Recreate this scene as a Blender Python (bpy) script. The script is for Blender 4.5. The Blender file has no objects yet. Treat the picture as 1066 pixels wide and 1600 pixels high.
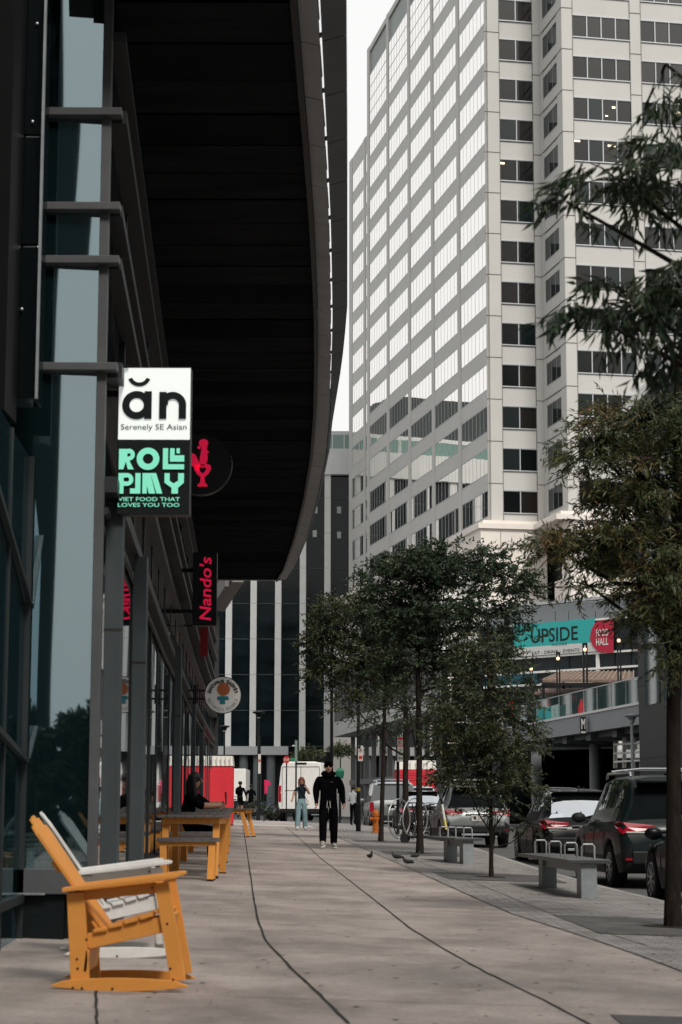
import bpy, bmesh, math, random
from mathutils import Vector, Matrix, Euler
R = math.radians
S = bpy.context.scene
C = S.collection
# ------------------------------------------------------------------ camera, world, sun, exposure
FPX, TH, ROLL = 3155.0, R(8.38), 0.0020
CAMZ = 1.0
cam_d = bpy.data.cameras.new('camera'); cam = bpy.data.objects.new('camera', cam_d); C.objects.link(cam)
cam_d.sensor_fit = 'VERTICAL'; cam_d.sensor_height = 36.0; cam_d.lens = FPX/1600*36
cam_d.dof.use_dof = True; cam_d.dof.focus_distance = 55; cam_d.dof.aperture_fstop = 5.6
cam_d.clip_start = 0.1; cam_d.clip_end = 3000
cam.matrix_world = Matrix.Translation((0,0,CAMZ)) @ Matrix.Rotation(R(90)+TH, 4, 'X') @ Matrix.Rotation(ROLL, 4, 'Z')
S.camera = cam
SUN_EL, SUN_AZ = R(46), R(160)       # azimuth measured clockwise from +Y (view direction): behind the camera, to the right
W = bpy.data.worlds.new('World'); S.world = W; W.use_nodes = True
wn = W.node_tree; bg = wn.nodes['Background']
sky = wn.nodes.new('ShaderNodeTexSky'); sky.sky_type = 'NISHITA'; sky.sun_disc = False
sky.sun_elevation = SUN_EL; sky.sun_rotation = SUN_AZ; sky.air_density = 2.0; sky.dust_density = 6.0
mx = wn.nodes.new('ShaderNodeMix'); mx.data_type = 'RGBA'; mx.inputs[0].default_value = 0.88
wn.links.new(sky.outputs[0], mx.inputs[6]); mx.inputs[7].default_value = (10.6, 10.5, 10.35, 1)
wn.links.new(mx.outputs[2], bg.inputs[0]); bg.inputs[1].default_value = 0.10
sl = bpy.data.lights.new('sun', 'SUN'); so = bpy.data.objects.new('sun', sl); C.objects.link(so)
sl.energy = 2.7; sl.angle = R(14); sl.color = (1, .95, .88)
so.rotation_euler = (Vector((math.sin(SUN_AZ)*math.cos(SUN_EL), math.cos(SUN_AZ)*math.cos(SUN_EL), math.sin(SUN_EL)))).to_track_quat('Z','Y').to_euler()
S.view_settings.view_transform = 'Standard'; S.view_settings.look = 'None'
S.view_settings.exposure = 0.0; S.view_settings.gamma = 1.0
S.cycles.max_bounces = 8

# ------------------------------------------------------------------ measuring helpers
def ray(px, py):
    X, Y = (px-533), (py-800)
    c, s = math.cos(ROLL), math.sin(ROLL)
    x, y = c*X + s*Y, -s*X + c*Y
    v = -y/FPX
    return Vector((x/FPX, math.cos(TH)-v*math.sin(TH), math.sin(TH)+v*math.cos(TH)))
def at(px, py, Y):
    r = ray(px, py); return Vector((0,0,CAMZ)) + r*(Y/r.y)
def gz(x, y):
    if y > 92: y = 92
    return 0.02 + 0.0058*(y-11) - 0.03*(max(-8, min(x, 6))+1.2)
def gnd(px, py, dz=0.0):
    r = ray(px, py); lo, hi = 2.0, 400.0
    for _ in range(60):
        m = (lo+hi)/2; p = Vector((0,0,CAMZ)) + r*(m/r.y)
        if p.z > gz(p.x, p.y)+dz: lo = m
        else: hi = m
    return p
def ground(x, y, dz=0): return Vector((x, y, gz(x,y)+dz))

# ------------------------------------------------------------------ materials
def mat(name, col, rough=.6, metal=0, spec=.22, noise=0, nscale=8, bump=0, bscale=60, stretch=(1,1,1), col2=None, coat=0, emit=None, estr=0, trans=0):
    m = bpy.data.materials.new(name); m.use_nodes = True; t = m.node_tree; b = t.nodes['Principled BSDF']
    b.inputs['Base Color'].default_value = (*col, 1); b.inputs['Roughness'].default_value = rough
    b.inputs['Metallic'].default_value = metal; b.inputs['Specular IOR Level'].default_value = spec
    b.inputs['Coat Weight'].default_value = coat; b.inputs['Coat Roughness'].default_value = .04
    if emit: b.inputs['Emission Color'].default_value = (*emit, 1); b.inputs['Emission Strength'].default_value = estr
    if noise or bump:
        tc = t.nodes.new('ShaderNodeTexCoord'); mp = t.nodes.new('ShaderNodeMapping'); mp.inputs['Scale'].default_value = stretch
        t.links.new(tc.outputs['Object'], mp.inputs[0])
    if noise:
        n = t.nodes.new('ShaderNodeTexNoise'); n.inputs['Scale'].default_value = nscale; n.inputs['Detail'].default_value = 6; n.inputs['Roughness'].default_value = .65
        t.links.new(mp.outputs[0], n.inputs['Vector'])
        cr = t.nodes.new('ShaderNodeValToRGB'); cr.color_ramp.elements[0].position = .32; cr.color_ramp.elements[1].position = .68
        c2 = col2 or tuple(min(1, c*(1+noise)) for c in col); c1 = col if col2 else tuple(c*(1-noise) for c in col)
        cr.color_ramp.elements[0].color = (*c1, 1); cr.color_ramp.elements[1].color = (*c2, 1)
        t.links.new(n.outputs[0], cr.inputs[0]); t.links.new(cr.outputs[0], b.inputs['Base Color'])
        mr = t.nodes.new('ShaderNodeMapRange'); mr.inputs[3].default_value = max(0, rough-.08); mr.inputs[4].default_value = min(1, rough+.1)
        t.links.new(n.outputs[0], mr.inputs[0]); t.links.new(mr.outputs[0], b.inputs['Roughness'])
    if bump:
        n2 = t.nodes.new('ShaderNodeTexNoise'); n2.inputs['Scale'].default_value = bscale; n2.inputs['Detail'].default_value = 4
        t.links.new(mp.outputs[0], n2.inputs['Vector'])
        bp = t.nodes.new('ShaderNodeBump'); bp.inputs['Strength'].default_value = bump; bp.inputs['Distance'].default_value = .01
        t.links.new(n2.outputs[0], bp.inputs['Height']); t.links.new(bp.outputs[0], b.inputs['Normal'])
    return m
def glass(name, tint, refl0, refl1, see=0.0, rough=.02, warp=0, wscale=.6):
    """architectural glass: a mirror coat that strengthens towards grazing over a dark body, a share of it see-through"""
    m = bpy.data.materials.new(name); m.use_nodes = True; t = m.node_tree; t.nodes.remove(t.nodes['Principled BSDF'])
    out = t.nodes['Material Output']
    lw = t.nodes.new('ShaderNodeLayerWeight'); lw.inputs[0].default_value = .5
    mr = t.nodes.new('ShaderNodeMapRange'); mr.inputs[3].default_value = refl0; mr.inputs[4].default_value = refl1
    t.links.new(lw.outputs['Facing'], mr.inputs[0])
    gl = t.nodes.new('ShaderNodeBsdfGlossy'); gl.inputs['Roughness'].default_value = rough; gl.inputs[0].default_value = (.93,.97,1,1)
    di = t.nodes.new('ShaderNodeBsdfDiffuse'); di.inputs[0].default_value = (*tint,1)
    body = di.outputs[0]
    if see:
        tr = t.nodes.new('ShaderNodeBsdfTransparent'); tr.inputs[0].default_value = (.55,.68,.7,1)
        ms = t.nodes.new('ShaderNodeMixShader'); ms.inputs[0].default_value = see
        t.links.new(di.outputs[0], ms.inputs[1]); t.links.new(tr.outputs[0], ms.inputs[2]); body = ms.outputs[0]
    m2 = t.nodes.new('ShaderNodeMixShader'); t.links.new(mr.outputs[0], m2.inputs[0]); t.links.new(body, m2.inputs[1]); t.links.new(gl.outputs[0], m2.inputs[2])
    t.links.new(m2.outputs[0], out.inputs[0])
    if warp:
        tc = t.nodes.new('ShaderNodeTexCoord'); n = t.nodes.new('ShaderNodeTexNoise'); n.inputs['Scale'].default_value = wscale; n.inputs['Detail'].default_value = 1
        t.links.new(tc.outputs['Object'], n.inputs['Vector']); bp = t.nodes.new('ShaderNodeBump'); bp.inputs['Strength'].default_value = warp; bp.inputs['Distance'].default_value = .05
        t.links.new(n.outputs[0], bp.inputs['Height']); t.links.new(bp.outputs[0], gl.inputs['Normal'])
    return m
def emis(name, col, st):
    m = bpy.data.materials.new(name); m.use_nodes = True; b = m.node_tree.nodes['Principled BSDF']
    b.inputs['Base Color'].default_value = (*col,1); b.inputs['Emission Color'].default_value = (*col,1); b.inputs['Emission Strength'].default_value = st
    return m

# ------------------------------------------------------------------ mesh helper
class MB:
    def __init__(s): s.v = []; s.f = []; s.m = []; s.cm = 0
    def add(s, vs, fs):
        o = len(s.v); s.v += [Vector(v) for v in vs]; s.f += [tuple(i+o for i in f) for f in fs]; s.m += [s.cm]*len(fs); return s
    def box(s, c, d, rz=0, M=None):
        x,y,z = d[0]/2, d[1]/2, d[2]/2
        vs = [Vector((a*x,b*y,e*z)) for e in (-1,1) for b in (-1,1) for a in (-1,1)]
        m = Matrix.Translation(Vector(c)) @ (M if M else Matrix.Rotation(rz,4,'Z'))
        return s.add([m@v for v in vs], [(0,2,3,1),(4,5,7,6),(0,1,5,4),(2,6,7,3),(0,4,6,2),(1,3,7,5)])
    def b2(s, lo, hi): return s.box([(a+b)/2 for a,b in zip(lo,hi)], [abs(b-a) for a,b in zip(lo,hi)])
    def bar(s, p, q, w, h, up=(0,0,1)):
        p, q = Vector(p), Vector(q); d = (q-p).normalized(); u = Vector(up)
        sx = d.cross(u)
        if sx.length < 1e-4: sx = d.cross(Vector((1,0,0)))
        sx.normalize(); uu = sx.cross(d).normalized()
        vs = [e + sx*a*w/2 + uu*b*h/2 for e in (p,q) for b in (-1,1) for a in (-1,1)]
        return s.add(vs, [(0,1,3,2),(4,6,7,5),(0,4,5,1),(2,3,7,6),(0,2,6,4),(1,5,7,3)])
    def tube(s, pts, r, n=8, cap=True):
        pts = [Vector(p) for p in pts]; k = len(pts)
        rr = r if isinstance(r,(list,tuple)) else [r]*k
        d0 = (pts[1]-pts[0]).normalized(); a = d0.orthogonal().normalized()
        vs = []
        for i,p in enumerate(pts):
            d = (pts[min(i+1,k-1)]-pts[max(i-1,0)]).normalized()
            a = (a - d*a.dot(d))
            a = a.normalized() if a.length > 1e-6 else d.orthogonal().normalized()
            b = d.cross(a)
            for j in range(n):
                t = 2*math.pi*j/n; vs.append(p + (a*math.cos(t)+b*math.sin(t))*rr[i])
        fs = [(i*n+j, i*n+(j+1)%n, (i+1)*n+(j+1)%n, (i+1)*n+j) for i in range(k-1) for j in range(n)]
        if cap: fs += [tuple(range(n-1,-1,-1)), tuple((k-1)*n+j for j in range(n))]
        return s.add(vs, fs)
    def lathe(s, prof, c=(0,0,0), n=16, M=None, cap=True):
        vs = []; c = Vector(c)
        for (r,z) in prof:
            for j in range(n):
                t = 2*math.pi*j/n; p = Vector((r*math.cos(t), r*math.sin(t), z)); vs.append(c + (M@p if M else p))
        k = len(prof)
        fs = [(i*n+j, i*n+(j+1)%n, (i+1)*n+(j+1)%n, (i+1)*n+j) for i in range(k-1) for j in range(n)]
        if cap: fs += [tuple(range(n-1,-1,-1)), tuple((k-1)*n+j for j in range(n))]
        return s.add(vs, fs)
    def prism(s, poly, a, b, M=None):
        """poly: 2D points (x,z); extruded along y from a to b"""
        n = len(poly)
        vs = [Vector((x,a,z)) for x,z in poly] + [Vector((x,b,z)) for x,z in poly]
        if M: vs = [M@v for v in vs]
        return s.add(vs, [tuple(range(n)), tuple(range(2*n-1,n-1,-1))] + [(i, i+n, (i+1)%n+n, (i+1)%n) for i in range(n)])
    def quad(s, *p): return s.add(p, [tuple(range(len(p)))])
    def sphere(s, c, r, n=10, m=7, M=None):
        rx,ry,rz = r if isinstance(r,(tuple,list)) else (r,r,r)
        vs = []; c = Vector(c)
        for i in range(m+1):
            ph = math.pi*i/m
            for j in range(n):
                t = 2*math.pi*j/n; p = Vector((rx*math.sin(ph)*math.cos(t), ry*math.sin(ph)*math.sin(t), rz*math.cos(ph))); vs.append(c+(M@p if M else p))
        return s.add(vs, [(i*n+j, (i+1)*n+j, (i+1)*n+(j+1)%n, i*n+(j+1)%n) for i in range(m) for j in range(n)])
    def build(s, name, mats, parent=None, world=False, smooth=False, bevel=0, fix=True, label=None, kind=None):
        me = bpy.data.meshes.new(name)
        vs = s.v
        if world and parent: inv = parent.matrix_basis.inverted(); vs = [inv@v for v in vs]
        me.from_pydata(vs, [], s.f)
        if not isinstance(mats,(list,tuple)): mats = [mats]
        for m in mats: me.materials.append(m)
        if len(mats) > 1: me.polygons.foreach_set('material_index', s.m)
        if bevel or fix:
            bm = bmesh.new(); bm.from_mesh(me)
            bmesh.ops.recalc_face_normals(bm, faces=bm.faces)
            if bevel:
                es = [e for e in bm.edges if len(e.link_faces)==2 and e.calc_face_angle(0) > .5]
                bmesh.ops.bevel(bm, geom=es, offset=bevel, segments=2, affect='EDGES', profile=.6)
            bm.to_mesh(me); bm.free()
        if smooth:
            for p in me.polygons: p.use_smooth = True
            me.set_sharp_from_angle(angle=R(38))
        o = bpy.data.objects.new(name, me); C.objects.link(o)
        if parent: o.parent = parent
        if label: o['label'] = label
        if kind: o['kind'] = kind
        return o
def build_each(mb, name, mats, parent=None, **k):
    """one object per loose piece"""
    par = list(range(len(mb.v)))
    def fd(i):
        while par[i] != i: par[i] = par[par[i]]; i = par[i]
        return i
    for f in mb.f:
        a = fd(f[0])
        for j in f[1:]: par[fd(j)] = a
    comp = {}
    for fi,f in enumerate(mb.f): comp.setdefault(fd(f[0]), []).append(fi)
    out = []
    for fl in comp.values():
        mp = {}; q = MB()
        for fi in fl:
            for j in mb.f[fi]:
                if j not in mp: mp[j] = len(q.v); q.v.append(mb.v[j])
            q.f.append(tuple(mp[j] for j in mb.f[fi])); q.m.append(mb.m[fi])
        out.append(q.build(name, mats, parent, **k))
    return out
def tag(o, label, cat, group=None, kind=None):
    if label: o['label'] = label
    if cat: o['category'] = cat
    if group: o['group'] = group
    if kind: o['kind'] = kind
    return o
def thing(name, label, cat, loc=(0,0,0), rz=0, group=None, scale=1):
    o = bpy.data.objects.new(name, None); C.objects.link(o); o.empty_display_size = .2
    o.location = loc; o.rotation_euler = (0,0,rz); o.scale = (scale,)*3
    o.matrix_basis = Matrix.LocRotScale(Vector(loc), Euler((0,0,rz)), Vector((scale,)*3))
    return tag(o, label, cat, group)
def struct(mb, name, m, **k):
    o = mb.build(name, m, **k); o['kind'] = 'structure'; return o
def copy_tree(o, parent=None):
    c = o.copy(); C.objects.link(c)
    if parent: c.parent = parent
    for ch in [x for x in bpy.data.objects if x.parent == o]: copy_tree(ch, c)
    return c
def text_mb(txt, w, h, depth=.004, bold=0, shear=0, mi=0, M=None, space=1.0):
    """lettering fitted in a w x h box centred on the origin in x,z, facing -y"""
    cu = bpy.data.curves.new('t','FONT'); cu.body = txt; cu.offset = bold; cu.shear = shear; cu.resolution_u = 3
    cu.space_character = space; cu.align_x = 'CENTER'
    o = bpy.data.objects.new('t', cu); C.objects.link(o)
    dg = bpy.context.evaluated_depsgraph_get(); me = bpy.data.meshes.new_from_object(o.evaluated_get(dg))
    vs = [v.co.copy() for v in me.vertices]; fs = [tuple(p.vertices) for p in me.polygons]
    bpy.data.objects.remove(o); bpy.data.curves.remove(cu); bpy.data.meshes.remove(me)
    x0,x1 = min(v.x for v in vs), max(v.x for v in vs); y0,y1 = min(v.y for v in vs), max(v.y for v in vs)
    out = [Vector(((v.x-(x0+x1)/2)*w/(x1-x0), 0, (v.y-(y0+y1)/2)*h/(y1-y0))) for v in vs]
    mb = MB(); mb.cm = mi
    mb.add([ (M@p if M else p) for p in out], fs)
    return mb
def merge(*mbs):
    r = MB()
    for m in mbs:
        o = len(r.v); r.v += m.v; r.f += [tuple(i+o for i in f) for f in m.f]; r.m += m.m
    return r
def disc(n, r, a0=0, a1=2*math.pi, cx=0, cz=0):
    return [(cx+r*math.cos(a0+(a1-a0)*i/n), cz+r*math.sin(a0+(a1-a0)*i/n)) for i in range(n+(0 if abs(a1-a0)>6.28 else 1))]
def arcband(r0, r1, a0, a1, n=16, cx=0, cz=0):
    return disc(n, r1, a0, a1, cx, cz) + disc(n, r0, a1, a0, cx, cz)
T = Matrix.Translation

# common materials
M = {}
M['orange'] = mat('orange_lumber', (.68,.285,.06), .5, noise=.06, nscale=5, bump=.12, bscale=60)
M['white_lumber'] = mat('white_lumber', (.68,.66,.63), .5, noise=.07, nscale=12, bump=.1, bscale=40)
M['screw'] = mat('screw', (.05,.045,.04), .4, metal=.8)
M['slatgrey'] = mat('weathered_grey_slat', (.11,.10,.098), .6, noise=.25, nscale=20, stretch=(1,6,1), bump=.2)
M['rubber'] = mat('black_rubber', (.012,.012,.013), .7, noise=.2, nscale=30)
M['blackm'] = mat('black_metal', (.008,.009,.010), .5, metal=.0)
M['mull'] = mat('dark_mullion', (.026,.030,.032), .45, metal=.0, noise=.1, nscale=3)
M['colm'] = mat('grey_column_metal', (.05,.062,.066), .45, metal=.0, noise=.12, nscale=2.5, stretch=(1,1,.4))
M['dkpanel'] = mat('dark_cladding', (.008,.0085,.009), .38, spec=.12, noise=.25, nscale=2, stretch=(1,1,1))
M['granite'] = mat('black_granite', (.008,.011,.012), .35, spec=.15, noise=.4, nscale=60)
M['concrete_l'] = mat('light_precast', (.60,.575,.54), .75, noise=.06, nscale=.25, bump=.1, bscale=3, stretch=(1,1,1))
M['joint'] = mat('dark_joint', (.03,.028,.026), .9)
M['steel'] = mat('grey_steel', (.27,.30,.31), .45, metal=.3, noise=.12, nscale=9)
M['galv'] = mat('galvanised', (.5,.52,.53), .35, metal=.8)
M['whitep'] = mat('white_paint', (.72,.71,.68), .45, noise=.05, nscale=4)
M['redp'] = mat('red_plastic', (.62,.035,.05), .45, noise=.08, nscale=3)
M['bark'] = mat('bark', (.022,.018,.015), .9, spec=.05, noise=.45, nscale=22, stretch=(1,1,.25), bump=.9, bscale=40)
M['skin'] = mat('skin', (.42,.24,.17), .55, noise=.08, nscale=12)
M['skin2'] = mat('skin_tan', (.27,.15,.10), .55, noise=.08, nscale=12)
M['blackcloth'] = mat('black_cloth', (.0035,.0035,.0045), .95, spec=.0, noise=.3, nscale=14, bump=.3, bscale=30)
M['hair_dk'] = mat('dark_hair', (.008,.006,.006), .5)
M['hair_rd'] = mat('auburn_hair', (.16,.055,.035), .5, noise=.3, nscale=30)
# ================================================================== GROUND
def patch(poly_fn, xs, ys, dz):
    mb = MB(); nx, ny = len(xs), len(ys)
    vs = [Vector((poly_fn(u,y), y, 0)) for y in ys for u in xs]
    for v in vs: v.z = gz(v.x, v.y)+dz
    mb.add(vs, [(j*nx+i, j*nx+i+1, (j+1)*nx+i+1, (j+1)*nx+i) for j in range(ny-1) for i in range(nx-1)])
    return mb
def interp(tb, y):
    if y <= tb[0][0]: a, b = tb[0], tb[1]
    elif y >= tb[-1][0]: a, b = tb[-2], tb[-1]
    else:
        for a, b in zip(tb, tb[1:]):
            if a[0] <= y <= b[0]: break
    return a[1] + (b[1]-a[1])*(y-a[0])/(b[0]-a[0])
_c = [gnd(1041,1412), gnd(926,1384), gnd(824,1355), gnd(736,1325), gnd(655,1305)]
CURB = [(p.y, p.x) for p in _c]
CURB = [(-40, CURB[0][1]+1.2)] + CURB + [(86, CURB[-1][1]-.9)]
def curb(y): return interp(CURB, y)
PAV = [(p.y,p.x) for p in (gnd(1066,1519), gnd(930,1470), gnd(800,1429), gnd(700,1385), gnd(640,1358), gnd(530,1310))]
PAV = [(-40, PAV[0][1]+2.2)] + PAV + [(86, PAV[-1][1]-1.6)]
def pav(y): return interp(PAV, y)
WALL = [(-20,.35),(8,-1.22),(15.6,-1.68),(28.8,-2.42),(45,-3.22),(60,-3.9),(75,-4.5)]
def xw(y): return interp(WALL, y)

def conc(name, c1, c2, warm):
    m = bpy.data.materials.new(name); m.use_nodes = True; t = m.node_tree; b = t.nodes['Principled BSDF']
    tc = t.nodes.new('ShaderNodeTexCoord')
    def noise(sc, det, st, rough=.6):
        mp = t.nodes.new('ShaderNodeMapping'); mp.inputs['Scale'].default_value = st; t.links.new(tc.outputs['Object'], mp.inputs[0])
        n = t.nodes.new('ShaderNodeTexNoise'); n.inputs['Scale'].default_value = sc; n.inputs['Detail'].default_value = det; n.inputs['Roughness'].default_value = rough
        t.links.new(mp.outputs[0], n.inputs['Vector']); return n
    a = noise(.55, 7, (1,1,1), .7); d = noise(1.1, 8, (1,.7,1), .7); e = noise(45, 3, (1,1,1))
    r1 = t.nodes.new('ShaderNodeValToRGB'); r1.color_ramp.elements[0].position=.3; r1.color_ramp.elements[1].position=.7
    r1.color_ramp.elements[0].color=(*c1,1); r1.color_ramp.elements[1].color=(*c2,1); t.links.new(a.outputs[0], r1.inputs[0])
    def mul(x, n, lo, hi, p0=.35, p1=.65):
        r = t.nodes.new('ShaderNodeValToRGB'); r.color_ramp.elements[0].position=p0; r.color_ramp.elements[1].position=p1
        r.color_ramp.elements[0].color=(*lo,1); r.color_ramp.elements[1].color=(*hi,1); t.links.new(n.outputs[0], r.inputs[0])
        k = t.nodes.new('ShaderNodeMix'); k.data_type='RGBA'; k.blend_type='MULTIPLY'; k.inputs[0].default_value=1
        t.links.new(x, k.inputs[6]); t.links.new(r.outputs[0], k.inputs[7]); return k.outputs[2]
    x = mul(r1.outputs[0], d, (.66,.64,.62), (1.12,1.1,1.09), .36, .58); x = mul(x, e, (.86,.85,.84), (1.1,1.1,1.1))
    sp = noise(9, 2, (1,1,1)); x = mul(x, sp, (.45,.43,.42), (1,1,1), .26, .31)
    t.links.new(x, b.inputs['Base Color']); b.inputs['Roughness'].default_value=.78
    bp = t.nodes.new('ShaderNodeBump'); bp.inputs['Strength'].default_value=.35; bp.inputs['Distance'].default_value=.004
    t.links.new(e.outputs[0], bp.inputs['Height']); t.links.new(bp.outputs[0], b.inputs['Normal'])
    return m
M['walk'] = conc('sidewalk_concrete', (.228,.198,.182), (.375,.328,.303), 0)
M['asph'] = mat('asphalt', (.05,.05,.052), .85, noise=.3, nscale=3, bump=.5, bscale=80)
M['curb'] = mat('curb_granite', (.27,.26,.25), .75, noise=.2, nscale=8, bump=.3)
def paver(name, c1, c2, sx, sy):
    m = bpy.data.materials.new(name); m.use_nodes = True; t = m.node_tree; b = t.nodes['Principled BSDF']
    tc = t.nodes.new('ShaderNodeTexCoord'); br = t.nodes.new('ShaderNodeTexBrick')
    br.inputs['Color1'].default_value=(*c1,1); br.inputs['Color2'].default_value=(*c2,1); br.inputs['Mortar'].default_value=(.07,.065,.06,1)
    br.inputs['Scale'].default_value=1; br.inputs['Brick Width'].default_value=sx; br.inputs['Row Height'].default_value=sy; br.inputs['Mortar Size'].default_value=.006
    t.links.new(tc.outputs['Object'], br.inputs['Vector'])
    n = t.nodes.new('ShaderNodeTexNoise'); n.inputs['Scale'].default_value=3; n.inputs['Detail'].default_value=7; t.links.new(tc.outputs['Object'], n.inputs['Vector'])
    r = t.nodes.new('ShaderNodeValToRGB'); r.color_ramp.elements[0].position=.3; r.color_ramp.elements[1].position=.65
    r.color_ramp.elements[0].color=(.6,.58,.57,1); r.color_ramp.elements[1].color=(1.1,1.1,1.1,1); t.links.new(n.outputs[0], r.inputs[0])
    k = t.nodes.new('ShaderNodeMix'); k.data_type='RGBA'; k.blend_type='MULTIPLY'; k.inputs[0].default_value=1
    t.links.new(br.outputs[0], k.inputs[6]); t.links.new(r.outputs[0], k.inputs[7]); t.links.new(k.outputs[2], b.inputs['Base Color'])
    b.inputs['Roughness'].default_value=.8
    return m
M['pav'] = paver('granite_paver', (.27,.255,.24), (.21,.2,.19), .22, .11)
M['pit'] = paver('dark_grate_paver', (.085,.082,.08), (.065,.062,.06), .12, .12)
M['dirt'] = mat('tree_pit_soil', (.03,.024,.018), .95, noise=.5, nscale=30, bump=1, bscale=50)

ys = [-40,-20,0,4,8]+[10+2*i for i in range(42)]
# one ground sheet to the horizon (road level)
big = MB()
for (x0,x1) in ((-900,-8),(-8,6),(6,40),(40,900)):
    yy = [-900,-40,0,11,30,60,92,140,900]
    for a,b in zip(yy,yy[1:]):
        dz = -.24
        def zz(x,y): return gz(x, max(y,-40))+dz
        big.quad((x0,a,zz(x0,a)),(x1,a,zz(x1,a)),(x1,b,zz(x1,b)),(x0,b,zz(x0,b)))
struct(big, 'ground', M['asph'])
struct(patch(lambda u,y: curb(y)+.3+u*15.5, [0,.25,.5,.75,1], ys, -.15), 'road', mat('road_asphalt', (.085,.083,.08), .85, noise=.25, nscale=2.2, bump=.5, bscale=70))
struct(patch(lambda u,y: xw(y)-1.4+u*(pav(y)-xw(y)+1.4), [0,.3,.5,.7,.85,1], [y for y in ys if y<=86]+[86.01], 0), 'sidewalk', M['walk'])
struct(patch(lambda u,y: pav(y)+u*(curb(y)-pav(y)), [0,.5,1], [y for y in ys if y<=86]+[86.01], 0.002), 'paver_strip', M['pav'])
cb = MB()
yc = [y for y in ys if y<=86]
for a,b in zip(yc,yc[1:]):
    p = [curb(a),curb(b)]
    def q(x,y,dz): return Vector((x,y,gz(x,y)+dz))
    A=[q(p[0],a,.004),q(p[0]+.15,a,.0),q(p[0]+.16,a,-.25)]; B=[q(p[1],b,.004),q(p[1]+.15,b,0),q(p[1]+.16,b,-.25)]
    cb.quad(A[0],A[1],B[1],B[0]); cb.quad(A[1],A[2],B[2],B[1])
    # joint between curb stones
    cb.cm = 1; 
    A2=[q(p[0]-.0,a,.006),q(p[0]+.155,a,.004)]; cb.quad(A2[0],A2[1],A2[1]+Vector((0,.03,0)),A2[0]+Vector((0,.03,0))); cb.cm = 0
struct(cb, 'curb', [M['curb'], M['joint']])
gut = patch(lambda u,y: curb(y)+.16+u*.45, [0,1], yc, -.143)
struct(gut, 'gutter', mat('gutter_concrete', (.2,.19,.18), .8, noise=.2, nscale=4))
# cross street and the lighter crossing apron beyond the end of the sidewalk
ap = MB(); 
for (ya,yb,c) in ((72,75,0),(84,86,0)):
    ap.quad(*[ground(x,y,.006) for x,y in ((xw(ya)-1,ya),(pav(ya),ya),(pav(yb),yb),(xw(yb)-1,yb))])
struct(ap, 'crossing_apron', mat('light_concrete', (.42,.40,.38), .8, noise=.12, nscale=2))
cs = MB(); cs.quad((-60,87,gz(-8,87)-.1),(3.2,87,gz(3.2,87)-.1),(3.2,99,gz(3.2,92)-.1),(-60,99,gz(-8,92)-.1))
struct(cs, 'cross_street', mat('cross_asphalt', (.11,.108,.105), .85, noise=.2, nscale=2))

# joints that wander along the walk
def joint_strip(pts, w, name):
    P = []
    for a,b in zip(pts,pts[1:]):
        n = 6
        for i in range(n): P.append(a.lerp(b,i/n))
    P.append(pts[-1]); mb = MB(); rnd = random.Random(len(name)+len(pts))
    L=[]
    for i,p in enumerate(P):
        d = (P[min(i+1,len(P)-1)]-P[max(i-1,0)]); d.z=0; d.normalize(); nrm = Vector((-d.y,d.x,0))
        ww = w*(.8+.5*rnd.random()); p = p+nrm*(rnd.random()-.5)*.006
        L.append([Vector((q.x,q.y,gz(q.x,q.y)+.004)) for q in (p-nrm*ww/2, p+nrm*ww/2)])
    for a,b in zip(L,L[1:]): mb.quad(a[0],a[1],b[1],b[0])
    return mb
J = merge(
 joint_strip([gnd(*p) for p in ((545,1600),(500,1555),(455,1513),(415,1470),(402,1435),(396,1400),(389,1350),(383,1310),(379,1290))], .017, 'a'),
 joint_strip([gnd(*p) for p in ((925,1603),(850,1563),(760,1520),(700,1487),(640,1450),(590,1410),(545,1375),(500,1340),(470,1312),(445,1291))], .017, 'bb'),
 joint_strip([gnd(*p) for p in ((1066,1518),(990,1490),(930,1469),(870,1450),(800,1428),(740,1402),(690,1379),(640,1357),(590,1336),(530,1309))], .018, 'ccc'),
 joint_strip([gnd(*p) for p in ((1010,1478),(960,1462),(900,1440),(850,1424),(790,1399),(740,1379),(700,1363),(650,1345))], .013, 'dddd'),
 joint_strip([gnd(151,1602), gnd(151,1580), gnd(150,1549)], .014, 'e'))
rnd = random.Random(5)
for py in (1565, 1492, 1441, 1404, 1372, 1350, 1333, 1320):
    a = gnd(545,py); y = a.y
    n = 8; pts=[ground(xw(y)-.3+(pav(y)-xw(y)+.3)*i/n, y + .1*(i/n)*(y/12)) for i in range(n+1)]
    J = merge(J, joint_strip(pts, .007 if py>1400 else .012, 'x%d'%py))
struct(J, 'sidewalk_joints', M['joint'])
# tree pits with dark pavers
pits = MB()
def pit(pxy, cx=.95, cy=1.35):
    p = gnd(*pxy); a = pav(p.y); b = curb(p.y)
    pts = [(x,y) for x,y in ((max(pav(p.y-cy)+.25,p.x-cx),p.y-cy),(p.x+cx,p.y-cy),(p.x+cx,p.y+cy),(max(pav(p.y+cy)+.25,p.x-cx),p.y+cy))]
    pits.quad(*[ground(x,y,.007) for x,y in pts])
for t_ in ((1051,1449),(768,1371),(656,1334),(595,1315)): pit(t_)
struct(pits, 'tree_pit_paving', M['pit'])
so_ = MB()
for t_,r_ in (((1051,1449),.28),((768,1371),.24),((656,1334),.26),((595,1315),.22)):
    p = gnd(*t_); rr = random.Random(3)
    pts = [ground(p.x+r_*(.8+.3*rr.random())*math.cos(a*.628), p.y+r_*(.8+.3*rr.random())*math.sin(a*.628), .012) for a in range(10)]
    so_.quad(*pts)
struct(so_, 'soil', M['dirt'])
uc = MB(); pp = gnd(1010,1592)
uc.quad(*[ground(x,y,.005) for x,y in ((pp.x-.17,pp.y-.5),(pp.x+1,pp.y-.5),(pp.x+1,pp.y+.12),(pp.x-.17,pp.y+.12))])
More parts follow.
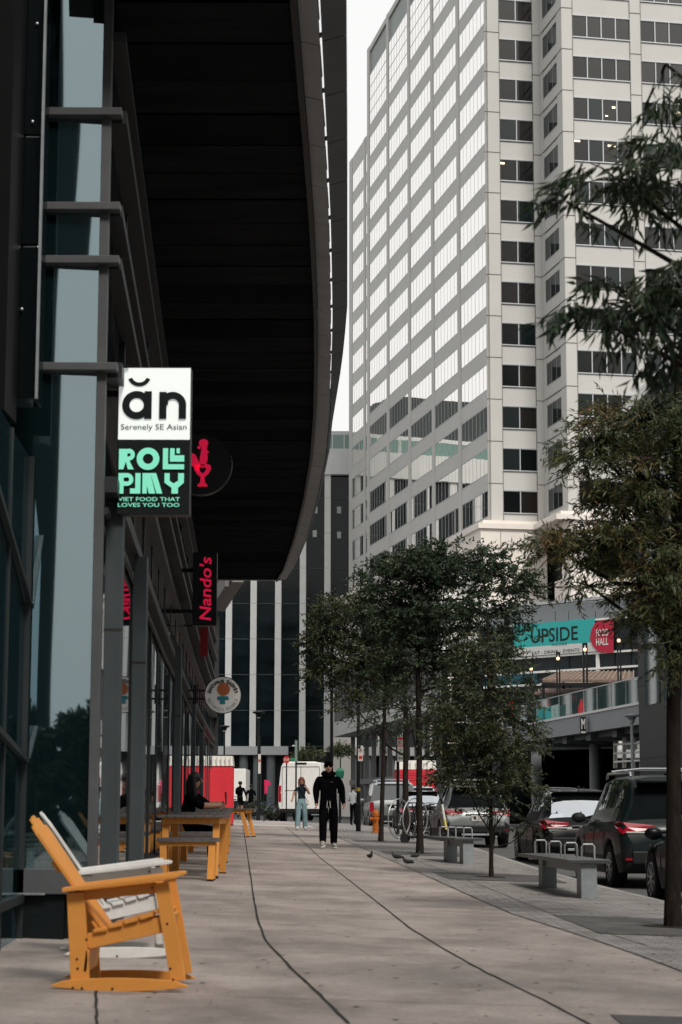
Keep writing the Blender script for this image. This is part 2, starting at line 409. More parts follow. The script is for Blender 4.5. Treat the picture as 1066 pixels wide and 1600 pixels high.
tag(uc.build('utility_cover', M['pit']), 'dark square utility cover set in the walk at the lower right edge', 'cover')

# ================================================================== TOWER (white precast office tower)
PHI = R(11.06); u1 = Vector((-math.sin(PHI), math.cos(PHI),0)); u2 = Vector((math.cos(PHI), math.sin(PHI),0))
TA = Vector((13.01,176.1,0)); ZT = 70.8; FH = 3.8; WH = 2.4
M['tw_l'] = mat('tower_precast', (.50,.497,.475), .7, noise=.05, nscale=.18, bump=.15, bscale=1.5)
M['tw_glass'] = glass('tower_glass', (.006,.0075,.008), -.08, 1.36, warp=.10, wscale=.12)
M['tw_glassb'] = glass('tower_glass_brown', (.016,.014,.0125), -.05, .95, warp=.06, wscale=.2)
M['tw_glassc'] = glass('tower_glass_green', (.002,.007,.007), -.04, 1.0, warp=.08, wscale=.2)
M['tw_glass'].node_tree.nodes['Glossy BSDF'].inputs[0].default_value = (.96,.94,.915,1)
M['tw_frame'] = mat('tower_window_frame', (.42,.44,.46), .4, metal=.4)
M['tw_panel'] = mat('tower_roof_panel', (.30,.33,.32), .6, noise=.05, nscale=.3)
tower = thing('office_tower', 'tall pale precast office tower with bands of windows, rising behind the street trees', 'building', TA)
def TP(t, s, z): return Vector((TA.x,TA.y,0)) + u1*t + u2*s + Vector((0,0,z))   # t away along left face, s along front
TR = Matrix(((u2.x,u1.x,0),(u2.y,u1.y,0),(0,0,1)))
TM = TR.to_4x4()
wall = MB(); jn = MB(); mul_far = MB(); win_far = MB(); wins = []
def tbox(mb, s0,s1,t0,t1,z0,z1):
    mb.box(TP((t0+t1)/2,(s0+s1)/2,(z0+z1)/2), (abs(s1-s0),abs(t1-t0),abs(z1-z0)), M=TM)
def ztop(k): return ZT - FH*k
KTOP = -4; KBOT = 11
# left face: 5 bays
pitch, ww_ = 10.42, 9.3
bays = [(51.2-ww_-pitch*i, 51.2-pitch*i) for i in range(5)]
REC = .06
ZROOF = ztop(KTOP)+3.6; ZCOR = ztop(KBOT)-2.75
# inner cores (dark) behind the glass
core = MB()
tbox(core, REC+.25, 30, REC+.3, 52, ZCOR-10, ZROOF-.6)
tbox(core, 5.2+REC+.25, 34, -6.72+REC+.3, REC+.31, ZCOR-10, ztop(-8))
core.build('core', M['dkpanel'], tower, world=True)
edges = [-0.0]; 
# piers on left face
ps = [(0,bays[4][0])] + [(bays[i+1][1],bays[i][0]) for i in (3,2,1,0)] + [(51.2,52.4)]
for a,b in ps: tbox(wall, 0, REC+.2, a, b, ZCOR-1, ZROOF)
for k in range(KTOP, KBOT+1):
    z0 = ztop(k)-WH
    zt = ztop(k+1) if k < KBOT else ZCOR-.5
    if k == -4: continue
    for (a,b) in bays: tbox(wall, .05, REC+.2, a, b, zt, z0)
for (a,b) in bays:   # roof parapet panel
    tbox(wall, .05, REC+.2, a, b, ZROOF-.7, ZROOF-.02)
pn = MB()
for (a,b) in bays: tbox(pn, .25, REC+.2, a, b, ztop(KTOP), ZROOF-.7)
pn.build('roof_panel', M['tw_panel'], tower, world=True)
def win(face, a, b, z0, z1, n, rows=1, plane=0, trim=False):
    wins.append((face,a,b,z0,z1,n,rows,plane,trim))
for i,(a,b) in enumerate(bays):
    for k in range(KTOP, KBOT+1):
        if k == -3: continue
        if k == -4: win('L', a, b, ztop(-3)-WH, ztop(-4), 7, 4)
        else: win('L', a, b, ztop(k)-WH, ztop(k), 7)
# left end block, set a little back
ZR2 = ztop(-2)+2.2
for a,b in ((52.4,53.9),(57.2,58.4),(65.2,67)): tbox(wall, .8, 1.4, a, b, ZCOR-1, ZR2)
for k in range(-2, KBOT+1):
    zt = ztop(k+1) if k < KBOT else ZCOR-.5
    for a,b in ((53.9,57.2),(58.4,65.2)):
        tbox(wall, .85, 1.4, a, b, zt, ztop(k)-WH); win('L', a, b, ztop(k)-WH, ztop(k), 3 if a<55 else 5, 1, .8)
for a,b in ((53.9,57.2),(58.4,65.2)): tbox(wall, .85,1.4,a,b, ztop(-2), ZR2-.02)
tbox(wall, 1.5, 30, 52.4, 67, ZCOR-10, ZR2-.6)
# front F1 (s 0..5.2, t=0), recessed windows looking toward -u1
ZF = ztop(-7)
for a,b in ((0.02,1.36),(4.5,5.2)): tbox(wall, a, b, -.0, REC+.2, ZCOR-1, ZF)
for k in range(-6, KBOT+1):
    zt = ztop(k+1) if k < KBOT else ZCOR-.5
    tbox(wall, 1.36, 4.5, .05, REC+.2, zt, ztop(k)-WH+.28); win('F', 1.36, 4.5, ztop(k)-WH+.28, ztop(k), 2, 1, 0, True)
# return face (s=5.2, t -6.72..0) looks left
for a,b in ((-.9,-.0),(-6.72,-5.2)): tbox(wall, 5.2, 5.2+REC+.2, a, b, ZCOR-1, ZF)
for k in range(-6, KBOT+1):
    zt = ztop(k+1) if k < KBOT else ZCOR-.5
    tbox(wall, 5.25, 5.2+REC+.2, -5.2, -.9, zt, ztop(k)-WH+.28); win('L', -5.2, -.9, ztop(k)-WH+.28, ztop(k), 3, 1, 5.2)
# front F2
s0 = 6.21
f2 = [(s0+6.35*i, s0+6.35*i+5.32) for i in range(3)]
pr = [(5.22,f2[0][0])]+[(f2[i][1],f2[i+1][0]) for i in range(2)]+[(f2[2][1],f2[2][1]+1.5)]
for a,b in pr: tbox(wall, a, b, -6.74, -6.74+REC+.2, ZCOR-1, ZF)
for k in range(-6, KBOT+1):
    zt = ztop(k+1) if k < KBOT else ZCOR-.5
    for a,b in f2:
        tbox(wall, a, b, -6.69, -6.72+REC+.2, zt, ztop(k)-WH+.28); win('F', a, b, ztop(k)-WH+.28, ztop(k), 4, 1, -6.72, True)
# panel joints in the precast at each floor
for k in range(-6, KBOT+1):
    z = ztop(k)+.55
    for a,b in ((0.0,1.4),(4.5,5.2)): tbox(jn, a, b, -.03, .05, z-.03, z+.03)
    for a,b in pr: tbox(jn, a, b, -6.77, -6.7, z-.03, z+.03)
    tbox(jn, 5.17, 5.25, -6.74, 0, z-.03, z+.03)
    if k >= KTOP:
        tbox(jn, -.02, .05, 0, bays[4][0], z-.03, z+.03)
for s_ in (1.36,4.5): tbox(jn, s_-.025, s_+.025, -.03, .06, ZCOR, ZF)
for s_ in (f2[0][0],f2[0][1],f2[1][0],f2[1][1]): tbox(jn, s_-.025, s_+.025, -6.77, -6.7, ZCOR, ZF)
wall.build('wall', M['tw_l'], tower, world=True, bevel=0)
jn.build('panel_joint', mat('tower_joint', (.16,.155,.15), .9), tower, world=True)
# windows: glass pane + frame sub-part
rw = random.Random(11)
def win_mesh(w):
    face,a,b,z0,z1,n,rows,pl,trim = w
    g = MB(); fr = MB(); step = (b-a)/n
    for i in range(n):
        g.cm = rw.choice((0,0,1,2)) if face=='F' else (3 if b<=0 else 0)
        p, q = a+i*step, a+(i+1)*step
        jit = (rw.random()-.5)*.006
        if face == 'L': g.quad(TP(p,pl+REC+jit,z0), TP(q,pl+REC-jit,z0), TP(q,pl+REC-jit,z1), TP(p,pl+REC+jit,z1))
        else: g.quad(TP(pl+REC+jit,p,z0), TP(pl+REC-jit,q,z0), TP(pl+REC-jit,q,z1), TP(pl+REC+jit,p,z1))
        if i:
            if face == 'L': tbox(fr, pl+REC-.012, pl+REC+.02, p-.02, p+.02, z0, z1)
            else: tbox(fr, p-.045, p+.045, pl+REC-.12, pl+REC+.02, z0, z1)
    for z in ([z0+.05, z1-.05] + [z0+(z1-z0)*j/rows for j in range(1,rows)]):
        if face == 'L': tbox(fr, pl+REC-.02, pl+REC+.02, a, b, z-.035, z+.035)
        else: tbox(fr, a, b, pl+REC-.14, pl+REC+.02, z-.05, z+.05)
    if trim:
        tbox(fr, a+.0, b-.0, pl+.02, pl+REC, z1-.14, z1-.02)
        tbox(fr, a-.0, b+.0, pl-.04, pl+REC, z0-.0, z0+.1)
    return g, fr
def warea(w):
    face,a,b,z0,z1,*_ = w; c = TP(*( ((a+b)/2, w[7]) if face=='L' else (w[7],(a+b)/2) ), (z0+z1)/2)
    el = c.z/ c.y
    if face=='F' and (c.x/c.y > .19): return 0
    if el > .415: return 0
    return (b-a)*(z1-z0)*(.3 if face=='L' else 1)
wins.sort(key=lambda w: -warea(w))
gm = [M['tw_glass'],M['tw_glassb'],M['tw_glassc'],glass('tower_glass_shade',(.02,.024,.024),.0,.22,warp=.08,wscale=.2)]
for i,w in enumerate(wins):
    g, fr = win_mesh(w)
    if i < 100:
        go = g.build('window', gm, tower, world=True)
        f_ = fr.build('frame', M['tw_frame'], None); 
        f_.data.transform(tower.matrix_basis.inverted()); f_.parent = go
    else: win_far = merge(win_far, g) if False else (win_far.add(g.v, g.f) or win_far); win_far.m[-len(g.f):] = g.m; mul_far.add(fr.v, fr.f)
wf = win_far.build('window', gm, tower, world=True, kind='stuff')
mf = mul_far.build('frame', M['tw_frame'], None); mf.data.transform(tower.matrix_basis.inverted()); mf.parent = wf
# lit ceiling lamps seen inside a few windows
cl = MB()
for (px,py,w,h) in ((785,255,7,3),(902,220,9,3),(956,228,12,3),(959,168,5,3),(948,181,4,2),(1060,176,6,3)):
    pl = -6.72 if px>870 else 0
    r = ray(px,py); n = u1; P0 = TP(pl+REC-.03,0,0); tt = (P0-Vector((0,0,CAMZ))).dot(n)/r.dot(n); p = Vector((0,0,CAMZ))+r*tt
    cl.box(p, (w/17,.02,h/17), M=TM)
cl.build('ceiling_light', emis('office_lamp', (1,.83,.6), 1.6), tower, world=True)
# podium with cornice
M['pod'] = mat('podium_stone', (.72,.67,.62), .7, noise=.05, nscale=.3, bump=.1, bscale=2)
pod = MB(); pod.cm = 0
tbox(pod, -1.0, 5.0, -1.0, 7.0, 0, ZCOR-.9)                     # corner block
tbox(pod, -.9, 30, 7.0, 68, 0, ZCOR-5.2)
tbox(pod, -.9, 30, 7.0, 68, ZCOR-2.1, ZCOR-.9)
for i in range(12): tbox(pod, -.98, .4, 7+5.1*i, 7.9+5.1*i, ZCOR-5.2, ZCOR-2.1)
tbox(pod, 5.0, 7.3, -7.7, -5.3, 0, ZCOR-.9)
tbox(pod, 5.05, 30, -7.6, 4, ZCOR-1.6, ZCOR-.92)
for z in (ZCOR-6.6, ZCOR-11.5, ZCOR-16.5):
    tbox(pod, 5.05, 30, -7.6, -3, z-1.4, z+.9)
pod.build('podium', M['pod'], tower, world=True)
cn = MB()
for (e,za,zb) in ((1.25,ZCOR-.9,ZCOR-.45),(.7,ZCOR-.45,ZCOR-.1)):
    tbox(cn, -e, 5.0-.0, -e, 68, za, zb); tbox(cn, 5.0-e+.002, 32, -6.72-e, -e+.01, za, zb-.002)
cn.build('cornice', M['pod'], tower, world=True)
pw = MB(); tbox(pw, -.4, .2, 7.2, 67, ZCOR-5.4, ZCOR-1.9); tbox(pw, 5.6, 29, -7.0, 2, 2, ZCOR-1.2)
pw.build('podium_glass', M['tw_glass'], tower, world=True)
pj = MB()
for z in (ZCOR-2.6, ZCOR-6.4, ZCOR-10): tbox(pj, -1.02, 5.02, -1.03, 6, z-.03, z+.03)
for s_ in (.8,): tbox(pj, s_-.03, s_+.03, -1.03, 0, 8, ZCOR-1)
pj.build('podium_joint', mat('pod_joint', (.3,.28,.26), .9), tower, world=True)

# ================================================================== DARK FINNED BUILDING at the end of the street
YB = 246.0
fb = thing('finned_building', 'dark glass office block with tall white vertical fins closing the end of the street', 'building', (0,YB,0))
def xb(px): return at(px, 1000, YB).x
zb0 = at(433,1167,YB).z; ztopb = at(540,742,YB).z; zroof = at(540,690,YB).z
g = MB(); g.b2((-75,YB+.6,zb0),(xb(556),YB+12,ztopb)); g.build('curtain_wall', mat('far_dark_glass', (.006,.011,.013), .1, spec=.25, noise=.5, nscale=.12, stretch=(1,1,2.5)), fb, world=True)
xs_ = [xb(p) for p in (357.5,396,434,473,511.5)]; stp = (xs_[-1]-xs_[0])/4
i0 = int((xs_[0]+75)/stp)
M['fin'] = mat('white_fin', (.56,.575,.57), .6, noise=.05, nscale=.5)
for i in range(-i0, 6):
    x = xs_[0]+stp*i; f_ = MB(); w = .38
    f_.b2((x-w,YB-.25,zb0-.6),(x+w,YB+.62,ztopb-.003)); f_.build('fin', M['fin'], fb, world=True)
sp = MB(); fl = 56/FPX*YB
for j in range(0,9):
    z = zb0 + 4.35*j + .02
    if z < ztopb-1: sp.b2((-75,YB+.5,z),(xb(556)-.01,YB+.62,z+.10))
sp.build('floor_line', mat('far_spandrel', (.05,.06,.062), .4), fb, world=True)
fj = MB()
for j in range(1,9):
    for i in range(-i0,6):
        x = xs_[0]+stp*i; fj.b2((x-.382,YB-.255,zb0+4.35*j),(x+.382,YB+.3,zb0+4.35*j+.06))
fj.build('fin_joint', mat('fin_joint', (.3,.31,.31), .8), fb, world=True)
cb2 = MB(); cb2.b2((-75,YB-.5,ztopb),(xb(556)+.01,YB+11,at(540,702,YB).z)); cb2.b2((-60,YB+1,at(540,702,YB).z),(xb(556)+.02,YB+10,at(540,700,YB).z)); cb2.build('cornice', M['fin'], fb, world=True)
tb_ = MB(); tb_.b2((-75,YB+2,ztopb),(-9,YB+11.8,ztopb+11)); tb_.build('hidden_reflection_block', mat('dark_reflection_block',(.045,.055,.055),.5), fb, world=True)  # hidden mass added to raise the dark reflection in the tower windows
pg = MB(); z1 = at(540,728-6,YB).z; pg.b2((-60,YB+1.5,at(540,700,YB).z),(xb(556)-.02,YB+9,at(540,670,YB).z)); pg.build('penthouse', M['fin'], fb, world=True)
pgl = MB(); pgl.b2((-60,YB+1.3,at(540,724,YB).z+1.9),(xb(556)-.03,YB+1.5,at(540,700,YB).z+1.9)); pgl.build('penthouse_glass', mat('green_glass', (.10,.19,.17), .2, spec=.8), fb, world=True)
pm = MB()
for i in range(9): pm.b2((xb(556)-1.45*i-.06,YB+1.2,at(540,700,YB).z),(xb(556)-1.45*i+.06,YB+1.31,at(540,700,YB).z+1.9))
pm.build('penthouse_mullion', M['fin'], fb, world=True)
bd = MB(); bd.b2((-75,YB-1.6,zb0-1.0),(xb(452),YB+1,zb0+.02)); bd.build('base_beam', mat('base_beam', (.33,.35,.36), .6), fb, world=True)
gf = MB(); gf.b2((-75,YB+2,0),(xb(556),YB+12,zb0-.02)); gf.build('ground_floor', mat('dark_lobby', (.02,.024,.026), .4, noise=.4, nscale=.5), fb, world=True)
for px in (322,345,383,404,425): 
    cc = MB(); p = xb(px); cc.tube([(p,YB-.6,.3),(p,YB-.6,zb0-1)], .55, 12); cc.build('column', mat('lobby_column', (.10,.12,.125), .5) if px==322 else bpy.data.materials['lobby_column'], fb, world=True, smooth=True)
ow = MB()
for (px,py) in ((493,797),(530,797),(492,834),(530,836)):
    p = at(px,py,YB+.45); ow.b2((p.x-.25,p.y-.04,p.z-.42),(p.x+.25,p.y,p.z+.42))
ow.build('pale_blind', mat('blind', (.36,.38,.37), .8), fb, world=True)  # small pale panels just in front of the dark curtain wall

gm_=MB(); rgm=random.Random(9)
for i in range(240):
    y=9.2+26*rgm.random()**1.3; x=rgm.uniform(xw(y)+.1,pav(y)-.1); r_=rgm.uniform(.007,.022); 
    gm_.quad(*[Vector((x+r_*(.8+.4*rgm.random())*math.cos(a*.785),y+r_*(.8+.4*rgm.random())*math.sin(a*.785),gz(x,y)+.0035)) for a in range(8)])
g_=gm_.build('gum_spots',mat('old_gum',(.10,.09,.082),.9)); g_['kind']='structure'
# ================================================================== LEFT BUILDING with the curved overhang
lb = thing('glass_building', 'dark glass and metal building on the left with a curved overhanging black soffit', 'building', (-4,15,0))
M['gl_store'] = glass('storefront_glass', (.012,.016,.017), .06, .92, see=.35, warp=.05, wscale=.5)
M['gl_bay'] = glass('bay_glass', (.012,.03,.033), .34, .8, see=.6, rough=.015, warp=.35, wscale=.22)
M['gl_bay'].node_tree.nodes['Glossy BSDF'].inputs[0].default_value = (.56,.72,.78,1)
M['gl_blk'] = glass('black_gloss_panel', (.004,.006,.007), .015, .35, rough=.06, warp=.5, wscale=1.5)
ZS = 7.5
# soffit plate, cut into crosswise panels
def edge_pt(px, py, z):
    r = ray(px,py); k = (z-CAMZ)/r.z; return Vector((0,0,CAMZ))+r*k
IN = [edge_pt(*p, ZS) for p in ((452,-150),(465,0),(474,120),(484,240),(492,360),(497,480),(497,560),(495,640),(489,710),(478,775),(462,840),(446,885),(434,905))]
INt = sorted([(p.y,p.x) for p in IN]); YE = IN[-1].y; Y0 = IN[0].y
def xin(y): return interp(INt, y)
nP = []
y = Y0
ylist = []
yy = Y0
while yy < YE-.6: ylist.append(yy); yy += .9 if yy < 26 else 1.0
ylist.append(YE)
sf = MB(); sg = MB(); rs = random.Random(4)
for i,(a,b) in enumerate(zip(ylist,ylist[1:])):
    dz = rs.uniform(0,.012)
    g_ = .02
    sf.cm = rs.choice((0,0,1))
    sf.quad((xw(a)-.3,a+g_,ZS+dz),(xin(a)-.04,a+g_,ZS+dz),(xin(b)-.04,b-g_,ZS+dz),(xw(b)-.3,b-g_,ZS+dz))
so2 = sf.build('soffit', [mat('soffit_black', (.024,.0245,.026), .6, spec=.0, noise=.3, nscale=.8, stretch=(1,4,1)), mat('soffit_black_b', (.017,.0175,.0185), .6, spec=.0, noise=.3, nscale=.8)], lb, world=True)
tp = MB()
for a,b in zip(ylist,ylist[1:]): tp.quad((xw(a)-.5,a,ZS+.05),(xin(a),a,ZS+.05),(xin(b),b,ZS+.05),(xw(b)-.5,b,ZS+.05))
tp.build('soffit_backing', M['dkpanel'], lb, world=True)
# edge strips: inner trim, first fascia panel, bracketed gap, outer fascia panel
W1 = [( edge_pt(px,py,ZS).y, w) for px,py,w in ((465,0,32),(484,240,25),(497,480,20),(489,710,20),(462,840,16),(434,905,12))]
def fw(y):  # width in metres of the first strip
    return interp(sorted((yy, w*yy/FPX*1.02) for yy,w in W1), y)
M['fasc'] = mat('fascia_panel', (.38,.385,.385), .6, noise=.12, nscale=1.5)
M['fasc2'] = mat('fascia_outer', (.12,.13,.132), .5, noise=.12, nscale=1.5)
fa = MB(); ft = MB(); fo = MB(); br = MB()
yl = []; yy = Y0
while yy < YE-.5: yl.append(yy); yy += 1.35
yl.append(YE)
def xo(y):   # outer edge of the outer strip seen from the walk
    pts = [(px,py) for px,py in ((541,-150),(541,0),(543,300),(543,480),(535,560),(519,660),(503,735),(483,800),(460,870),(447,905))]
    return interp(sorted([( edge_pt(px,py,ZS+.12).y, edge_pt(px,py,ZS+.12).x) for px,py in pts]), y)
for a,b in zip(yl,yl[1:]):
    x0,x1 = xin(a),xin(b); w0,w1 = fw(a),fw(b); e=.012
    fa.add([(x0,a+e,ZS+.02),(x0+w0,a+e,ZS-.02),(x1+w1,b-e,ZS-.02),(x1,b-e,ZS+.02),(x0,a+e,ZS+.3),(x0+w0,a+e,ZS+.12),(x1+w1,b-e,ZS+.12),(x1,b-e,ZS+.3)],
           [(0,1,2,3),(4,7,6,5),(0,4,5,1),(3,2,6,7),(1,5,6,2),(0,3,7,4)])
    ft.bar((x0-.03,a,ZS-.03),(x1-.03,b,ZS-.03),.05,.10)
    g0, g1 = x0+w0+.022, x1+w1+.022
    o0, o1 = max(xo(a), g0+.05), max(xo(b), g1+.05)
    fo.add([(g0,a+e,ZS+.02),(o0,a+e,ZS+.08),(o1,b-e,ZS+.08),(g1,b-e,ZS+.02),(g0,a+e,ZS+.5),(o0,a+e,ZS+.75),(o1,b-e,ZS+.75),(g1,b-e,ZS+.5)],
           [(0,1,2,3),(4,7,6,5),(0,4,5,1),(3,2,6,7),(1,5,6,2),(0,3,7,4)])
    br.bar((x0+w0-.03,a,ZS+.06),(g0+.04,a,ZS+.10),.02,.04)
    br.bar((x0+w0+.0,a+.3,ZS+.10),(x1+w1+.0,b-.3,ZS+.10),.012,.012)
fa.build('fascia_panel', M['fasc'], lb, world=True); ft.build('fascia_trim', M['blackm'], lb, world=True)
fo.build('fascia_outer', M['fasc2'], lb, world=True); br.build('fascia_bracket', M['steel'], lb, world=True)
en = MB(); en.b2((xw(YE)-.5,YE,ZS-.03),(xin(YE)+.1,YE+.12,ZS+.5)); en.build('soffit_end_trim', M['steel'], lb, world=True)
up = MB()   # storeys over the overhang
for a,b in zip(yl,yl[1:]):
    up.add([(-30,a,ZS+.5),(xin(a)-.2,a,ZS+.5),(xin(b)-.2,b,ZS+.5),(-30,b,ZS+.5),(-30,a,ZS+14),(xin(a)-.2,a,ZS+14),(xin(b)-.2,b,ZS+14),(-30,b,ZS+14)],
           [(0,1,2,3),(4,7,6,5),(0,4,5,1),(3,2,6,7),(1,5,6,2),(0,3,7,4)])
up.b2((-30,-12,ZS+2),(-2.6,Y0-.01,ZS+14))
up.build('upper_storeys', M['dkpanel'], lb, world=True)
bm2 = MB(); 
p1,p2 = at(372,902,62), at(343,948,66); bm2.bar(p1,p2,.35,.3); bm2.bar(p1+Vector((-.35,.3,0)),p2+Vector((-.35,.3,0)),.14,.5)
bm2.build('canopy_arm', M['curb'], lb, world=True)
# street wall: glass below, cladding strips above; mullions along the street
YB0 = 15.0
zm = [.42, 4.3, 5.13, 5.55, 6.3]
stations = [YB0+.02]
yy = YB0
steps = [2.5]*30
for s_ in steps:
    yy += s_
    if yy > 74: break
    stations.append(yy)
rg = random.Random(21)
def gx(y): return xw(y)-.15
for i,(a,b) in enumerate(zip(stations,stations[1:])):
    pane = MB(); j = (rg.random()-.5)*.016
    pane.quad((gx(a)+j,a+.03,.40),(gx(b)-j,b-.03,.40),(gx(b)-j,b-.03,3.2),(gx(a)+j,a+.03,3.2))
    if i < 30: pane.build('storefront_pane', M['gl_store'], lb, world=True, fix=False)
    pane = MB(); j = (rg.random()-.5)*.01
    pane.quad((gx(a)+j,a+.03,3.26),(gx(b)-j,b-.03,3.26),(gx(b)-j,b-.03,4.25),(gx(a)+j,a+.03,4.25))
    if i < 30: pane.build('transom_pane', M['gl_store'], lb, world=True, fix=False)
HB = {}; cl_ = MB()
for a,b in zip(stations[::2]+[stations[-1]],(stations[::2]+[stations[-1]])[1:]):
    for z,w,d in ((.2,.42,.12),(3.22,.05,.03),(3.42,.12,.16),(4.3,.12,.2),(5.13,.09,.16),(5.55,.09,.16),(6.3,.10,.2),(6.95,.08,.16)):
        HB.setdefault(z,MB()).bar((xw(a)-.12,a,z),(xw(b)-.12,b,z),d,w)
    cl_.quad((xw(a)-.16,a,4.3),(xw(b)-.16,b,4.3),(xw(b)-.16,b,ZS+.1),(xw(a)-.16,a,ZS+.1))
for q_ in HB.values(): q_.build('rail', M['mull'], lb, world=True)
cl_.build('spandrel_glass', M['gl_blk'], lb, world=True, fix=False)
vm = MB()
for i,y in enumerate(stations[1:]):
    w_ = .05
    vm.b2((gx(y)-.06,y-w_/2,.4),(gx(y)+.012,y+w_/2,4.3))
    if i%2==0: vm.b2((gx(y)-.06,y-w_/2,4.3),(gx(y)+.02,y+w_/2,ZS))
build_each(vm, 'mullion', M['mull'], lb, world=True)
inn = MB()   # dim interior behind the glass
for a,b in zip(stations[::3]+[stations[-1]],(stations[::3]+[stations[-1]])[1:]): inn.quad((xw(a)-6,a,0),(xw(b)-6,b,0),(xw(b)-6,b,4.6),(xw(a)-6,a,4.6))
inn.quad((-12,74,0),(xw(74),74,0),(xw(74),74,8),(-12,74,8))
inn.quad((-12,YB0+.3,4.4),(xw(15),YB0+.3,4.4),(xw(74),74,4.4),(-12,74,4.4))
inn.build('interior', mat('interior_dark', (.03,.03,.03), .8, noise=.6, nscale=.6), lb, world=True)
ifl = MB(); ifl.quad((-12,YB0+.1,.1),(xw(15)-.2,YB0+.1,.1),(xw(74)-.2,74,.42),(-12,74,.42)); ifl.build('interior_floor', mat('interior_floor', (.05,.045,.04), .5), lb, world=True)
# columns just outside the glass
for (pxl,pxr,Y) in ((160,187,15.5),(205,226,19.0),(272,282,30.0),(300,305,44.0),(314,318,57.0)):
    p, q = at(pxl,1200,Y), at(pxr,1200,Y); c = MB(); c.b2((p.x,Y-.07,gz(p.x,Y)-.02),(q.x,Y+.09,3.36)); 
    c.build('column', M['colm'], lb, world=True, bevel=.006)
    j = MB(); 
    for z in (2.35,): j.b2((p.x-.002,Y-.073,z),(q.x+.002,Y-.06,z+.02))
    j.build('column_joint', M['joint'], lb, world=True)
# end bay facing the camera
xr = at(140,1200,YB0).x; xl = -2.62
bay = MB(); zz = [.47]+zm[1:]+[9.5]
for i,(a,b) in enumerate(zip(zz,zz[1:])):
    q = MB(); j = (rg.random()-.5)*.012; q.quad((xl,YB0-.07,a),(xr+.02,YB0+j,a),(xr+.02,YB0+j,b),(xl,YB0-.07,b)); q.build('bay_pane', M['gl_bay'], lb, world=True, fix=False)
bf = MB(); bf.b2((xr,YB0-.05,.30),(xr+.07,YB0+.03,9.5)); 
for z in zm[1:]: bf.b2((xl-.3,YB0-.12,z-.03),(xr+.16,YB0+.0,z+.03))
bf.b2((xl-.3,YB0-.17,.39),(xr+.10,YB0+.02,.57)); bf.build('bay_frame', mat('bay_frame', (.085,.088,.092), .45, noise=.1, nscale=3), lb, world=True, bevel=.006)
sil = MB(); sil.b2((xl-.3,YB0-.19,.385),(xr-.28,YB0-.172,.40)); sil.build('sill_trim', M['galv'], lb, world=True)
bs = MB(); bs.b2((xl-.6,YB0-.12,-.1),(at(103,1440,YB0).x,YB0+.1,.38)); bs.build('base', M['granite'], lb, world=True)
bs = MB(); bs.b2((at(103,1440,YB0).x,YB0-.02,-.1),(xr+.1,YB0+.1,.38)); bs.build('base', M['granite'], lb, world=True)
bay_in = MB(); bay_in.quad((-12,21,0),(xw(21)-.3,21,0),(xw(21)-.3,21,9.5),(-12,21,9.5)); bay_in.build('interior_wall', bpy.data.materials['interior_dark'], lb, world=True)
# nearer street-side wall at the left border, with the projecting black glass fascia over it
nw = MB(); nw.quad((-2.33,YB0-.1,0),(-2.05,9,0),(-2.05,9,3.6),(-2.33,YB0-.1,3.6)); nw.build('near_glass', M['gl_bay'], lb, world=True, fix=False)
nf = MB()
for (a,b) in (((-2.31,YB0-.15,.0),(-2.31,YB0-.15,3.6)),((-2.28,13.7,0),(-2.28,13.7,3.6))): nf.bar(a,b,.04,.04,up=(0,1,0))
nf.bar((-2.30,YB0-.12,1.35),(-2.1,10.5,1.75),.04,.04); nf.bar((-2.30,YB0-.12,2.5),(-2.1,10.5,3.6),.04,.04); nf.bar((-2.31,YB0-.1,.36),(-2.02,9,.36),.05,.06)
nf.build('near_mullion', M['mull'], lb, world=True)
zf = at(72,630,14.2).z; xf = at(72,400,14.4).x; xf0 = at(-20,400,14.0).x
zj = [zf, at(72,392,14.2).z, at(72,222,14.2).z, 9.4]
for a,b in zip(zj,zj[1:]):
    q = MB(); q.b2((xf0-.6,14.05,a+.006),(xf,14.4,b-.006)); q.build('black_fascia_panel', M['gl_blk'], lb, world=True, bevel=.008)
pn_ = MB()
for (px,py) in ((58,37),(51,190),(31,271),(31,341),(34,483)):
    p = at(px,py,14.03); pn_.sphere(p, (.012,.012,.012), 8, 6)
pn_.build('panel_pin', M['galv'], lb, world=True)
ed = MB(); ed.b2((xf+.002,14.02,zf),(xf+.018,14.06,9.4)); ed.build('fascia_edge', M['steel'], lb, world=True)
un = MB(); un.b2((xf0-.9,13.5,at(10,640,13.5).z),(at(12,600,13.6).x,14.0,9.4)); un.build('bronze_fascia', mat('bronze_panel', (.007,.0075,.008), .5, spec=.05, noise=.1, nscale=2), lb, world=True)

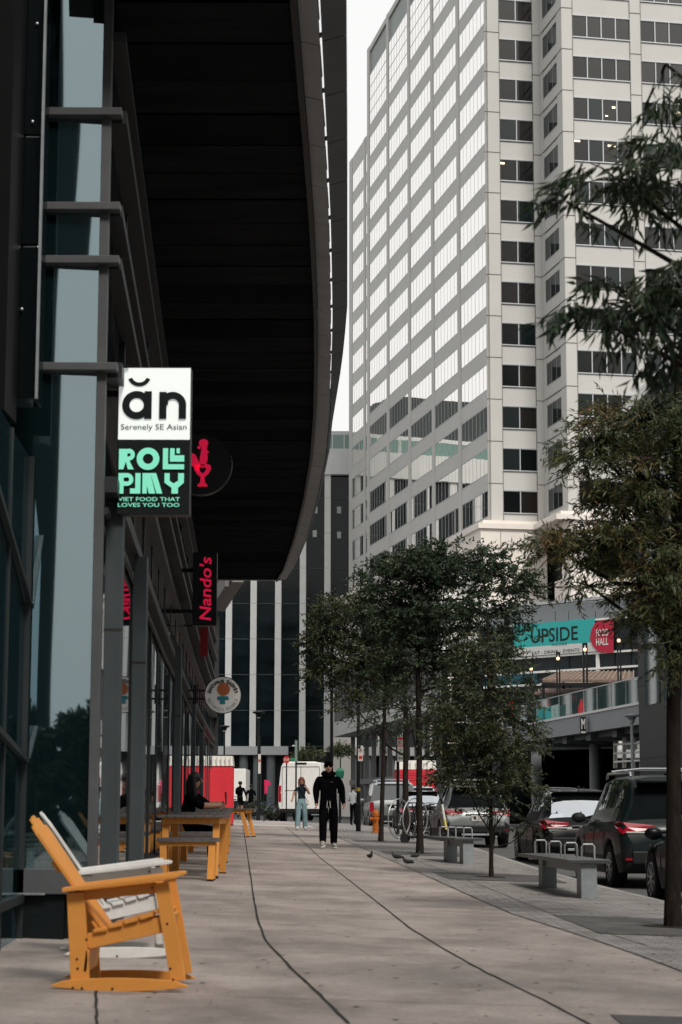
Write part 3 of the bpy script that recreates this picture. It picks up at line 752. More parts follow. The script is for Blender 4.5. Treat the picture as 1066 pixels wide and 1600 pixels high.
# planter inside the bay window
pl = thing('potted_palm', 'tall palm in a woven grey basket standing behind the lower bay window', 'plant', at(53,1372,YB0+.55)-Vector((0,0,.02)))
bk = MB(); nb = 10
for k in range(nb):
    z = .02+k*.034; bk.lathe([(.10+.006*k,z),(.112+.006*k,z+.008),(.114+.006*k,z+.022),(.10+.006*k,z+.03)], n=18)
for i in range(16):
    t = i*2*math.pi/16; bk.bar((.105*math.cos(t),.105*math.sin(t),0),(.165*math.cos(t),.165*math.sin(t),.36),.014,.01)
bk.build('basket', mat('wicker', (.5,.47,.42), .8, noise=.3, nscale=30), pl)
pb = MB(); rp = random.Random(8)
pb.tube([(0,0,.2),(.01,0,.5),(0,.01,.78)], [.018,.014,.01], 6)
for i in range(12):
    a = rp.uniform(0,6.28); L = rp.uniform(.3,.5); hh = rp.uniform(.25,.55); pts=[]
    for k in range(7):
        f = k/6; pts.append(Vector((math.cos(a)*L*f, math.sin(a)*L*f*.6, .75+hh*f-.45*f*f)))
    pb.tube(pts, .004, 4)
    for k in range(1,7):
        for j in range(3):
            c = pts[k-1].lerp(pts[k], j/3); dr = (pts[k]-pts[k-1]).normalized()
            for s_ in (-1,1):
                sd = Vector((-math.sin(a), math.cos(a), 0))*s_
                e = c + sd*.10 + dr*.06 - Vector((0,0,.05)); pb.quad(c-dr*.006, c+dr*.008, e)
pb.build('frond', mat('palm_leaf', (.03,.06,.035), .5), pl)

# ================================================================== SIGNS ON THE LEFT BUILDING
M['signblk'] = mat('sign_black', (.010,.012,.013), .35)
M['lit_white'] = emis('lit_white_acrylic', (.84,.90,.88), .40)
M['lit_teal'] = emis('lit_teal_letters', (.20,.70,.50), .42)
M['lit_pink'] = emis('lit_red_letters', (.72,.008,.06), .48)
M['ink'] = mat('black_vinyl', (.008,.012,.013), .4)
YS = 15.35
p0, p1 = at(181,800,YS), at(299,570,YS)
zc = (at(240,688,YS)).z; Wd = p1.x-p0.x; Hd = p1.z-p0.z
bsx = thing('blade_sign', 'rectangular lit blade sign, white panel reading an above a black panel with mint lettering', 'sign', ((p0.x+p1.x)/2, YS, zc))
q = MB(); q.b2((-Wd/2,0,-Hd/2),(Wd/2,.16,Hd/2)); q.build('sign_box', M['signblk'], bsx, bevel=.008)
k = Hd/232.0   # metres per photo pixel on the sign
def sp(px, py): return ((px-240)*k, (685-py)*k)
q = MB(); a = sp(185,684); b = sp(296,571); q.b2((a[0],-.006,a[1]),(b[0],.01,b[1])); q.build('light_panel', M['lit_white'], bsx)
wr = MB(); yq = -.012
def flat(poly, y=None):
    y = yq-.00015*len(wr.f); n=len(poly); wr.add([Vector((x,y,z)) for x,z in poly],[tuple(range(n))])
def flatp(*pp): flat([sp(*p) for p in pp])
# breve
cx,cz = sp(216.5,584); flat(arcband(12*k, 18.5*k, math.pi*1.12, math.pi*1.88, 14, cx, cz+2*k))
# a : ring and stem
cx,cz = sp(213,630)
for i in range(24):
    a0,a1 = i*math.pi/12,(i+1)*math.pi/12; flat(arcband(11*k,22.5*k,a0,a1,2,cx,cz))
flatp((225,608),(236.5,608),(236.5,652),(225,652))
# n
flatp((248,609),(259.5,609),(259.5,652),(248,652)); 
cx,cz = sp(269,630); 
for i in range(12):
    a0,a1 = i*math.pi/12,(i+1)*math.pi/12; flat(arcband(9.5*k,21*k,a0,a1,2,cx,cz))
flatp((278.5,630),(290,630),(290,652),(278.5,652)); flatp((259.4,617),(262,613),(262,630),(259.4,630))
wr.build('lettering', M['ink'], bsx, fix=False)
t = text_mb('Serenely SE Asian', 102*k, 11.5*k, M=T((sp(240,665)[0],-.012,sp(240,665.5)[1]))); t.build('tagline', M['ink'], bsx, fix=False)
wr = MB()
# ROLL
flatp((187,699),(194,699),(194,731),(187,731)); flatp((194,731),(194,699),(203,699),(203,706),(200,706),(200,712),(194,731))
cx,cz = sp(202,708); flat(arcband(3*k,9.5*k,-math.pi/2,math.pi/2,10,cx,cz)); flatp((196,711),(203,717),(210,731),(201,731)); flatp((194,711),(203,711),(203,717),(194,717))
cx,cz = sp(232,714.5)
for i in range(20):
    a0,a1 = i*math.pi/10,(i+1)*math.pi/10; flat(arcband(8*k,17.5*k,a0,a1,2,cx,cz))
flatp((255,698),(263,698),(263,723),(288,723),(288,731),(255,731)); flatp((266,698),(273,698),(273,709),(288,709),(288,719),(266,719)); flatp((276,698),(281,698),(281,706),(276,706))
# PLAY
flatp((187,737),(195,737),(195,769),(187,769)); cx,cz = sp(200,747); flat(arcband(3.5*k,10*k,-math.pi/2,math.pi/2,10,cx,cz)); flatp((195,737),(200,737),(200,744),(195,744)); flatp((195,750),(200,750),(200,757),(195,757))
flatp((213,737),(221,737),(221,769),(205,769),(205,761),(213,761))
flatp((224,737),(236,737),(244,769),(234,769),(231,756),(231,769),(224,769)); flatp((236,737),(245,737),(255,769),(246,769))
flatp((258,737),(266,737),(266,749),(272,753),(279,749),(279,737),(288,737),(288,752),(279,760),(279,769),(269,769),(269,760),(258,752))
wr.build('mint_lettering', M['lit_teal'], bsx, fix=False)
t = merge(text_mb('VIET FOOD THAT', 95*k, 6.2*k, bold=.01, M=T((sp(234.5,0)[0],-.012,sp(0,777.5)[1]))), text_mb('LOVES YOU TOO', 95*k, 6.2*k, bold=.01, M=T((sp(234,0)[0],-.012,sp(0,786.5)[1]))))
t.build('mint_tagline', M['lit_teal'], bsx, fix=False)
q = MB(); q.bar((-Wd/2-.22,.08,Hd/2-.2),(-Wd/2,.08,Hd/2-.2),.05,.05); q.bar((-Wd/2-.22,.08,-Hd/2+.2),(-Wd/2,.08,-Hd/2+.2),.05,.05); build_each(q, 'bracket', M['blackm'], bsx)

YR = 22.5; c = at(314,725,YR); k = (at(361,725,YR).x-c.x)/47
rsn = thing('round_sign', 'round black blade sign with a glowing red rooster emblem, half hidden by the rectangular sign', 'sign', c)
q = MB(); q.lathe([(.0,0),(47.5*k,0),(47.5*k,.12),(0,.12)], n=40, M=Matrix.Rotation(R(-90),4,'X')); q.build('disc', M['signblk'], rsn, bevel=0)
q = MB(); q.lathe([(47.6*k,-.008),(48.6*k,-.008),(48.6*k,.13),(47.6*k,.13)], n=40, M=Matrix.Rotation(R(-90),4,'X'), cap=False); q.build('rim', M['blackm'], rsn, smooth=True)
def rp_(px,py): return ((px-314)*k, (725-py)*k)
wr = MB()
def fr_(*pp): wr.add([Vector((x,-.012,z)) for x,z in (rp_(*p) for p in pp)],[tuple(range(len(pp)))])
# base, heart-shaped body, neck, head with comb, tail
fr_((309,761),(325,761),(324,757),(321,755),(320,747),(314,747),(313,755),(310,757))
cx,cz = rp_(317,734)
H = [(0,-15),(-9,-7),(-13.5,1),(-12,7),(-6,9),(0,5),(6,9),(12,7),(13.5,1),(9,-7)]
h2= [(x*.40,(z+2)*.42-1) for x,z in H]
for i in range(10):
    j=(i+1)%10; wr.add([Vector((cx+a*k,-.012,cz+b*k)) for a,b in (H[i],H[j],h2[j],h2[i])],[(0,1,2,3)])
fr_((313,726),(322,726),(325,717),(324,709),(327,706),(323,703),(324,697),(320,694),(315,697),(314,707),(312,716))
cx,cz = rp_(318,692); wr.add([Vector((cx+7.5*k*math.cos(a*.5236),-.0125,cz+6.5*k*math.sin(a*.5236))) for a in range(12)],[tuple(range(12))])
cx,cz = rp_(311,699); wr.add([Vector((cx+3*k*math.cos(a*1.047),-.012,cz+3*k*math.sin(a*1.047))) for a in range(6)],[tuple(range(6))])
fr_((311,738),(305,731),(298,727),(297,720),(300,717),(297,711),(301,708),(306,711),(309,718),(313,724))
wr.build('rooster_emblem', M['lit_pink'], rsn, fix=False)
q = MB(); q.bar((-47*k-.25,.06,.1),(-46*k,.06,.1),.05,.05); q.build('bracket', M['blackm'], rsn)

YN = 33.0; c = at(320,920,YN); k = YN*1.0/FPX
vs_ = thing('vertical_sign', "tall black blade sign with red Nando's lettering turned on its side", 'sign', c)
q = MB(); q.b2((-19*k,0,-58*k),(19*k,.18,58*k)); q.build('sign_box', M['signblk'], vs_, bevel=.01)
t = text_mb("Nando's", 100*k, 19*k, bold=.018, shear=.12, M=T((1*k,-.012,0)) @ Matrix.Rotation(R(-90),4,'Y')); t.build('lettering', M['lit_pink'], vs_, fix=False)
q = MB(); q.bar((-19*k-.35,.09,30*k),(-18*k,.09,30*k),.06,.06); q.bar((-19*k-.35,.09,-35*k),(-18*k,.09,-35*k),.06,.06); build_each(q, 'bracket', M['blackm'], vs_)
aw = thing('hanging_banner', 'narrow dark red banner hanging under the vertical black sign', 'banner', at(319,1002,36))
q = MB(); q.b2((-.07,-.02,-.27),(.07,.02,.27)); q.build('cloth', mat('red_banner', (.16,.012,.012), .8), aw)
q = MB(); q.bar((-.45,0,.28),(.08,0,.28),.03,.03); q.build('rod', M['blackm'], aw)

YG = 38.0; c = at(348.5,1086,YG); k = YG*1.0/FPX
bg_ = thing('round_bagel_sign', 'round white bagel shop sign with black lettering round its rim, on a bracket', 'sign', c)
RX = Matrix.Rotation(R(-90),4,'X')
q = MB(); q.lathe([(0,0),(28*k,0),(28*k,.10),(0,.10)], n=40, M=RX); q.build('disc', mat('sign_white', (.82,.82,.79), .4), bg_)
q = MB(); q.lathe([(28*k,-.006),(28.8*k,-.006),(28.8*k,.11),(28*k,.11)], n=40, M=RX, cap=False); q.build('rim', M['blackm'], bg_, smooth=True)
def ring_text(s, rad, a_from, a_to, size, mt, name, flip=False, bold=0):
    out = MB(); n = len(s)
    for i,ch in enumerate(s):
        if ch == ' ': continue
        a = a_from+(a_to-a_from)*i/(n-1)
        up_ = .75 if ch.islower() and ch not in 'thdlgk' else 1
        r_ = (a-math.pi/2) if not flip else (a+math.pi/2)
        m_ = T((rad*math.cos(a),-.008,rad*math.sin(a))) @ Matrix.Rotation(-r_,4,'Y')
        out = merge(out, text_mb(ch, size*(.35 if ch in 'l' else .7), size*up_, bold=bold, M=m_))
    out.build(name, mt, bg_, fix=False)
ring_text('Bethesda Bagels', 21.5*k, R(166), R(14), 6.4*k, M['ink'], 'rim_lettering', bold=.008)
ring_text('BETHESDA BAGELS', 22.5*k, R(200), R(340), 4.6*k, mat('grey_ink', (.25,.25,.25), .5), 'lower_lettering', flip=True)
q = MB(); q.add([Vector(((1+10*math.cos(a*.314))*k,-.009,(9+10*math.sin(a*.314))*k)) for a in range(20)],[tuple(range(20))]); q.build('bagel_emblem', mat('bagel_brown', (.42,.13,.05), .5), bg_, fix=False)
q = MB(); q.add([Vector((x*k,-.010,z*k)) for x,z in ((-8,-2),(8,-2),(10,-7),(3,-8),(4,-14),(-5,-14),(-4,-8),(-9,-7))],[tuple(range(8))]); q.build('teal_ribbon', mat('teal_ink', (.03,.22,.27), .5), bg_, fix=False)
q = MB()
for z in (7,-6): q.bar((-55*k,.05,z*k),(-28*k,.05,z*k),.035,.035)
q.bar((-44*k,.05,16*k),(-44*k,.05,-14*k),.06,.06); q.build('bracket', M['blackm'], bg_)
# ================================================================== BUILDINGS ACROSS THE STREET
def on_line(px, py, A, B):
    """point on the vertical plane through A-B seen at that place"""
    A, B = Vector(A), Vector(B); d = (B-A); n = Vector((-d.y, d.x, 0)); r = ray(px,py)
    t = (Vector((A.x,A.y,0))-Vector((0,0,0))).dot(n)/r.dot(n)
    return Vector((0,0,CAMZ))+r*t
# -- food hall with raised terrace
fh = thing('food_hall', 'two storey food hall with glass front, grey terrace parapet and dark undercroft across the street', 'building', (13,110,0))
PA = Vector((at(998,1100,94).x,94,0)); _b = at(818,1132,118.5); PB = Vector((_b.x,118.5,0))      # parapet line
dP = (PB-PA).normalized(); nP_ = Vector((dP.y,-dP.x,0)); nP_ = nP_ if nP_.x>0 else -nP_      # away from the street
def PW(t, off, z): return PA + dP*t + nP_*off + Vector((0,0,z))
def fbox(mb, t0,t1,o0,o1,z0,z1):
    vs=[PW(t,o,z) for z in (z0,z1) for o in (o0,o1) for t in (t0,t1)]
    return mb.add(vs,[(0,1,3,2),(4,6,7,5),(0,4,5,1),(2,3,7,6),(0,2,6,4),(1,5,7,3)])
Ltot = (PB-PA).length + 8
zpt = on_line(998,1101,PA,PB).z; zpb = on_line(998,1132,PA,PB).z; 
q = MB(); fbox(q,-3,Ltot,0,.4,zpb,zpt); q.build('parapet', mat('terrace_parapet', (.20,.215,.23), .55, noise=.06, nscale=.4), fh, world=True)
q = MB(); fbox(q,-3,Ltot,-.06,.46,zpt,zpt+.12); q.build('parapet_coping', mat('coping_white', (.55,.55,.54), .5), fh, world=True)
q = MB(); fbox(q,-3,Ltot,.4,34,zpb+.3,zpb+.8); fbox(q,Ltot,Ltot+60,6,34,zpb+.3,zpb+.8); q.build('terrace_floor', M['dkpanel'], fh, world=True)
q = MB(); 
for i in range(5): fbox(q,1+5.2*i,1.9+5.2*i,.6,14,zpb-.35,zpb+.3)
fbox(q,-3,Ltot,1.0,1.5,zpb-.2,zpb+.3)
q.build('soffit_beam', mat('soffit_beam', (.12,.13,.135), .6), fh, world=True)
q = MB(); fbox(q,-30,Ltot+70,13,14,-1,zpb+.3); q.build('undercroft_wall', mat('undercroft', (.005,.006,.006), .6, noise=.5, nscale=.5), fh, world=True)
q = MB()
for i in range(12): fbox(q,1+2.2*i,1.08+2.2*i,12.85,12.95,.3,3.0)
for z in (.5,1.5,2.9): fbox(q,-3,Ltot,12.86,12.94,z,z+.07)
q.build('shopfront_frame', mat('dim_frame', (.07,.075,.08), .5), fh, world=True)
def ucol(px, off):
    p = on_line(px,1180,PW(0,off,0),PW(5,off,0)); q = MB(); q.tube([(p.x,p.y,-.3),(p.x,p.y,zpb)],.33,20); q.build('column', mat('column_paint',(.16,.17,.175),.5) if 'column_paint' not in bpy.data.materials else bpy.data.materials['column_paint'], fh, world=True, smooth=True)
ucol(930,3.0); ucol(838,3.0); ucol(775,3)
# white framed corner window under the parapet
A_ = PW(0,2.0,0); 
def wq(px,py): return on_line(px,py,PW(0,2,0),PW(5,2,0))
q = MB()
for px in (960,974,988,1001): q.bar(wq(px,1146),wq(px,1200),.09,.09,up=(0,1,0))
for py in (1147,1162,1176,1189): q.bar(wq(960,py+1.5),wq(1001,py-1),.09,.09)
q.build('window_frame', M['whitep'], fh, world=True)
q = MB(); q.quad(wq(960,1147)+nP_*.05,wq(1001,1144)+nP_*.05,wq(1001,1235)+nP_*.05,wq(960,1238)+nP_*.05); q.build('window_pane', M['tw_glass'], fh, world=True, fix=False)
# metro style M pylon sign on the parapet
msn = thing('station_sign', 'small black upright sign with a white letter M mounted on the grey terrace parapet', 'sign', on_line(911.5,1134,PW(0,-.3,0),PW(5,-.3,0)))
kk = 100/FPX
q = MB(); q.b2((-4.5*kk,0,-14.5*kk),(4.5*kk,.3,14.5*kk)); q.build('sign_box', M['signblk'], msn, bevel=.02)
text_mb('M', 6.2*kk, 17*kk, bold=.03, M=T((0,-.02,3.0*kk))).build('letter', M['whitep'], msn, fix=False)
q = MB(); q.b2((-3.6*kk,-.02,-12*kk),(3.6*kk,-.004,-8.5*kk)); q.build('lower_panel', M['whitep'], msn)
# glass balustrade
q = MB()
zr = zpt+.12
n_ = 12
for i in range(n_): 
    t0 = Ltot*i/n_; q.quad(PW(t0+.04,.15,zr),PW(t0+Ltot/n_-.04,.15,zr),PW(t0+Ltot/n_-.04,.15,zr+1.15),PW(t0+.04,.15,zr+1.15))
q.build('balustrade_glass', glass('rail_glass', (.03,.09,.08), .05, .5, see=.6), fh, world=True, fix=False)
q = MB(); q.bar(PW(-3,.15,zr+1.18),PW(Ltot,.15,zr+1.18),.06,.05)
for i in range(n_+1): q.bar(PW(Ltot*i/n_,.15,zr),PW(Ltot*i/n_,.15,zr+1.16),.05,.05,up=(0,1,0))
q.build('handrail', M['galv'], fh, world=True)
# upper glazed front, set back from the terrace
UA = Vector((at(1004,965,128).x,128,0)); UB = Vector((at(752,984,138).x,138,0)); dU=(UA-UB).normalized(); nU=Vector((-dU.y,dU.x,0))
def UU(px,py,off=0): return on_line(px,py,UB-nU*off,UA-nU*off)
def ubox(mb, px0,px1,pyt,pyb,o0,o1):
    """box on the upper front between two photo columns; o = how far it stands proud"""
    a,b = UU(px0,pyt), UU(px0,pyb); zt,zb = a.z,b.z
    a2 = UU(px1,(pyt+pyb)/2); p=Vector((a.x,a.y,0)); r_=Vector((a2.x,a2.y,0))
    vs=[e - nU*o + Vector((0,0,z)) for z in (zb,zt) for o in (o0,o1) for e in (p,r_)]
    return mb.add(vs,[(0,1,3,2),(4,6,7,5),(0,4,5,1),(2,3,7,6),(0,2,6,4),(1,5,7,3)])
q = MB(); ubox(q,748,1075,984,1175,-.4,-.02); q.build('upper_wall', mat('hall_dark_glass', (.010,.016,.018), .15, spec=.15, noise=.5, nscale=.3), fh, world=True)
M['hall_gl'] = glass('hall_glass', (.045,.06,.065), .04, .5)
q = MB(); ubox(q,757,1075,955,982,-.3,.02); q.build('upper_glass_band', M['hall_gl'], fh, world=True)
q = MB(); ubox(q,745,1075,951,955,-.3,.3); q.build('roof_edge', M['tw_frame'], fh, world=True)
q = MB()
for py in (981.5,1031,1054,1073): ubox(q,757,1075,py,py+3,-.2,.10)
q.build('white_rail', M['whitep'], fh, world=True)
q = MB()
for px in (757,777,804,831,868,889,931,960,985): ubox(q,px,px+1.2,955,1120,-.2,.045)
q.build('mullion', M['blackm'], fh, world=True)
q = MB(); ubox(q,932,937,1020,1050,-.1,.07); q.build('white_post', M['whitep'], fh, world=True)
q = MB(); ubox(q,757,840,1056,1074,-.1,.05); q.build('teal_panel', mat('teal_glass', (.01,.075,.10), .3), fh, world=True)
# white clad wing to the left of the hall
q = MB(); wa = UU(690,950); 
wing = thing('white_clad_wing', 'white horizontally clad block half hidden by trees, left of the food hall', 'building', (wa.x,wa.y,0))
WA = Vector((at(757,960,139).x,139,0)); WB = Vector((at(700,960,136).x,136,0))
def wbox(mb, px0,px1,py0,py1,Y,d=.3): 
    a,b = at(px0,py0,Y),at(px1,py1,Y); mb.b2((a.x,Y,b.z),(b.x,Y+d,a.z)); return mb
q = MB(); wbox(q,690,757,925,1020,140,12); q.build('wall', M['whitep'], wing, world=True)
q = MB()
for i in range(12): wbox(q,690,757,930+7*i,930.8+7*i,139.98,.1)
wbox(q,735,736,925,1020,139.97,.1); q.build('siding_joint', mat('siding_joint', (.3,.3,.3), .8), wing, world=True)
q = MB(); wbox(q,690,757,1022,1200,140.3,12); q.build('glazing', M['tw_glass'], wing, world=True)
q = MB(); 
for (a,b,c_,d_) in ((703,706,1022,1130),(728,730,1022,1130),(755,757,1022,1130)): wbox(q,a,b,c_,d_,140.2,.2)
for py in (1058,1070,1081,1128,1160): wbox(q,700,757,py,py+2,140.18,.2)
q.build('window_frame', M['whitep'], wing, world=True)
# long low podium block along the far side of the street, glass over a slanting stone band
pb_ = thing('street_block', 'low glass fronted block with a pale sloping stone band, seen between the tree trunks', 'building', (4,150,0))
SA = Vector((at(520,1150,205).x,205,0)); SB = Vector((at(700,1080,142).x,142,0)); dS=(SB-SA).normalized()
def SW(t,off,z): n=Vector((-dS.y,dS.x,0)); return SA+dS*t+n*off+Vector((0,0,z))
LS=(SB-SA).length
def sbox(mb,t0,t1,o0,o1,z0,z1):
    vs=[SW(t,o,z) for z in (z0,z1) for o in (o0,o1) for t in (t0,t1)]
    return mb.add(vs,[(0,1,3,2),(4,6,7,5),(0,4,5,1),(2,3,7,6),(0,2,6,4),(1,5,7,3)])
z1_ = on_line(520,1152,SA,SB).z; z2_ = on_line(520,1130,SA,SB).z
q = MB(); sbox(q,0,LS,0,6,z1_,z2_); q.build('stone_band', mat('band_stone', (.42,.42,.41), .7, noise=.08, nscale=.5), pb_, world=True)
q = MB(); sbox(q,.2,LS,.3,3,z2_,z2_+5); q.build('upper_glazing', M['tw_glass'], pb_, world=True)
q = MB(); sbox(q,.2,LS,2.0,6,-.2,z1_); q.build('lower_glazing', M['tw_glass'], pb_, world=True)
q = MB()
for i in range(int(LS/2.4)): sbox(q,.3+2.4*i,.75+2.4*i,.1,.5,z2_,z2_+5); 
for i in range(int(LS/4.8)): sbox(q,.3+4.8*i,.6+4.8*i,1.8,2.1,0,z1_)
sbox(q,0,LS,1.7,2.1,3.4,3.9)
q.build('pier', mat('block_pier',(.14,.145,.145),.6), pb_, world=True)
q = MB(); sbox(q,-.1,LS,-.05,3.1,z2_+5,z2_+6); q.build('roof_edge', M['whitep'], pb_, world=True)
# dark granite building on the right border with a white eave
YD = 90.0
gr = thing('granite_building', 'dark granite building with a white slanting roof edge, behind the brown leaved tree', 'building', (at(998,1200,YD).x,YD,0))
xg = at(998,1100,YD).x
def gl_(y): return xg + (YD-y)*.0527
ze = at(998,650,YD).z
def gbox(mb, ya,yb,o0,o1,z0,z1):
    vs=[Vector((gl_(y)+o,y,z)) for z in (z0,z1) for o in (o0,o1) for y in (ya,yb)]
    return mb.add(vs,[(0,1,3,2),(4,6,7,5),(0,4,5,1),(2,3,7,6),(0,2,6,4),(1,5,7,3)])
q = MB(); gbox(q,YD,60,.0,14,-1,ze-1.6); q.build('wall', M['granite'], gr, world=True)
q = MB(); gbox(q,YD+.5,60,-.9,14,ze-.45,ze); q.build('eave', M['whitep'], gr, world=True)
q = MB(); gbox(q,YD+.3,60,-.6,13.5,ze-.75,ze-.45); q.build('eave_soffit', M['tw_panel'], gr, world=True)
q = MB()
for i in range(5): gbox(q,YD+.1,60,-.12,.2,ze-1.6+.16*i,ze-1.52+.16*i)
q.build('louvre', M['mull'], gr, world=True)
q = MB()
for i in range(7): gbox(q,YD-1.5-4*i,YD-4.6-4*i,-.03,.1,5.5,ze-2.4)
q.build('window_strip', M['hall_gl'], gr, world=True)
q = MB()
for z in (3.2,6.4,9.6,12.8): gbox(q,YD+.01,60,-.012,.1,z,z+.03)
q.build('granite_joint', M['joint'], gr, world=True)
q = MB(); q.b2((xg+.9,YD+.0,2.6),(xg+3.2,YD-2.4,2.75)); q.build('entrance_canopy', M['mull'], gr, world=True)

# -- banner on the food hall
bn = thing('shop_banner', 'wide teal banner reading UPSIDE with a red FOOD HALL octagon, hung on the glass front', 'banner', UU(882,1000,.1))
def bb(name, px0,px1,pyt,pyb,o0,o1,m): q=MB(); ubox(q,px0,px1,pyt,pyb,o0,o1); return q.build(name,m,bn,world=True)
bb('teal_cloth',805,932,977,1013,.12,.16,mat('teal_vinyl',(.035,.36,.35),.55))
bb('white_strip',805,936,1013,1027,.12,.16,mat('strip_white',(.55,.55,.53),.55))
q = MB(); cpx=[(937,970),(957,969),(958.5,971),(958.5,1019),(957,1020),(935,1019),(926,1009),(922,998),(924,984),(930,973)]
pts=[UU(x,y,.20) for x,y in cpx]; q.add(pts+[p+nU*.03 for p in pts],[tuple(range(10)),tuple(range(19,9,-1))]+[(i,(i+1)%10,(i+1)%10+10,i+10) for i in range(10)]); q.build('red_octagon', mat('banner_red',(.42,.02,.05),.55), bn, world=True)
ang = math.atan2(dU.y,dU.x)
def btxt(s, px,py,w,h,m,bold=0,off=.215,name='lettering',**kw):
    c=UU(px,py,off); kx = (UU(px+10,py,off)-UU(px-10,py,off)).length/20; kz = UU(px,py-1,off).z-UU(px,py,off).z
    t=text_mb(s,w*kx,h*kz,bold=bold,M=T(c)@Matrix.Rotation(ang,4,'Z'),**kw); return t
btxt('UPSIDE',866,991.5,73,22,0,.01,.175).build('lettering', M['ink'], bn, world=True, fix=False)
btxt('MOORE',874,1007,23,4,0,.0,.175,space=1.4).build('small_lettering', M['ink'], bn, world=True, fix=False)
btxt('EAT - DRINK - EVENTS',868,1018,74,5,0,0,.175).build('strip_lettering', M['ink'], bn, world=True, fix=False)
merge(btxt('FOOD',941,988.5,19,11,0,.01,.225), btxt('HALL',941,1002.5,19,11,0,.01,.225)).build('red_lettering', M['whitep'], bn, world=True, fix=False)
# small teal banner on the balustrade
def bp(px,py): return on_line(px,py,PW(0,-.05,0),PW(5,-.05,0))
sb = thing('balustrade_banner', 'small teal and white banner tied to the glass terrace rail', 'banner', bp(856,1115))
q = MB(); q.quad(bp(839,1108),bp(862,1103),bp(862,1126),bp(839,1131)); q.build('teal_cloth', bpy.data.materials['teal_vinyl'], sb, world=True, fix=False)
q = MB(); q.quad(bp(862,1103),bp(873,1100),bp(873,1123),bp(862,1126)); q.build('pale_cloth', mat('pale_teal',(.3,.45,.42),.6), sb, world=True, fix=False)
angP = math.atan2(-dP.y,-dP.x)
c=bp(850.5,1117)-nP_*.03; text_mb('UPSIDE', .62, .5, M=T(c)@Matrix.Rotation(angP,4,'Z')).build('lettering', M['ink'], sb, world=True, fix=False)
c=bp(867.5,1113)-nP_*.03; text_mb('EAT\nLIVE', .28, .38, M=T(c)@Matrix.Rotation(angP,4,'Z')).build('lettering', M['ink'], sb, world=True, fix=False)
# pergola with shingled roof on the terrace
Yp = 116.0
pg_ = thing('terrace_pergola', 'dark timber pergola with a brown shingled roof on the terrace', 'pergola', (at(920,1080,Yp).x,Yp,zpt))
M['shin']=mat('brown_shingle',(.15,.105,.085),.8,noise=.3,nscale=3,stretch=(1,1,1))
def pp_(px,py,Y): return at(px,py,Y)
q = MB(); a,b,c,d = pp_(848,1063,Yp),pp_(879,1049,Yp+2.5),pp_(990,1049,Yp+2.5),pp_(990,1063,Yp)
q.add([a,b,c,d]+[v-Vector((0,0,.12)) for v in (a,b,c,d)],[(0,1,2,3),(4,7,6,5),(0,4,5,1),(1,5,6,2),(2,6,7,3),(3,7,4,0)]); q.build('roof', M['shin'], pg_, world=True)
q = MB()
for i in range(18): e=b.lerp(c,i/17); f=a.lerp(d,i/17); q.bar(e+Vector((0,0,.03)),f+Vector((0,0,.03)),.07,.07)
q.build('roof_batten', mat('batten',(.22,.17,.14),.8), pg_, world=True)
q = MB()
for px,Y in ((849,Yp+.1),(880,Yp+2.4),(952,Yp+.1),(985,Yp+.1)): e=pp_(px,1062 if Y<Yp+1 else 1051,Y); q.bar((e.x,e.y,zpt),e-Vector((0,0,.14)),.16,.16,up=(0,1,0))
q.bar(a-Vector((0,0,.22)),d-Vector((0,0,.22)),.14,.16); q.build('post', M['blackm'], pg_, world=True)
pg2 = thing('lower_pergola', 'low brown shingled awning at the left end of the terrace', 'pergola', (at(845,1085,Yp+1).x,Yp+1,zpt))
q = MB(); a,b,c,d = pp_(835,1083,Yp+1),pp_(842,1076,Yp+2.5),pp_(948,1074,Yp+2.5),pp_(948,1082,Yp+1)
q.add([a,b,c,d]+[v-Vector((0,0,.12)) for v in (a,b,c,d)],[(0,1,2,3),(4,7,6,5),(0,4,5,1),(1,5,6,2),(2,6,7,3),(3,7,4,0)]); q.build('roof', M['shin'], pg2, world=True)
q = MB()
for px in (838,868,905,940): e=pp_(px,1083,Yp+1.1); q.bar((e.x,e.y,zpt),e,.1,.1,up=(0,1,0))
q.build('post', M['blackm'], pg2, world=True)
# lamp posts and string light poles on the terrace
M['bulb']=emis('globe_bulb',(1,.62,.38),1.3)
for i,(px,pt,pb2,pw_,Y,lab) in enumerate(((872,1022,1100,6,112,'terrace light pole left of the pergola, tall and dark with a globe lamp'),(914,1008,1090,7.5,108,'tallest dark terrace light pole with a glowing globe near its top'),(830,1038,1110,5,114,'thin terrace light pole with a small globe at the left end of the rail'),(967,994,1080,6,110,'terrace light pole right of the red octagon, half behind leaves'))):
    e = at(px,pt,Y); lp = thing('light_pole', lab, 'lamp post', (e.x,Y,zpt), group='terrace light poles')
    q = MB(); w = pw_*Y/FPX/2; q.b2((-w,-w,0),(-w*.4,w,e.z-zpt)); q.b2((w*.4,-w,0),(w,w,e.z-zpt)); q.b2((-w,-w,e.z-zpt),(w,w,e.z-zpt+.12)); q.build('pole', M['blackm'], lp)
    g = at(px,pt+7,Y-.3); q = MB(); q.sphere((g.x-e.x,-.3,g.z-zpt),.10,10,8); q.build('globe', M['bulb'], lp, smooth=True)
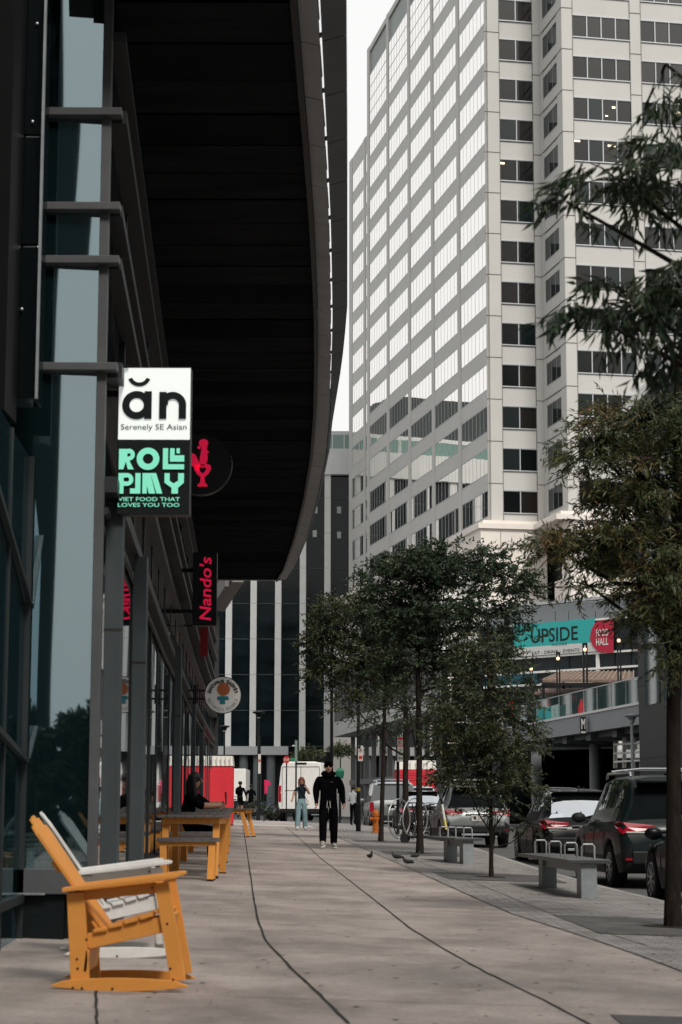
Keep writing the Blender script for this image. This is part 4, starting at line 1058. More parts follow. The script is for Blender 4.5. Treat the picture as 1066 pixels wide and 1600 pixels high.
for i,(px,pt,pb2,hw,Y,lab) in enumerate(((799,1091,1116,6.5,113,'closed red patio umbrella at the left, the tallest of the three'),(857,1089,1108,4.6,117,'closed red patio umbrella behind the small teal banner'),(897,1080,1095,4.6,119,'closed red patio umbrella under the pergola roof'))):
    e = at(px,pt,Y); um = thing('patio_umbrella', lab, 'umbrella', (e.x,Y,zpt), group='closed red umbrellas on the terrace')
    k_ = Y/FPX; H_=e.z-zpt; q = MB(); hh=(pb2-pt)*k_
    q.lathe([(hw*k_*1.0,H_-hh),(hw*k_*.95,H_-hh+.08),(hw*k_*.75,H_-hh*.45),(hw*k_*.42,H_-hh*.25),(hw*k_*.5,H_-hh*.22),(.02,H_)],n=10); q.build('canopy', mat('umbrella_red%d'%0 if False else 'umbrella_red',(.75,.03,.05),.7) if 'umbrella_red' not in bpy.data.materials else bpy.data.materials['umbrella_red'], um, smooth=False)
    q = MB(); q.tube([(0,0,0),(0,0,H_-.1)],.03,8); q.build('pole', M['blackm'], um)
# ---- blocks added behind the camera to darken what the glass mirrors
rb = thing('rear_reflection_block', 'plain grey block added behind the viewer to darken reflections in the glass', 'building', (-22,-70,0))
q = MB(); q.b2((-60,-90,0),(.9,-62,60)); q.build('wall', mat('rear_block_grey',(.03,.042,.045),.7,noise=.2,nscale=.1), rb, world=True)
rb2 = thing('rear_reflection_block_right', 'tall dark block added on the right behind the viewer to darken window reflections', 'building', (30,-50,0))
q = MB(); q.b2((14,-95,0),(70,-20,40)); q.build('wall', mat('rear_block_dark',(.05,.055,.06),.7,noise=.4,nscale=.15), rb2, world=True)

# ================================================================== TREES
def leafmat(name, cols, rough=.5):
    m = bpy.data.materials.new(name); m.use_nodes = True; t = m.node_tree; b = t.nodes['Principled BSDF']
    g = t.nodes.new('ShaderNodeNewGeometry'); cr = t.nodes.new('ShaderNodeValToRGB')
    el = cr.color_ramp.elements
    for i,c in enumerate(cols):
        e = el[i] if i<2 else el.new(0); 
    ps_ = [i/(len(cols)-1) for i in range(len(cols))]
    for e,p_,c in zip(list(el),ps_,cols): pass
    while len(el)>1: el.remove(el[-1])
    el[0].position=0; el[0].color=(*cols[0],1)
    for p_,c in zip(ps_[1:],cols[1:]): e=el.new(p_); e.color=(*c,1)
    tc=t.nodes.new('ShaderNodeTexCoord'); n=t.nodes.new('ShaderNodeTexNoise'); n.inputs['Scale'].default_value=1.6; n.inputs['Detail'].default_value=3
    t.links.new(tc.outputs['Object'],n.inputs['Vector'])
    ma=t.nodes.new('ShaderNodeMath'); ma.operation='MULTIPLY_ADD'; t.links.new(g.outputs['Random Per Island'],ma.inputs[0]); ma.inputs[1].default_value=.55
    mb_=t.nodes.new('ShaderNodeMath'); mb_.operation='MULTIPLY_ADD'; t.links.new(n.outputs[0],mb_.inputs[0]); mb_.inputs[1].default_value=1.5; mb_.inputs[2].default_value=-.52
    t.links.new(mb_.outputs[0],ma.inputs[2]); t.links.new(ma.outputs[0],cr.inputs[0])
    t.links.new(cr.outputs[0],b.inputs['Base Color']); b.inputs['Roughness'].default_value=rough; b.inputs['Specular IOR Level'].default_value=.35
    tr=t.nodes.new('ShaderNodeBsdfTranslucent'); t.links.new(cr.outputs[0],tr.inputs[0]); mx_=t.nodes.new('ShaderNodeMixShader'); mx_.inputs[0].default_value=.22
    t.links.new(b.outputs[0],mx_.inputs[1]); t.links.new(tr.outputs[0],mx_.inputs[2]); t.links.new(mx_.outputs[0],t.nodes['Material Output'].inputs[0])
    return m
M['leaf_dk']=leafmat('leaf_dark_green',[(.011,.023,.015),(.023,.044,.025),(.044,.070,.036),(.075,.08,.035)])
M['leaf_mid']=leafmat('leaf_mid_green',[(.013,.024,.012),(.030,.046,.022),(.06,.073,.03),(.11,.09,.03)])
M['leaf_br']=leafmat('leaf_autumn_green',[(.017,.034,.016),(.040,.064,.026),(.082,.105,.040),(.14,.125,.048),(.22,.115,.055)])
def rvec(r): 
    while True:
        v=Vector((r.uniform(-1,1),r.uniform(-1,1),r.uniform(-1,1)))
        if 0<v.length<1: return v
def make_tree(name, label, cat, base, tops, r0, r1, blobs, leaf, lm, seed, group=None, droop=.5, limbs=True, twig=.35, off_frame=False):
    """tops: trunk path points; blobs: (centre, (rx,ry,rz), clumps, twigs per clump, leaves per twig)"""
    r = random.Random(seed); t = thing(name,label,cat,base,group=group)
    path=[Vector(base)-Vector((0,0,.06))]+[Vector(p) for p in tops]
    fine=[]
    for a,b in zip(path,path[1:]):
        for i in range(5): fine.append(a.lerp(b,i/5)+rvec(r)*r0*.12)
    fine.append(path[-1]); n=len(fine)
    rad=[(r0*1.25 if i==0 else r0+(r1-r0)*i/(n-1)) for i in range(n)]
    tk=MB(); tk.tube(fine,rad,10); tk.build('trunk', M['bark'], t, world=True, smooth=True)
    lim=MB(); V=[];F=[]
    L,Wd_=leaf
    for c,rr,nc,nt,nl in blobs:
        c=Vector(c)
        # a limb from the trunk to the blob
        zt=min(max(c.z-rr[2]*.7-.4, fine[2].z), fine[-1].z)
        st=min(fine,key=lambda p:abs(p.z-zt))
        mid=st.lerp(c,.5)+Vector((0,0,-.12*(c-st).length))
        lr=max(.012,r0*.38)
        lim.tube([st,mid,c],[lr,lr*.7,lr*.35],6)
        for _ in range(nc):
            v=rvec(r); v=v*(.35+.65*v.length)/max(v.length,.01)*1.0 if v.length<.35 else v
            p=c+Vector((v.x*rr[0],v.y*rr[1],v.z*rr[2]))
            s_=c.lerp(p,.15); m_=s_.lerp(p,.55)+Vector((0,0,.06*(p-c).length))
            lim.tube([s_,m_,p],[lr*.35,lr*.22,.003],4,cap=False)
            out=(p-c); out.z*=.4
            for k in range(nt):
                d=(out.normalized() if out.length>.01 else rvec(r))*.8+rvec(r)*1.0; d.z=d.z*.5-droop*.25; d.normalize()
                tl=twig*r.uniform(.6,1.3); q0=p+rvec(r)*.05
                if k%2==0: lim.tube([q0,q0+d*tl*.6+Vector((0,0,-droop*.03)),q0+d*tl+Vector((0,0,-droop*.12*tl))],[.004,.003,.0015],3,cap=False)
                for j in range(nl):
                    f=(j+.5)/nl; o=q0+d*tl*f+Vector((0,0,-droop*.12*tl*f*f))
                    ld=(d*.55+rvec(r)*.9+Vector((0,0,-droop*.55))).normalized()
                    sd=ld.cross(rvec(r)); 
                    if sd.length<.05: continue
                    sd.normalize(); nrm=ld.cross(sd)
                    s=L*r.uniform(.65,1.2); w=Wd_*r.uniform(.7,1.2)
                    i0=len(V)
                    V += [o, o+ld*s*.4+sd*w*.5+nrm*w*.12, o+ld*s+nrm*(-s*.12), o+ld*s*.4-sd*w*.5+nrm*w*.12]
                    F += [(i0,i0+1,i0+2,i0+3)]
    lim.build('branch', M['bark'], t, world=True, smooth=True, fix=False)
    cr_=MB(); cr_.v=V; cr_.f=F; cr_.m=[0]*len(F); cr_.build('crown', lm, t, world=True, fix=False)
    return t
DENS = .75
def blob(px,py,Y,rxp,ryp,dep,nc,nt=3,nl=8):
    k=Y/FPX; return (at(px,py,Y),(rxp*k,dep,ryp*k),int(nc*DENS),nt,nl)
# A: near tree, trunk outside the frame at the right, drooping dark branches
yA=9.6; bA=ground(2.45,yA)
make_tree('overhanging_oak','dark green oak whose long drooping leaves hang into the upper right corner','tree',bA,
  [at(1330,700,yA),at(1320,300,yA),at(1300,60,yA)],.055,.03,
  [blob(1090,150,yA,75,40,.4,11,3,8), blob(1075,255,yA,100,42,.4,26,4,9), blob(965,280,yA,80,24,.25,12,3,9), blob(885,315,yA,38,12,.12,3,3,8),
   blob(1090,440,yA,100,45,.4,26,4,9), blob(985,470,yA,85,42,.3,20,4,9), blob(920,490,yA,35,25,.15,5,3,8), blob(1040,540,yA,70,36,.3,14,3,8), blob(1040,100,yA,20,25,.2,3,2,6)],
  (.105,.022),M['leaf_dk'],31,droop=1.3,twig=.22)
DENS = 1.5
# B: tree on the right with autumn tinged leaves
tB=gnd(1051,1449); yB=tB.y
make_tree('willow_oak','street oak with brown tinged leaves, its dark trunk at the right edge of the walk','tree',tB,
  [at(1053,1100,yB),at(1058,800,yB),at(1062,560,yB)],.078,.045,
  [blob(1000,655,yB,85,45,.8,50,4,10), blob(930,700,yB,55,40,.5,26,4,9), blob(1010,760,yB,80,55,.8,60,4,10), blob(960,850,yB,100,42,.7,60,4,10), blob(868,858,yB,50,22,.4,15,4,9),
   blob(1022,930,yB,62,50,.8,50,4,10), blob(1050,880,yB,60,120,.8,60,4,10), blob(920,915,yB,40,16,.3,8,3,8), blob(1058,1010,yB,40,60,.7,24,4,9), blob(940,765,yB,40,30,.4,12,3,8), blob(1066,700,yB,70,70,.8,40,4,10)],
  (.085,.017),M['leaf_br'],32,group='street oaks in the paving strip',droop=.6,twig=.25)
DENS = 1.35
# C: young oak with thin trunk
tC=gnd(768,1371); yC=tC.y
make_tree('young_oak','slim young oak with low dense crown in front of the silver car','tree',tC,
  [at(767,1250,yC),at(764,1100,yC),at(762,960,yC)],.035,.015,
  [blob(765,1090,yC,75,70,.6,70,4,11), blob(755,1190,yC,75,45,.6,50,4,10), blob(800,1235,yC,45,30,.4,16,4,9), blob(730,1225,yC,36,28,.4,10,4,9), blob(800,1150,yC,42,50,.5,30,4,10), blob(752,1025,yC,42,40,.5,22,4,10), blob(775,1270,yC,50,18,.3,6,3,8), blob(720,1130,yC,40,50,.4,24,4,9), blob(830,1290,yC,20,18,.2,4,3,7)],
  (.08,.028),M['leaf_mid'],33,group='street oaks in the paving strip',droop=.4,twig=.3)
DENS = 2.2
# D: middle tree
tD=gnd(656,1334); yD=tD.y
make_tree('pin_oak','mature dark oak with a straight trunk behind the round bike hoops','tree',tD,
  [at(655,1150,yD),at(652,980,yD),at(660,880,yD)],.072,.03,
  [blob(700,880,yD,95,32,1.0,60,4,11), blob(790,900,yD,45,26,.6,24,4,10), blob(825,925,yD,28,14,.4,10,3,9), blob(640,900,yD,75,40,1.0,50,4,11), blob(690,960,yD,95,45,1.0,60,4,11), blob(610,960,yD,60,45,.9,34,4,10),
   blob(770,960,yD,48,24,.7,16,4,9), blob(800,990,yD,50,14,.5,9,4,9), blob(660,1040,yD,90,45,.9,34,4,9), blob(745,1030,yD,50,35,.7,20,4,9), blob(640,1110,yD,70,40,.7,12,3,8), blob(720,1110,yD,50,40,.7,12,3,8)],
  (.095,.042),M['leaf_dk'],34,group='street oaks in the paving strip',droop=.3,twig=.35)
tE=gnd(595,1315); yE=tE.y
make_tree('pin_oak','leafy oak with a slim dark trunk just behind the orange hydrant','tree',tE,
  [at(599,1200,yE),at(603,1050,yE),at(600,960,yE)],.065,.03,
  [blob(560,970,yE,70,38,1.1,50,4,11), blob(515,1000,yE,38,48,.8,34,4,10), blob(560,1040,yE,60,42,1.0,44,4,10), blob(505,1050,yE,28,30,.6,12,4,9), blob(610,1010,yE,60,50,1.0,40,4,10), blob(600,1090,yE,55,40,.8,16,3,9), blob(545,1095,yE,30,25,.6,8,3,8), blob(530,950,yE,40,22,.6,14,4,9)],
  (.11,.042),M['leaf_mid'],35,group='street oaks in the paving strip',droop=.3,twig=.4)
tF=gnd(634,1306); yF=tF.y
make_tree('pin_oak','farthest of the street oaks, its bare trunk behind the bike hoops','tree',tF,
  [at(634,1150,yF),at(632,1000,yF),at(630,940,yF)],.10,.04,
  [blob(630,960,yF,60,40,1.2,34,4,10), blob(680,1000,yF,60,45,1.2,34,4,10), blob(585,1140,yF,40,30,.7,7,3,8), blob(690,1090,yF,60,50,1.0,16,3,9), blob(600,1050,yF,45,30,.9,14,3,9)],
  (.11,.042),M['leaf_dk'],36,group='street oaks in the paving strip',droop=.3,twig=.4)
for i,(x_,lab) in enumerate(((-3,'bushy tree behind the viewer, seen only mirrored low in the bay window'),(2.5,'second bushy tree behind the viewer, mirrored low in the bay window'),(8,'third bushy tree behind the viewer, mirrored at the right'))):
    make_tree('rear_tree',lab,'tree',(x_,-38,-.2),[(x_,-38,2.4)],.12,.05,[((x_,-38,1.9+.2*i),(3.2,1.2,2.3),420,4,9)],(.34,.2),M['leaf_dk'],70+i,twig=.5)
# far small trees at the end of the street
for i,(px,py,Y,rx,ry,lab) in enumerate(((480,1180,108,22,14,'small round street tree beside the parked white van'),(532,1172,118,18,10,'low leafy tree seen over the shoulder of the man in black'),(430,1272,104,12,8,'low shrub beside the blue bicycle'),(402,1262,103,9,8,'small green bush behind the two cyclists'))):
    c=at(px,py,Y); b_=Vector((c.x,Y,gz(c.x,Y)))
    make_tree('small_tree' if i<2 else 'shrub',lab,'tree' if i<2 else 'shrub',b_,[c],.06,.03,[blob(px,py,Y,rx,ry,.7,26,4,9)],(.13,.06),M['leaf_mid'],50+i,droop=.2,twig=.3)
# ================================================================== STREET FURNITURE
# ---- rocking chairs
def rocking_chair(label, loc, m, rz=0, group='rocking chairs outside the bay window'):
    t = thing('rocking_chair', label, 'chair', loc, rz, group)
    Wc = .60
    def pr(name, poly, a, b, bev=.004): q=MB(); q.prism(poly,a,b); return q.build(name,m,t,bevel=bev)
    rk=[]; n=12
    for i in range(n+1):
        x=-.386+.746*i/n; rk.append((x, .0+ .185*(x-.0)**2+(.0)))
    top=[]
    for i in range(n+1):
        f=i/n; x=.36-.746*f; zt=.185*x*x+.006+.066*math.sin(math.pi*min(1,max(0,f)))**.55; top.append((x,zt))
    for s,(a,b) in enumerate(((-.0,.035),(Wc-.035,Wc))): 
        pr('rocker', rk+top, a, b)
    for (a,b) in ((.037,.072),(Wc-.072,Wc-.037)):
        pr('rear_leg', [(-.314,.525),(-.218,.53),(-.178,.03),(-.282,.03)], a, b)
        pr('front_leg', [(.165,.575),(.243,.585),(.345,.06),(.262,.05)], a, b)
        pr('front_brace', [(.165,.565),(.20,.57),(.275,.40),(.262,.36)], a-.0 if a<.3 else a, b+.045 if a<.3 else b, .003) if False else None
        pr('arm_rail', [(-.318,.528),(.17,.583),(.19,.525),(-.30,.475)], (b+.002 if a<.3 else a-.024), (b+.024 if a<.3 else a-.002))
    for (a,b) in ((-.03,.10),(Wc-.10,Wc+.03)):
        pr('arm', [(-.335,.530),(.285,.605),(.300,.612),(.300,.628),(.27,.630),(-.330,.556)], a, b, .006)
    # side rails of the seat, apron, stretcher
    for (a,b) in ((.074,.098),(Wc-.098,Wc-.074)):
        pr('seat_rail', [(-.225,.300),(.205,.398),(.235,.385),(.215,.310),(-.19,.222)], a, b)
    q=MB(); q.bar((.245,.074,.355),(.245,Wc-.074,.355),.022,.10,up=(.2,0,1)); q.build('front_apron',m,t,bevel=.004)
    q=MB(); q.bar((-.20,.037,.16),(-.20,Wc-.037,.16),.022,.12,up=(.1,0,1)); q.build('rear_stretcher',m,t,bevel=.004)
    # seat slats
    d=Vector((.43,0,.125)).normalized(); nrm=Vector((-d.z,0,d.x))
    for i in range(5):
        c=Vector((-.13,0,.325))+d*(.088*i); q=MB()
        dd=(d+nrm*(-.12+.05*i if i<4 else -.35)).normalized()
        q.bar(c+Vector((0,.05,0)),c+Vector((0,Wc-.05,0)),.076,.02,up=(dd.z*-1,0,dd.x)); q.build('seat_slat',m,t,bevel=.005)
    # fan back, arched top
    b0=Vector((-.120,0,.315)); b1=Vector((-.56,0,.935)); bd=(b1-b0).normalized(); bn_=Vector((bd.z,0,-bd.x))
    ns=5
    for i in range(ns):
        f=(i-(ns-1)/2)/((ns-1)/2); L_=(b1-b0).length*(1-.085*f*f)
        y0=Wc/2+f*.165; y1=Wc/2+f*.215; w0,w1=.038,.046
        e=b0+bd*L_
        r_=[]
        pts=[(0,-w0),(0,w0),(.92,w1),(1.0,w1*.35),(1.0,-w1*.35),(.92,-w1)]
        vs=[]
        for o in (0,.020):
            for fr,wy in pts:
                vs.append(b0+bd*L_*fr+Vector((0,y0+(y1-y0)*fr+wy,0))+bn_*o)
        q=MB(); q.add(vs,[tuple(range(6)),tuple(range(11,5,-1))]+[(j,(j+1)%6,(j+1)%6+6,j+6) for j in range(6)]); q.build('back_slat',m,t,bevel=.004)
    for f in (.06,.60): 
        c=b0+bd*(.73*f)-bn_*.013; q=MB(); q.bar(c+Vector((0,.10,0)),c+Vector((0,Wc-.10,0)),.022,.07,up=(bd.x,0,bd.z)); q.build('back_rail',m,t,bevel=.003)
    q=MB(); MX=Matrix.Rotation(R(90),4,'X')
    for (x,z) in ((-.245,.12),(-.25,.17),(-.05,.015),(-.265,.02),(-.215,.018),(-.315,.545),(.155,.555),(.24,.36),(.26,.12),(.28,.065),(-.20,.275)):
        y=-.001 if z<.075 else .036; q.lathe([(.0,0),(.007,0),(.006,.003),(0,.003)],(x,y,z),8,M=MX)
    q.build('screw',M['screw'],t)
    return t
cO=gnd(190,1549); rocking_chair('orange slatted rocking chair, the nearer of the two, seen from its side', (cO.x,cO.y,cO.z-.002), M['orange'])
cW=gnd(195,1497); rocking_chair('white slatted rocking chair half hidden behind the orange one', (cW.x,cW.y,cW.z-.002), M['white_lumber'], R(11))

# ---- picnic tables with orange frames and grey slats, in a row along the glass
def pic_table(label, loc, w=.86, l=1.9, h=.80, rz=0):
    t = thing('picnic_table', label, 'table', loc, rz, 'orange framed tables along the glass')
    for i in range(7):
        x=-w/2+w*(i+.5)/7; q=MB(); q.b2((x-w/14+.006,-l/2,h-.035),(x+w/14-.006,l/2,h)); q.build('top_slat',M['slatgrey'],t,bevel=.003)
    q=MB(); q.b2((-w/2+.06,-l/2+.10,h-.115),(w/2-.06,-l/2+.14,h-.037)); q.build('apron',M['orange'],t,bevel=.003)
    q=MB(); q.b2((-w/2+.06,l/2-.14,h-.115),(w/2-.06,l/2-.10,h-.037)); q.build('apron',M['orange'],t,bevel=.003)
    for sx in (-1,1):
        q=MB(); q.b2((sx*(w/2-.10),-l/2+.141,h-.115),(sx*(w/2-.06),l/2-.141,h-.037)); q.build('apron',M['orange'],t,bevel=.003)
        for sy in (-1,1):
            q=MB(); q.bar((sx*(w/2-.10),sy*(l/2-.22),h-.04),(sx*(w/2-.11),sy*(l/2-.05),.02),.085,.085,up=(0,1,0)); lg=q.build('leg',M['orange'],t,bevel=.004)
            q=MB(); q.b2((sx*(w/2-.11)-.045,sy*(l/2-.05)-.05,0),(sx*(w/2-.11)+.045,sy*(l/2-.05)+.05,.022)); f=q.build('foot',M['rubber'],None); f.parent=lg
    return t
def pic_bench(label, loc, w=.76, l=.40, h=.53, rz=0):
    t = thing('picnic_bench', label, 'bench', loc, rz, 'orange framed benches along the glass')
    for i in range(3):
        y=-l/2+l*(i+.5)/3; q=MB(); q.b2((-w/2,y-l/6+.006,h-.05),(w/2,y+l/6-.006,h)); q.build('seat_slat',M['slatgrey'],t,bevel=.003)
    q=MB(); q.b2((-w/2+.05,-l/2+.05,h-.10),(w/2-.05,-l/2+.085,h-.052)); q.build('apron',M['orange'],t,bevel=.003)
    for sx in (-1,1):
        for sy in (-1,1):
            q=MB(); q.bar((sx*(w/2-.075),sy*(l/2-.09),h-.05),(sx*(w/2-.09),sy*(l/2-.04),.02),.085,.075,up=(0,1,0)); lg=q.build('leg',M['orange'],t,bevel=.004)
            q=MB(); q.b2((sx*(w/2-.09)-.04,sy*(l/2-.04)-.04,0),(sx*(w/2-.09)+.04,sy*(l/2-.04)+.04,.022)); f=q.build('foot',M['rubber'],None); f.parent=lg
    return t
b0 = gnd(325,1377); xB = (at(248,1310,b0.y).x+at(340,1310,b0.y).x)/2
def row(y): return xB - .050*(y-b0.y)
yb=b0.y
for lab,y,kind in (('nearest orange legged bench of the row, before the first table',yb+.2,'b'),
   ('first orange legged table of the row, nearest to the rocking chairs',yb+1.75,'t'),
   ('orange legged bench just beyond the first table',yb+3.25,'b'),
   ('orange legged bench in front of the seated woman',yb+4.3,'b'),
   ('second orange legged table, where the woman in black sits',yb+6.0,'t'),
   ('orange legged bench beyond the table of the seated woman',yb+7.6,'b'),
   ('bench before the third table of the row',yb+9.4,'b'),
   ('third orange legged table farther along the glass',yb+11,'t'),
   ('bench beyond the third table of the row',yb+12.6,'b'),
   ('bench before the fourth table of the row',yb+15.0,'b'),
   ('fourth orange legged table, farthest along the glass but one',yb+16.6,'t')):
    x=row(y)+(.05 if kind=='t' else 0)
    (pic_bench if kind=='b' else pic_table)(lab,(x,y,gz(x,y)-.01))
pe = gnd(360,1307)
pic_table('farthest orange table of the row, turned crosswise with its legs showing', (pe.x-.25,pe.y,pe.z-.01), .8,1.7,.72, R(78))

# ---- grey steel street benches with hoop armrests
def street_bench(label, pL, pR, hoops=4):
    """pL,pR: ground pixels of the far and near leg"""
    a=gnd(*pL); b=gnd(*pR); d=(a-b); L=d.length; ang=math.atan2(d.x*-1,d.y)
    t = thing('street_bench', label, 'bench', b, ang, 'grey steel benches in the paver strip')
    # local: y runs away from the viewer along the bench
    q=MB(); q.b2((-.26,-.28,.405),(.24,L+.75,.45)); q.build('seat',mat('bench_slab',(.05,.055,.058),.35,spec=.4) if 'bench_slab' not in bpy.data.materials else bpy.data.materials['bench_slab'],t,bevel=.006)
    for y in (0,L):
        q=MB(); q.b2((-.10,y-.22,-.03),(.09,y+.06,.404 if y else .404)); q.build('leg',M['steel'],t,bevel=.008)
    q=MB(); q.b2((-.06,.061,.30),(.05,L-.221,.40)); q.build('beam',M['steel'],t,bevel=.004)
    for i in range(hoops):
        y=-.18+(L+.6)*i/(hoops-1); z0=.30 if i==0 else .44
        o=-.02*i
        q=MB(); q.tube([(-.16+.08,y,z0),(-.08,y,.60),(-.06,y,.625),(.05,y,.625),(.07,y,.60),(.07,y,z0)],.011,8); q.build('hoop',M['galv'],t,smooth=True)
    return t
street_bench('near grey steel bench with four hoop rails, beside the dark cars',(855,1387),(916,1403))
street_bench('far grey steel bench with hoop rails, between the slim oak and the bike hoops',(703,1346),(728,1350))

# ---- fire hydrant
hp=gnd(587,1301); t=thing('fire_hydrant','orange fire hydrant on the walk beside a slim tree trunk','hydrant',hp)
M['hyd']=mat('hydrant_orange',(.72,.20,.035),.45,noise=.12,nscale=12)
q=MB(); q.lathe([(.13,0),(.13,.03),(.10,.04),(.095,.30),(.095,.52),(.12,.53),(.12,.56),(.10,.57)],n=18); q.build('barrel',M['hyd'],t,smooth=True)
q=MB(); q.lathe([(.115,.571),(.115,.60),(.10,.66),(.06,.71),(.025,.73),(.025,.77),(.0,.775)],n=18); q.build('bonnet',M['hyd'],t,smooth=True)
for M_,nm in ((Matrix.Rotation(R(90),4,'Y'),'side_outlet'),(Matrix.Rotation(R(-90),4,'Y'),'side_outlet'),(Matrix.Rotation(R(90),4,'X'),'front_outlet')):
    q=MB(); q.lathe([(.05,.08),(.05,.14),(.062,.142),(.062,.17),(.03,.175),(.02,.195),(0,.195)],(0,0,.44),12,M=M_); q.build(nm,M['hyd'],t,smooth=True)

# ---- bike hoops
def hoop(label,px,py,rad_px,Ybase_py,rz):
    g=gnd(px,Ybase_py); k=g.y/FPX; r=rad_px*k
    t=thing('bike_hoop',label,'bike rack',g,rz,'round steel bike hoops')
    q=MB(); n=40; q.tube([(r*math.sin(2*math.pi*i/n),0,r+.02-r*math.cos(2*math.pi*i/n)) for i in range(n+1)],.021,8,cap=False); q.build('ring',M['galv'],t,smooth=True)
    q=MB(); q.lathe([(.09,-.01),(.09,.03),(.04,.05)],n=12); q.build('foot',M['galv'],t,smooth=True)
    return t
hoop('left one of the two round steel bike hoops',624,1281,30,1311,R(54)); hoop('right one of the two round steel bike hoops, partly behind the oak trunk',649,1281,31,1312,R(50))
# ---- parked bicycle between the hoops (dark frame)
def bicycle(label,loc,rz,col,group=None,s=1,withwheels=True):
    t=thing('bicycle',label,'bicycle',loc,rz,group)
    m=mat('bike_paint',col,.35)
    for x in (-.52,.52):
        q=MB(); n=28; q.tube([(x+.33*math.sin(2*math.pi*i/n),0,.34-.33*math.cos(2*math.pi*i/n)) for i in range(n+1)],.019,6,cap=False); w=q.build('tyre',M['rubber'],t,smooth=True)
        q=MB(); 
        for i in range(14): a=i*math.pi/7; q.tube([(x,.0,.34),(x+.31*math.sin(a),0,.34-.31*math.cos(a))],.002,3)
        q.tube([(x,-.04,.34),(x,.04,.34)],.02,8); q.build('spokes',M['galv'],t)
    q=MB(); 
    for a,b in (((-.52,0,.34),(-.08,0,.30)),((-.08,0,.30),(.36,0,.72)),((-.08,0,.30),(-.20,0,.82)),((-.18,0,.76),(.34,0,.80)),((-.52,0,.34),(-.18,0,.74)),((.52,0,.34),(.32,0,.88))): q.tube([a,b],.018,6)
    q.build('frame',m,t,smooth=True)
    q=MB(); q.tube([(.32,0,.86),(.30,0,.98)],.015,6); q.tube([(.36,-.27,.96),(.30,-.1,.99),(.30,.1,.99),(.36,.27,.96)],.014,6); q.build('handlebar',M['blackm'],t,smooth=True)
    q=MB(); q.sphere((-.21,0,.86),(.13,.07,.03),10,6); q.build('saddle',M['rubber'],t,smooth=True)
    q=MB(); q.tube([(-.08,-.09,.30),(-.08,.09,.30)],.05,12); q.tube([(-.08,.09,.30),(.02,.09,.18)],.012,5); q.tube([(-.08,-.09,.30),(-.18,-.09,.42)],.012,5); q.build('crank',M['blackm'],t)
    return t
g=gnd(668,1300); bicycle('black bicycle locked between the hoops and the dark car',g,R(70),(.012,.012,.014))
g=gnd(637,1306); bicycle('third dark bicycle, at the left hoop beside the sign post',g,R(60),(.01,.012,.016)); g=gnd(652,1304); bicycle('second dark bicycle leaning among the round bike hoops',g,R(95),(.02,.02,.02))
# ---- kick scooter
g=gnd(664,1318); t=thing('kick_scooter','black electric kick scooter with a pale yellow and white stem, parked by the far bench','scooter',g,R(2))
k=g.y/FPX
q=MB(); q.b2((-.42,-.08,.13),(.40,.08,.20)); q.build('deck',M['blackm'],t,bevel=.02)
for x in (-.50,.60):
    q=MB(); q.lathe([(.05,-.03),(.11,-.032),(.125,-.015),(.125,.015),(.11,.032),(.05,.03)],(x,0,.125),18,M=Matrix.Rotation(R(90),4,'X')); q.build('wheel',M['rubber'],t,smooth=True)
q=MB(); q.tube([(.60,0,.16),(.54,0,.35)],.035,8); q.tube([(.38,0,.17),(.52,0,.26)],.04,8); q.build('fork',M['blackm'],t,smooth=True)
q=MB(); q.cm=0; q.tube([(.545,0,.34),(.50,0,.60)],.034,8); q.cm=1; q.tube([(.50,0,.60),(.44,0,.98)],.032,8); q.build('stem',[mat('scooter_yellow',(.6,.48,.12),.5),mat('scooter_white',(.62,.62,.58),.45)],t,smooth=True)
q=MB(); q.tube([(.44,0,.97),(.42,0,1.12)],.03,8); q.tube([(.40,-.26,1.10),(.42,0,1.13),(.40,.26,1.10)],.018,8); q.build('handlebar',M['blackm'],t,smooth=True)
q=MB(); q.tube([(-.1,.09,.14),(-.02,.24,.0)],.012,5); q.build('kickstand',M['blackm'],t)

# ---- lamps
def street_lamp(label,px,pyh,Y,hw,zb=None,col='blackm',pr=None):
    h=at(px,pyh,Y); b=ground(h.x,Y,-.1) if zb is None else Vector((h.x,Y,zb))
    t=thing('street_lamp',label,'street lamp',b,group='flat topped street lamps'); H=h.z-b.z; w=hw*Y/FPX; r=pr or .055
    q=MB(); q.tube([(0,0,0),(0,0,.5),(0,0,.52),(0,0,H-.3)],[r*1.6,r*1.5,r,r*.75],10); q.build('pole',M[col],t,smooth=True)
    q=MB(); q.lathe([(r*.8,H-.34),(r,H-.28),(w*.55,H-.07),(w*.96,H-.035),(w,H-.01),(w*.98,H+.03),(w*.3,H+.06),(0,H+.065)],n=20); q.build('lamp_head',M[col],t,smooth=True)
    q=MB(); q.lathe([(r*1.4,H-.27),(r*1.6,H-.2),(w*.42,H-.11),(w*.5,H-.10),(0,H-.10)],n=16); q.build('diffuser',M['galv'],t,smooth=True)
    return t
street_lamp('tall lamp with flat round head seen beside the dark building, behind the man',519,1066,66,11)
street_lamp('small far lamp in front of the finned building, with a wide flat head',404.5,1113,92,10)
street_lamp('smallest lamp, under the round bagel sign',351,1135,104,8)
street_lamp('grey lamp across the street before the food hall, its head a wide cone',987,1118,74,12.5,None,'steel',.07)

def text_on(t_,s,w,h,pos,m,bold=0): text_mb(s,w,h,bold=bold,M=T(pos)).build('lettering',m,t_,fix=False)
M['signw']=mat('sign_face_white',(.55,.53,.50),.5); M['signr']=mat('sign_red',(.45,.03,.03),.5); M['signg']=mat('sign_green',(.03,.20,.12),.5)
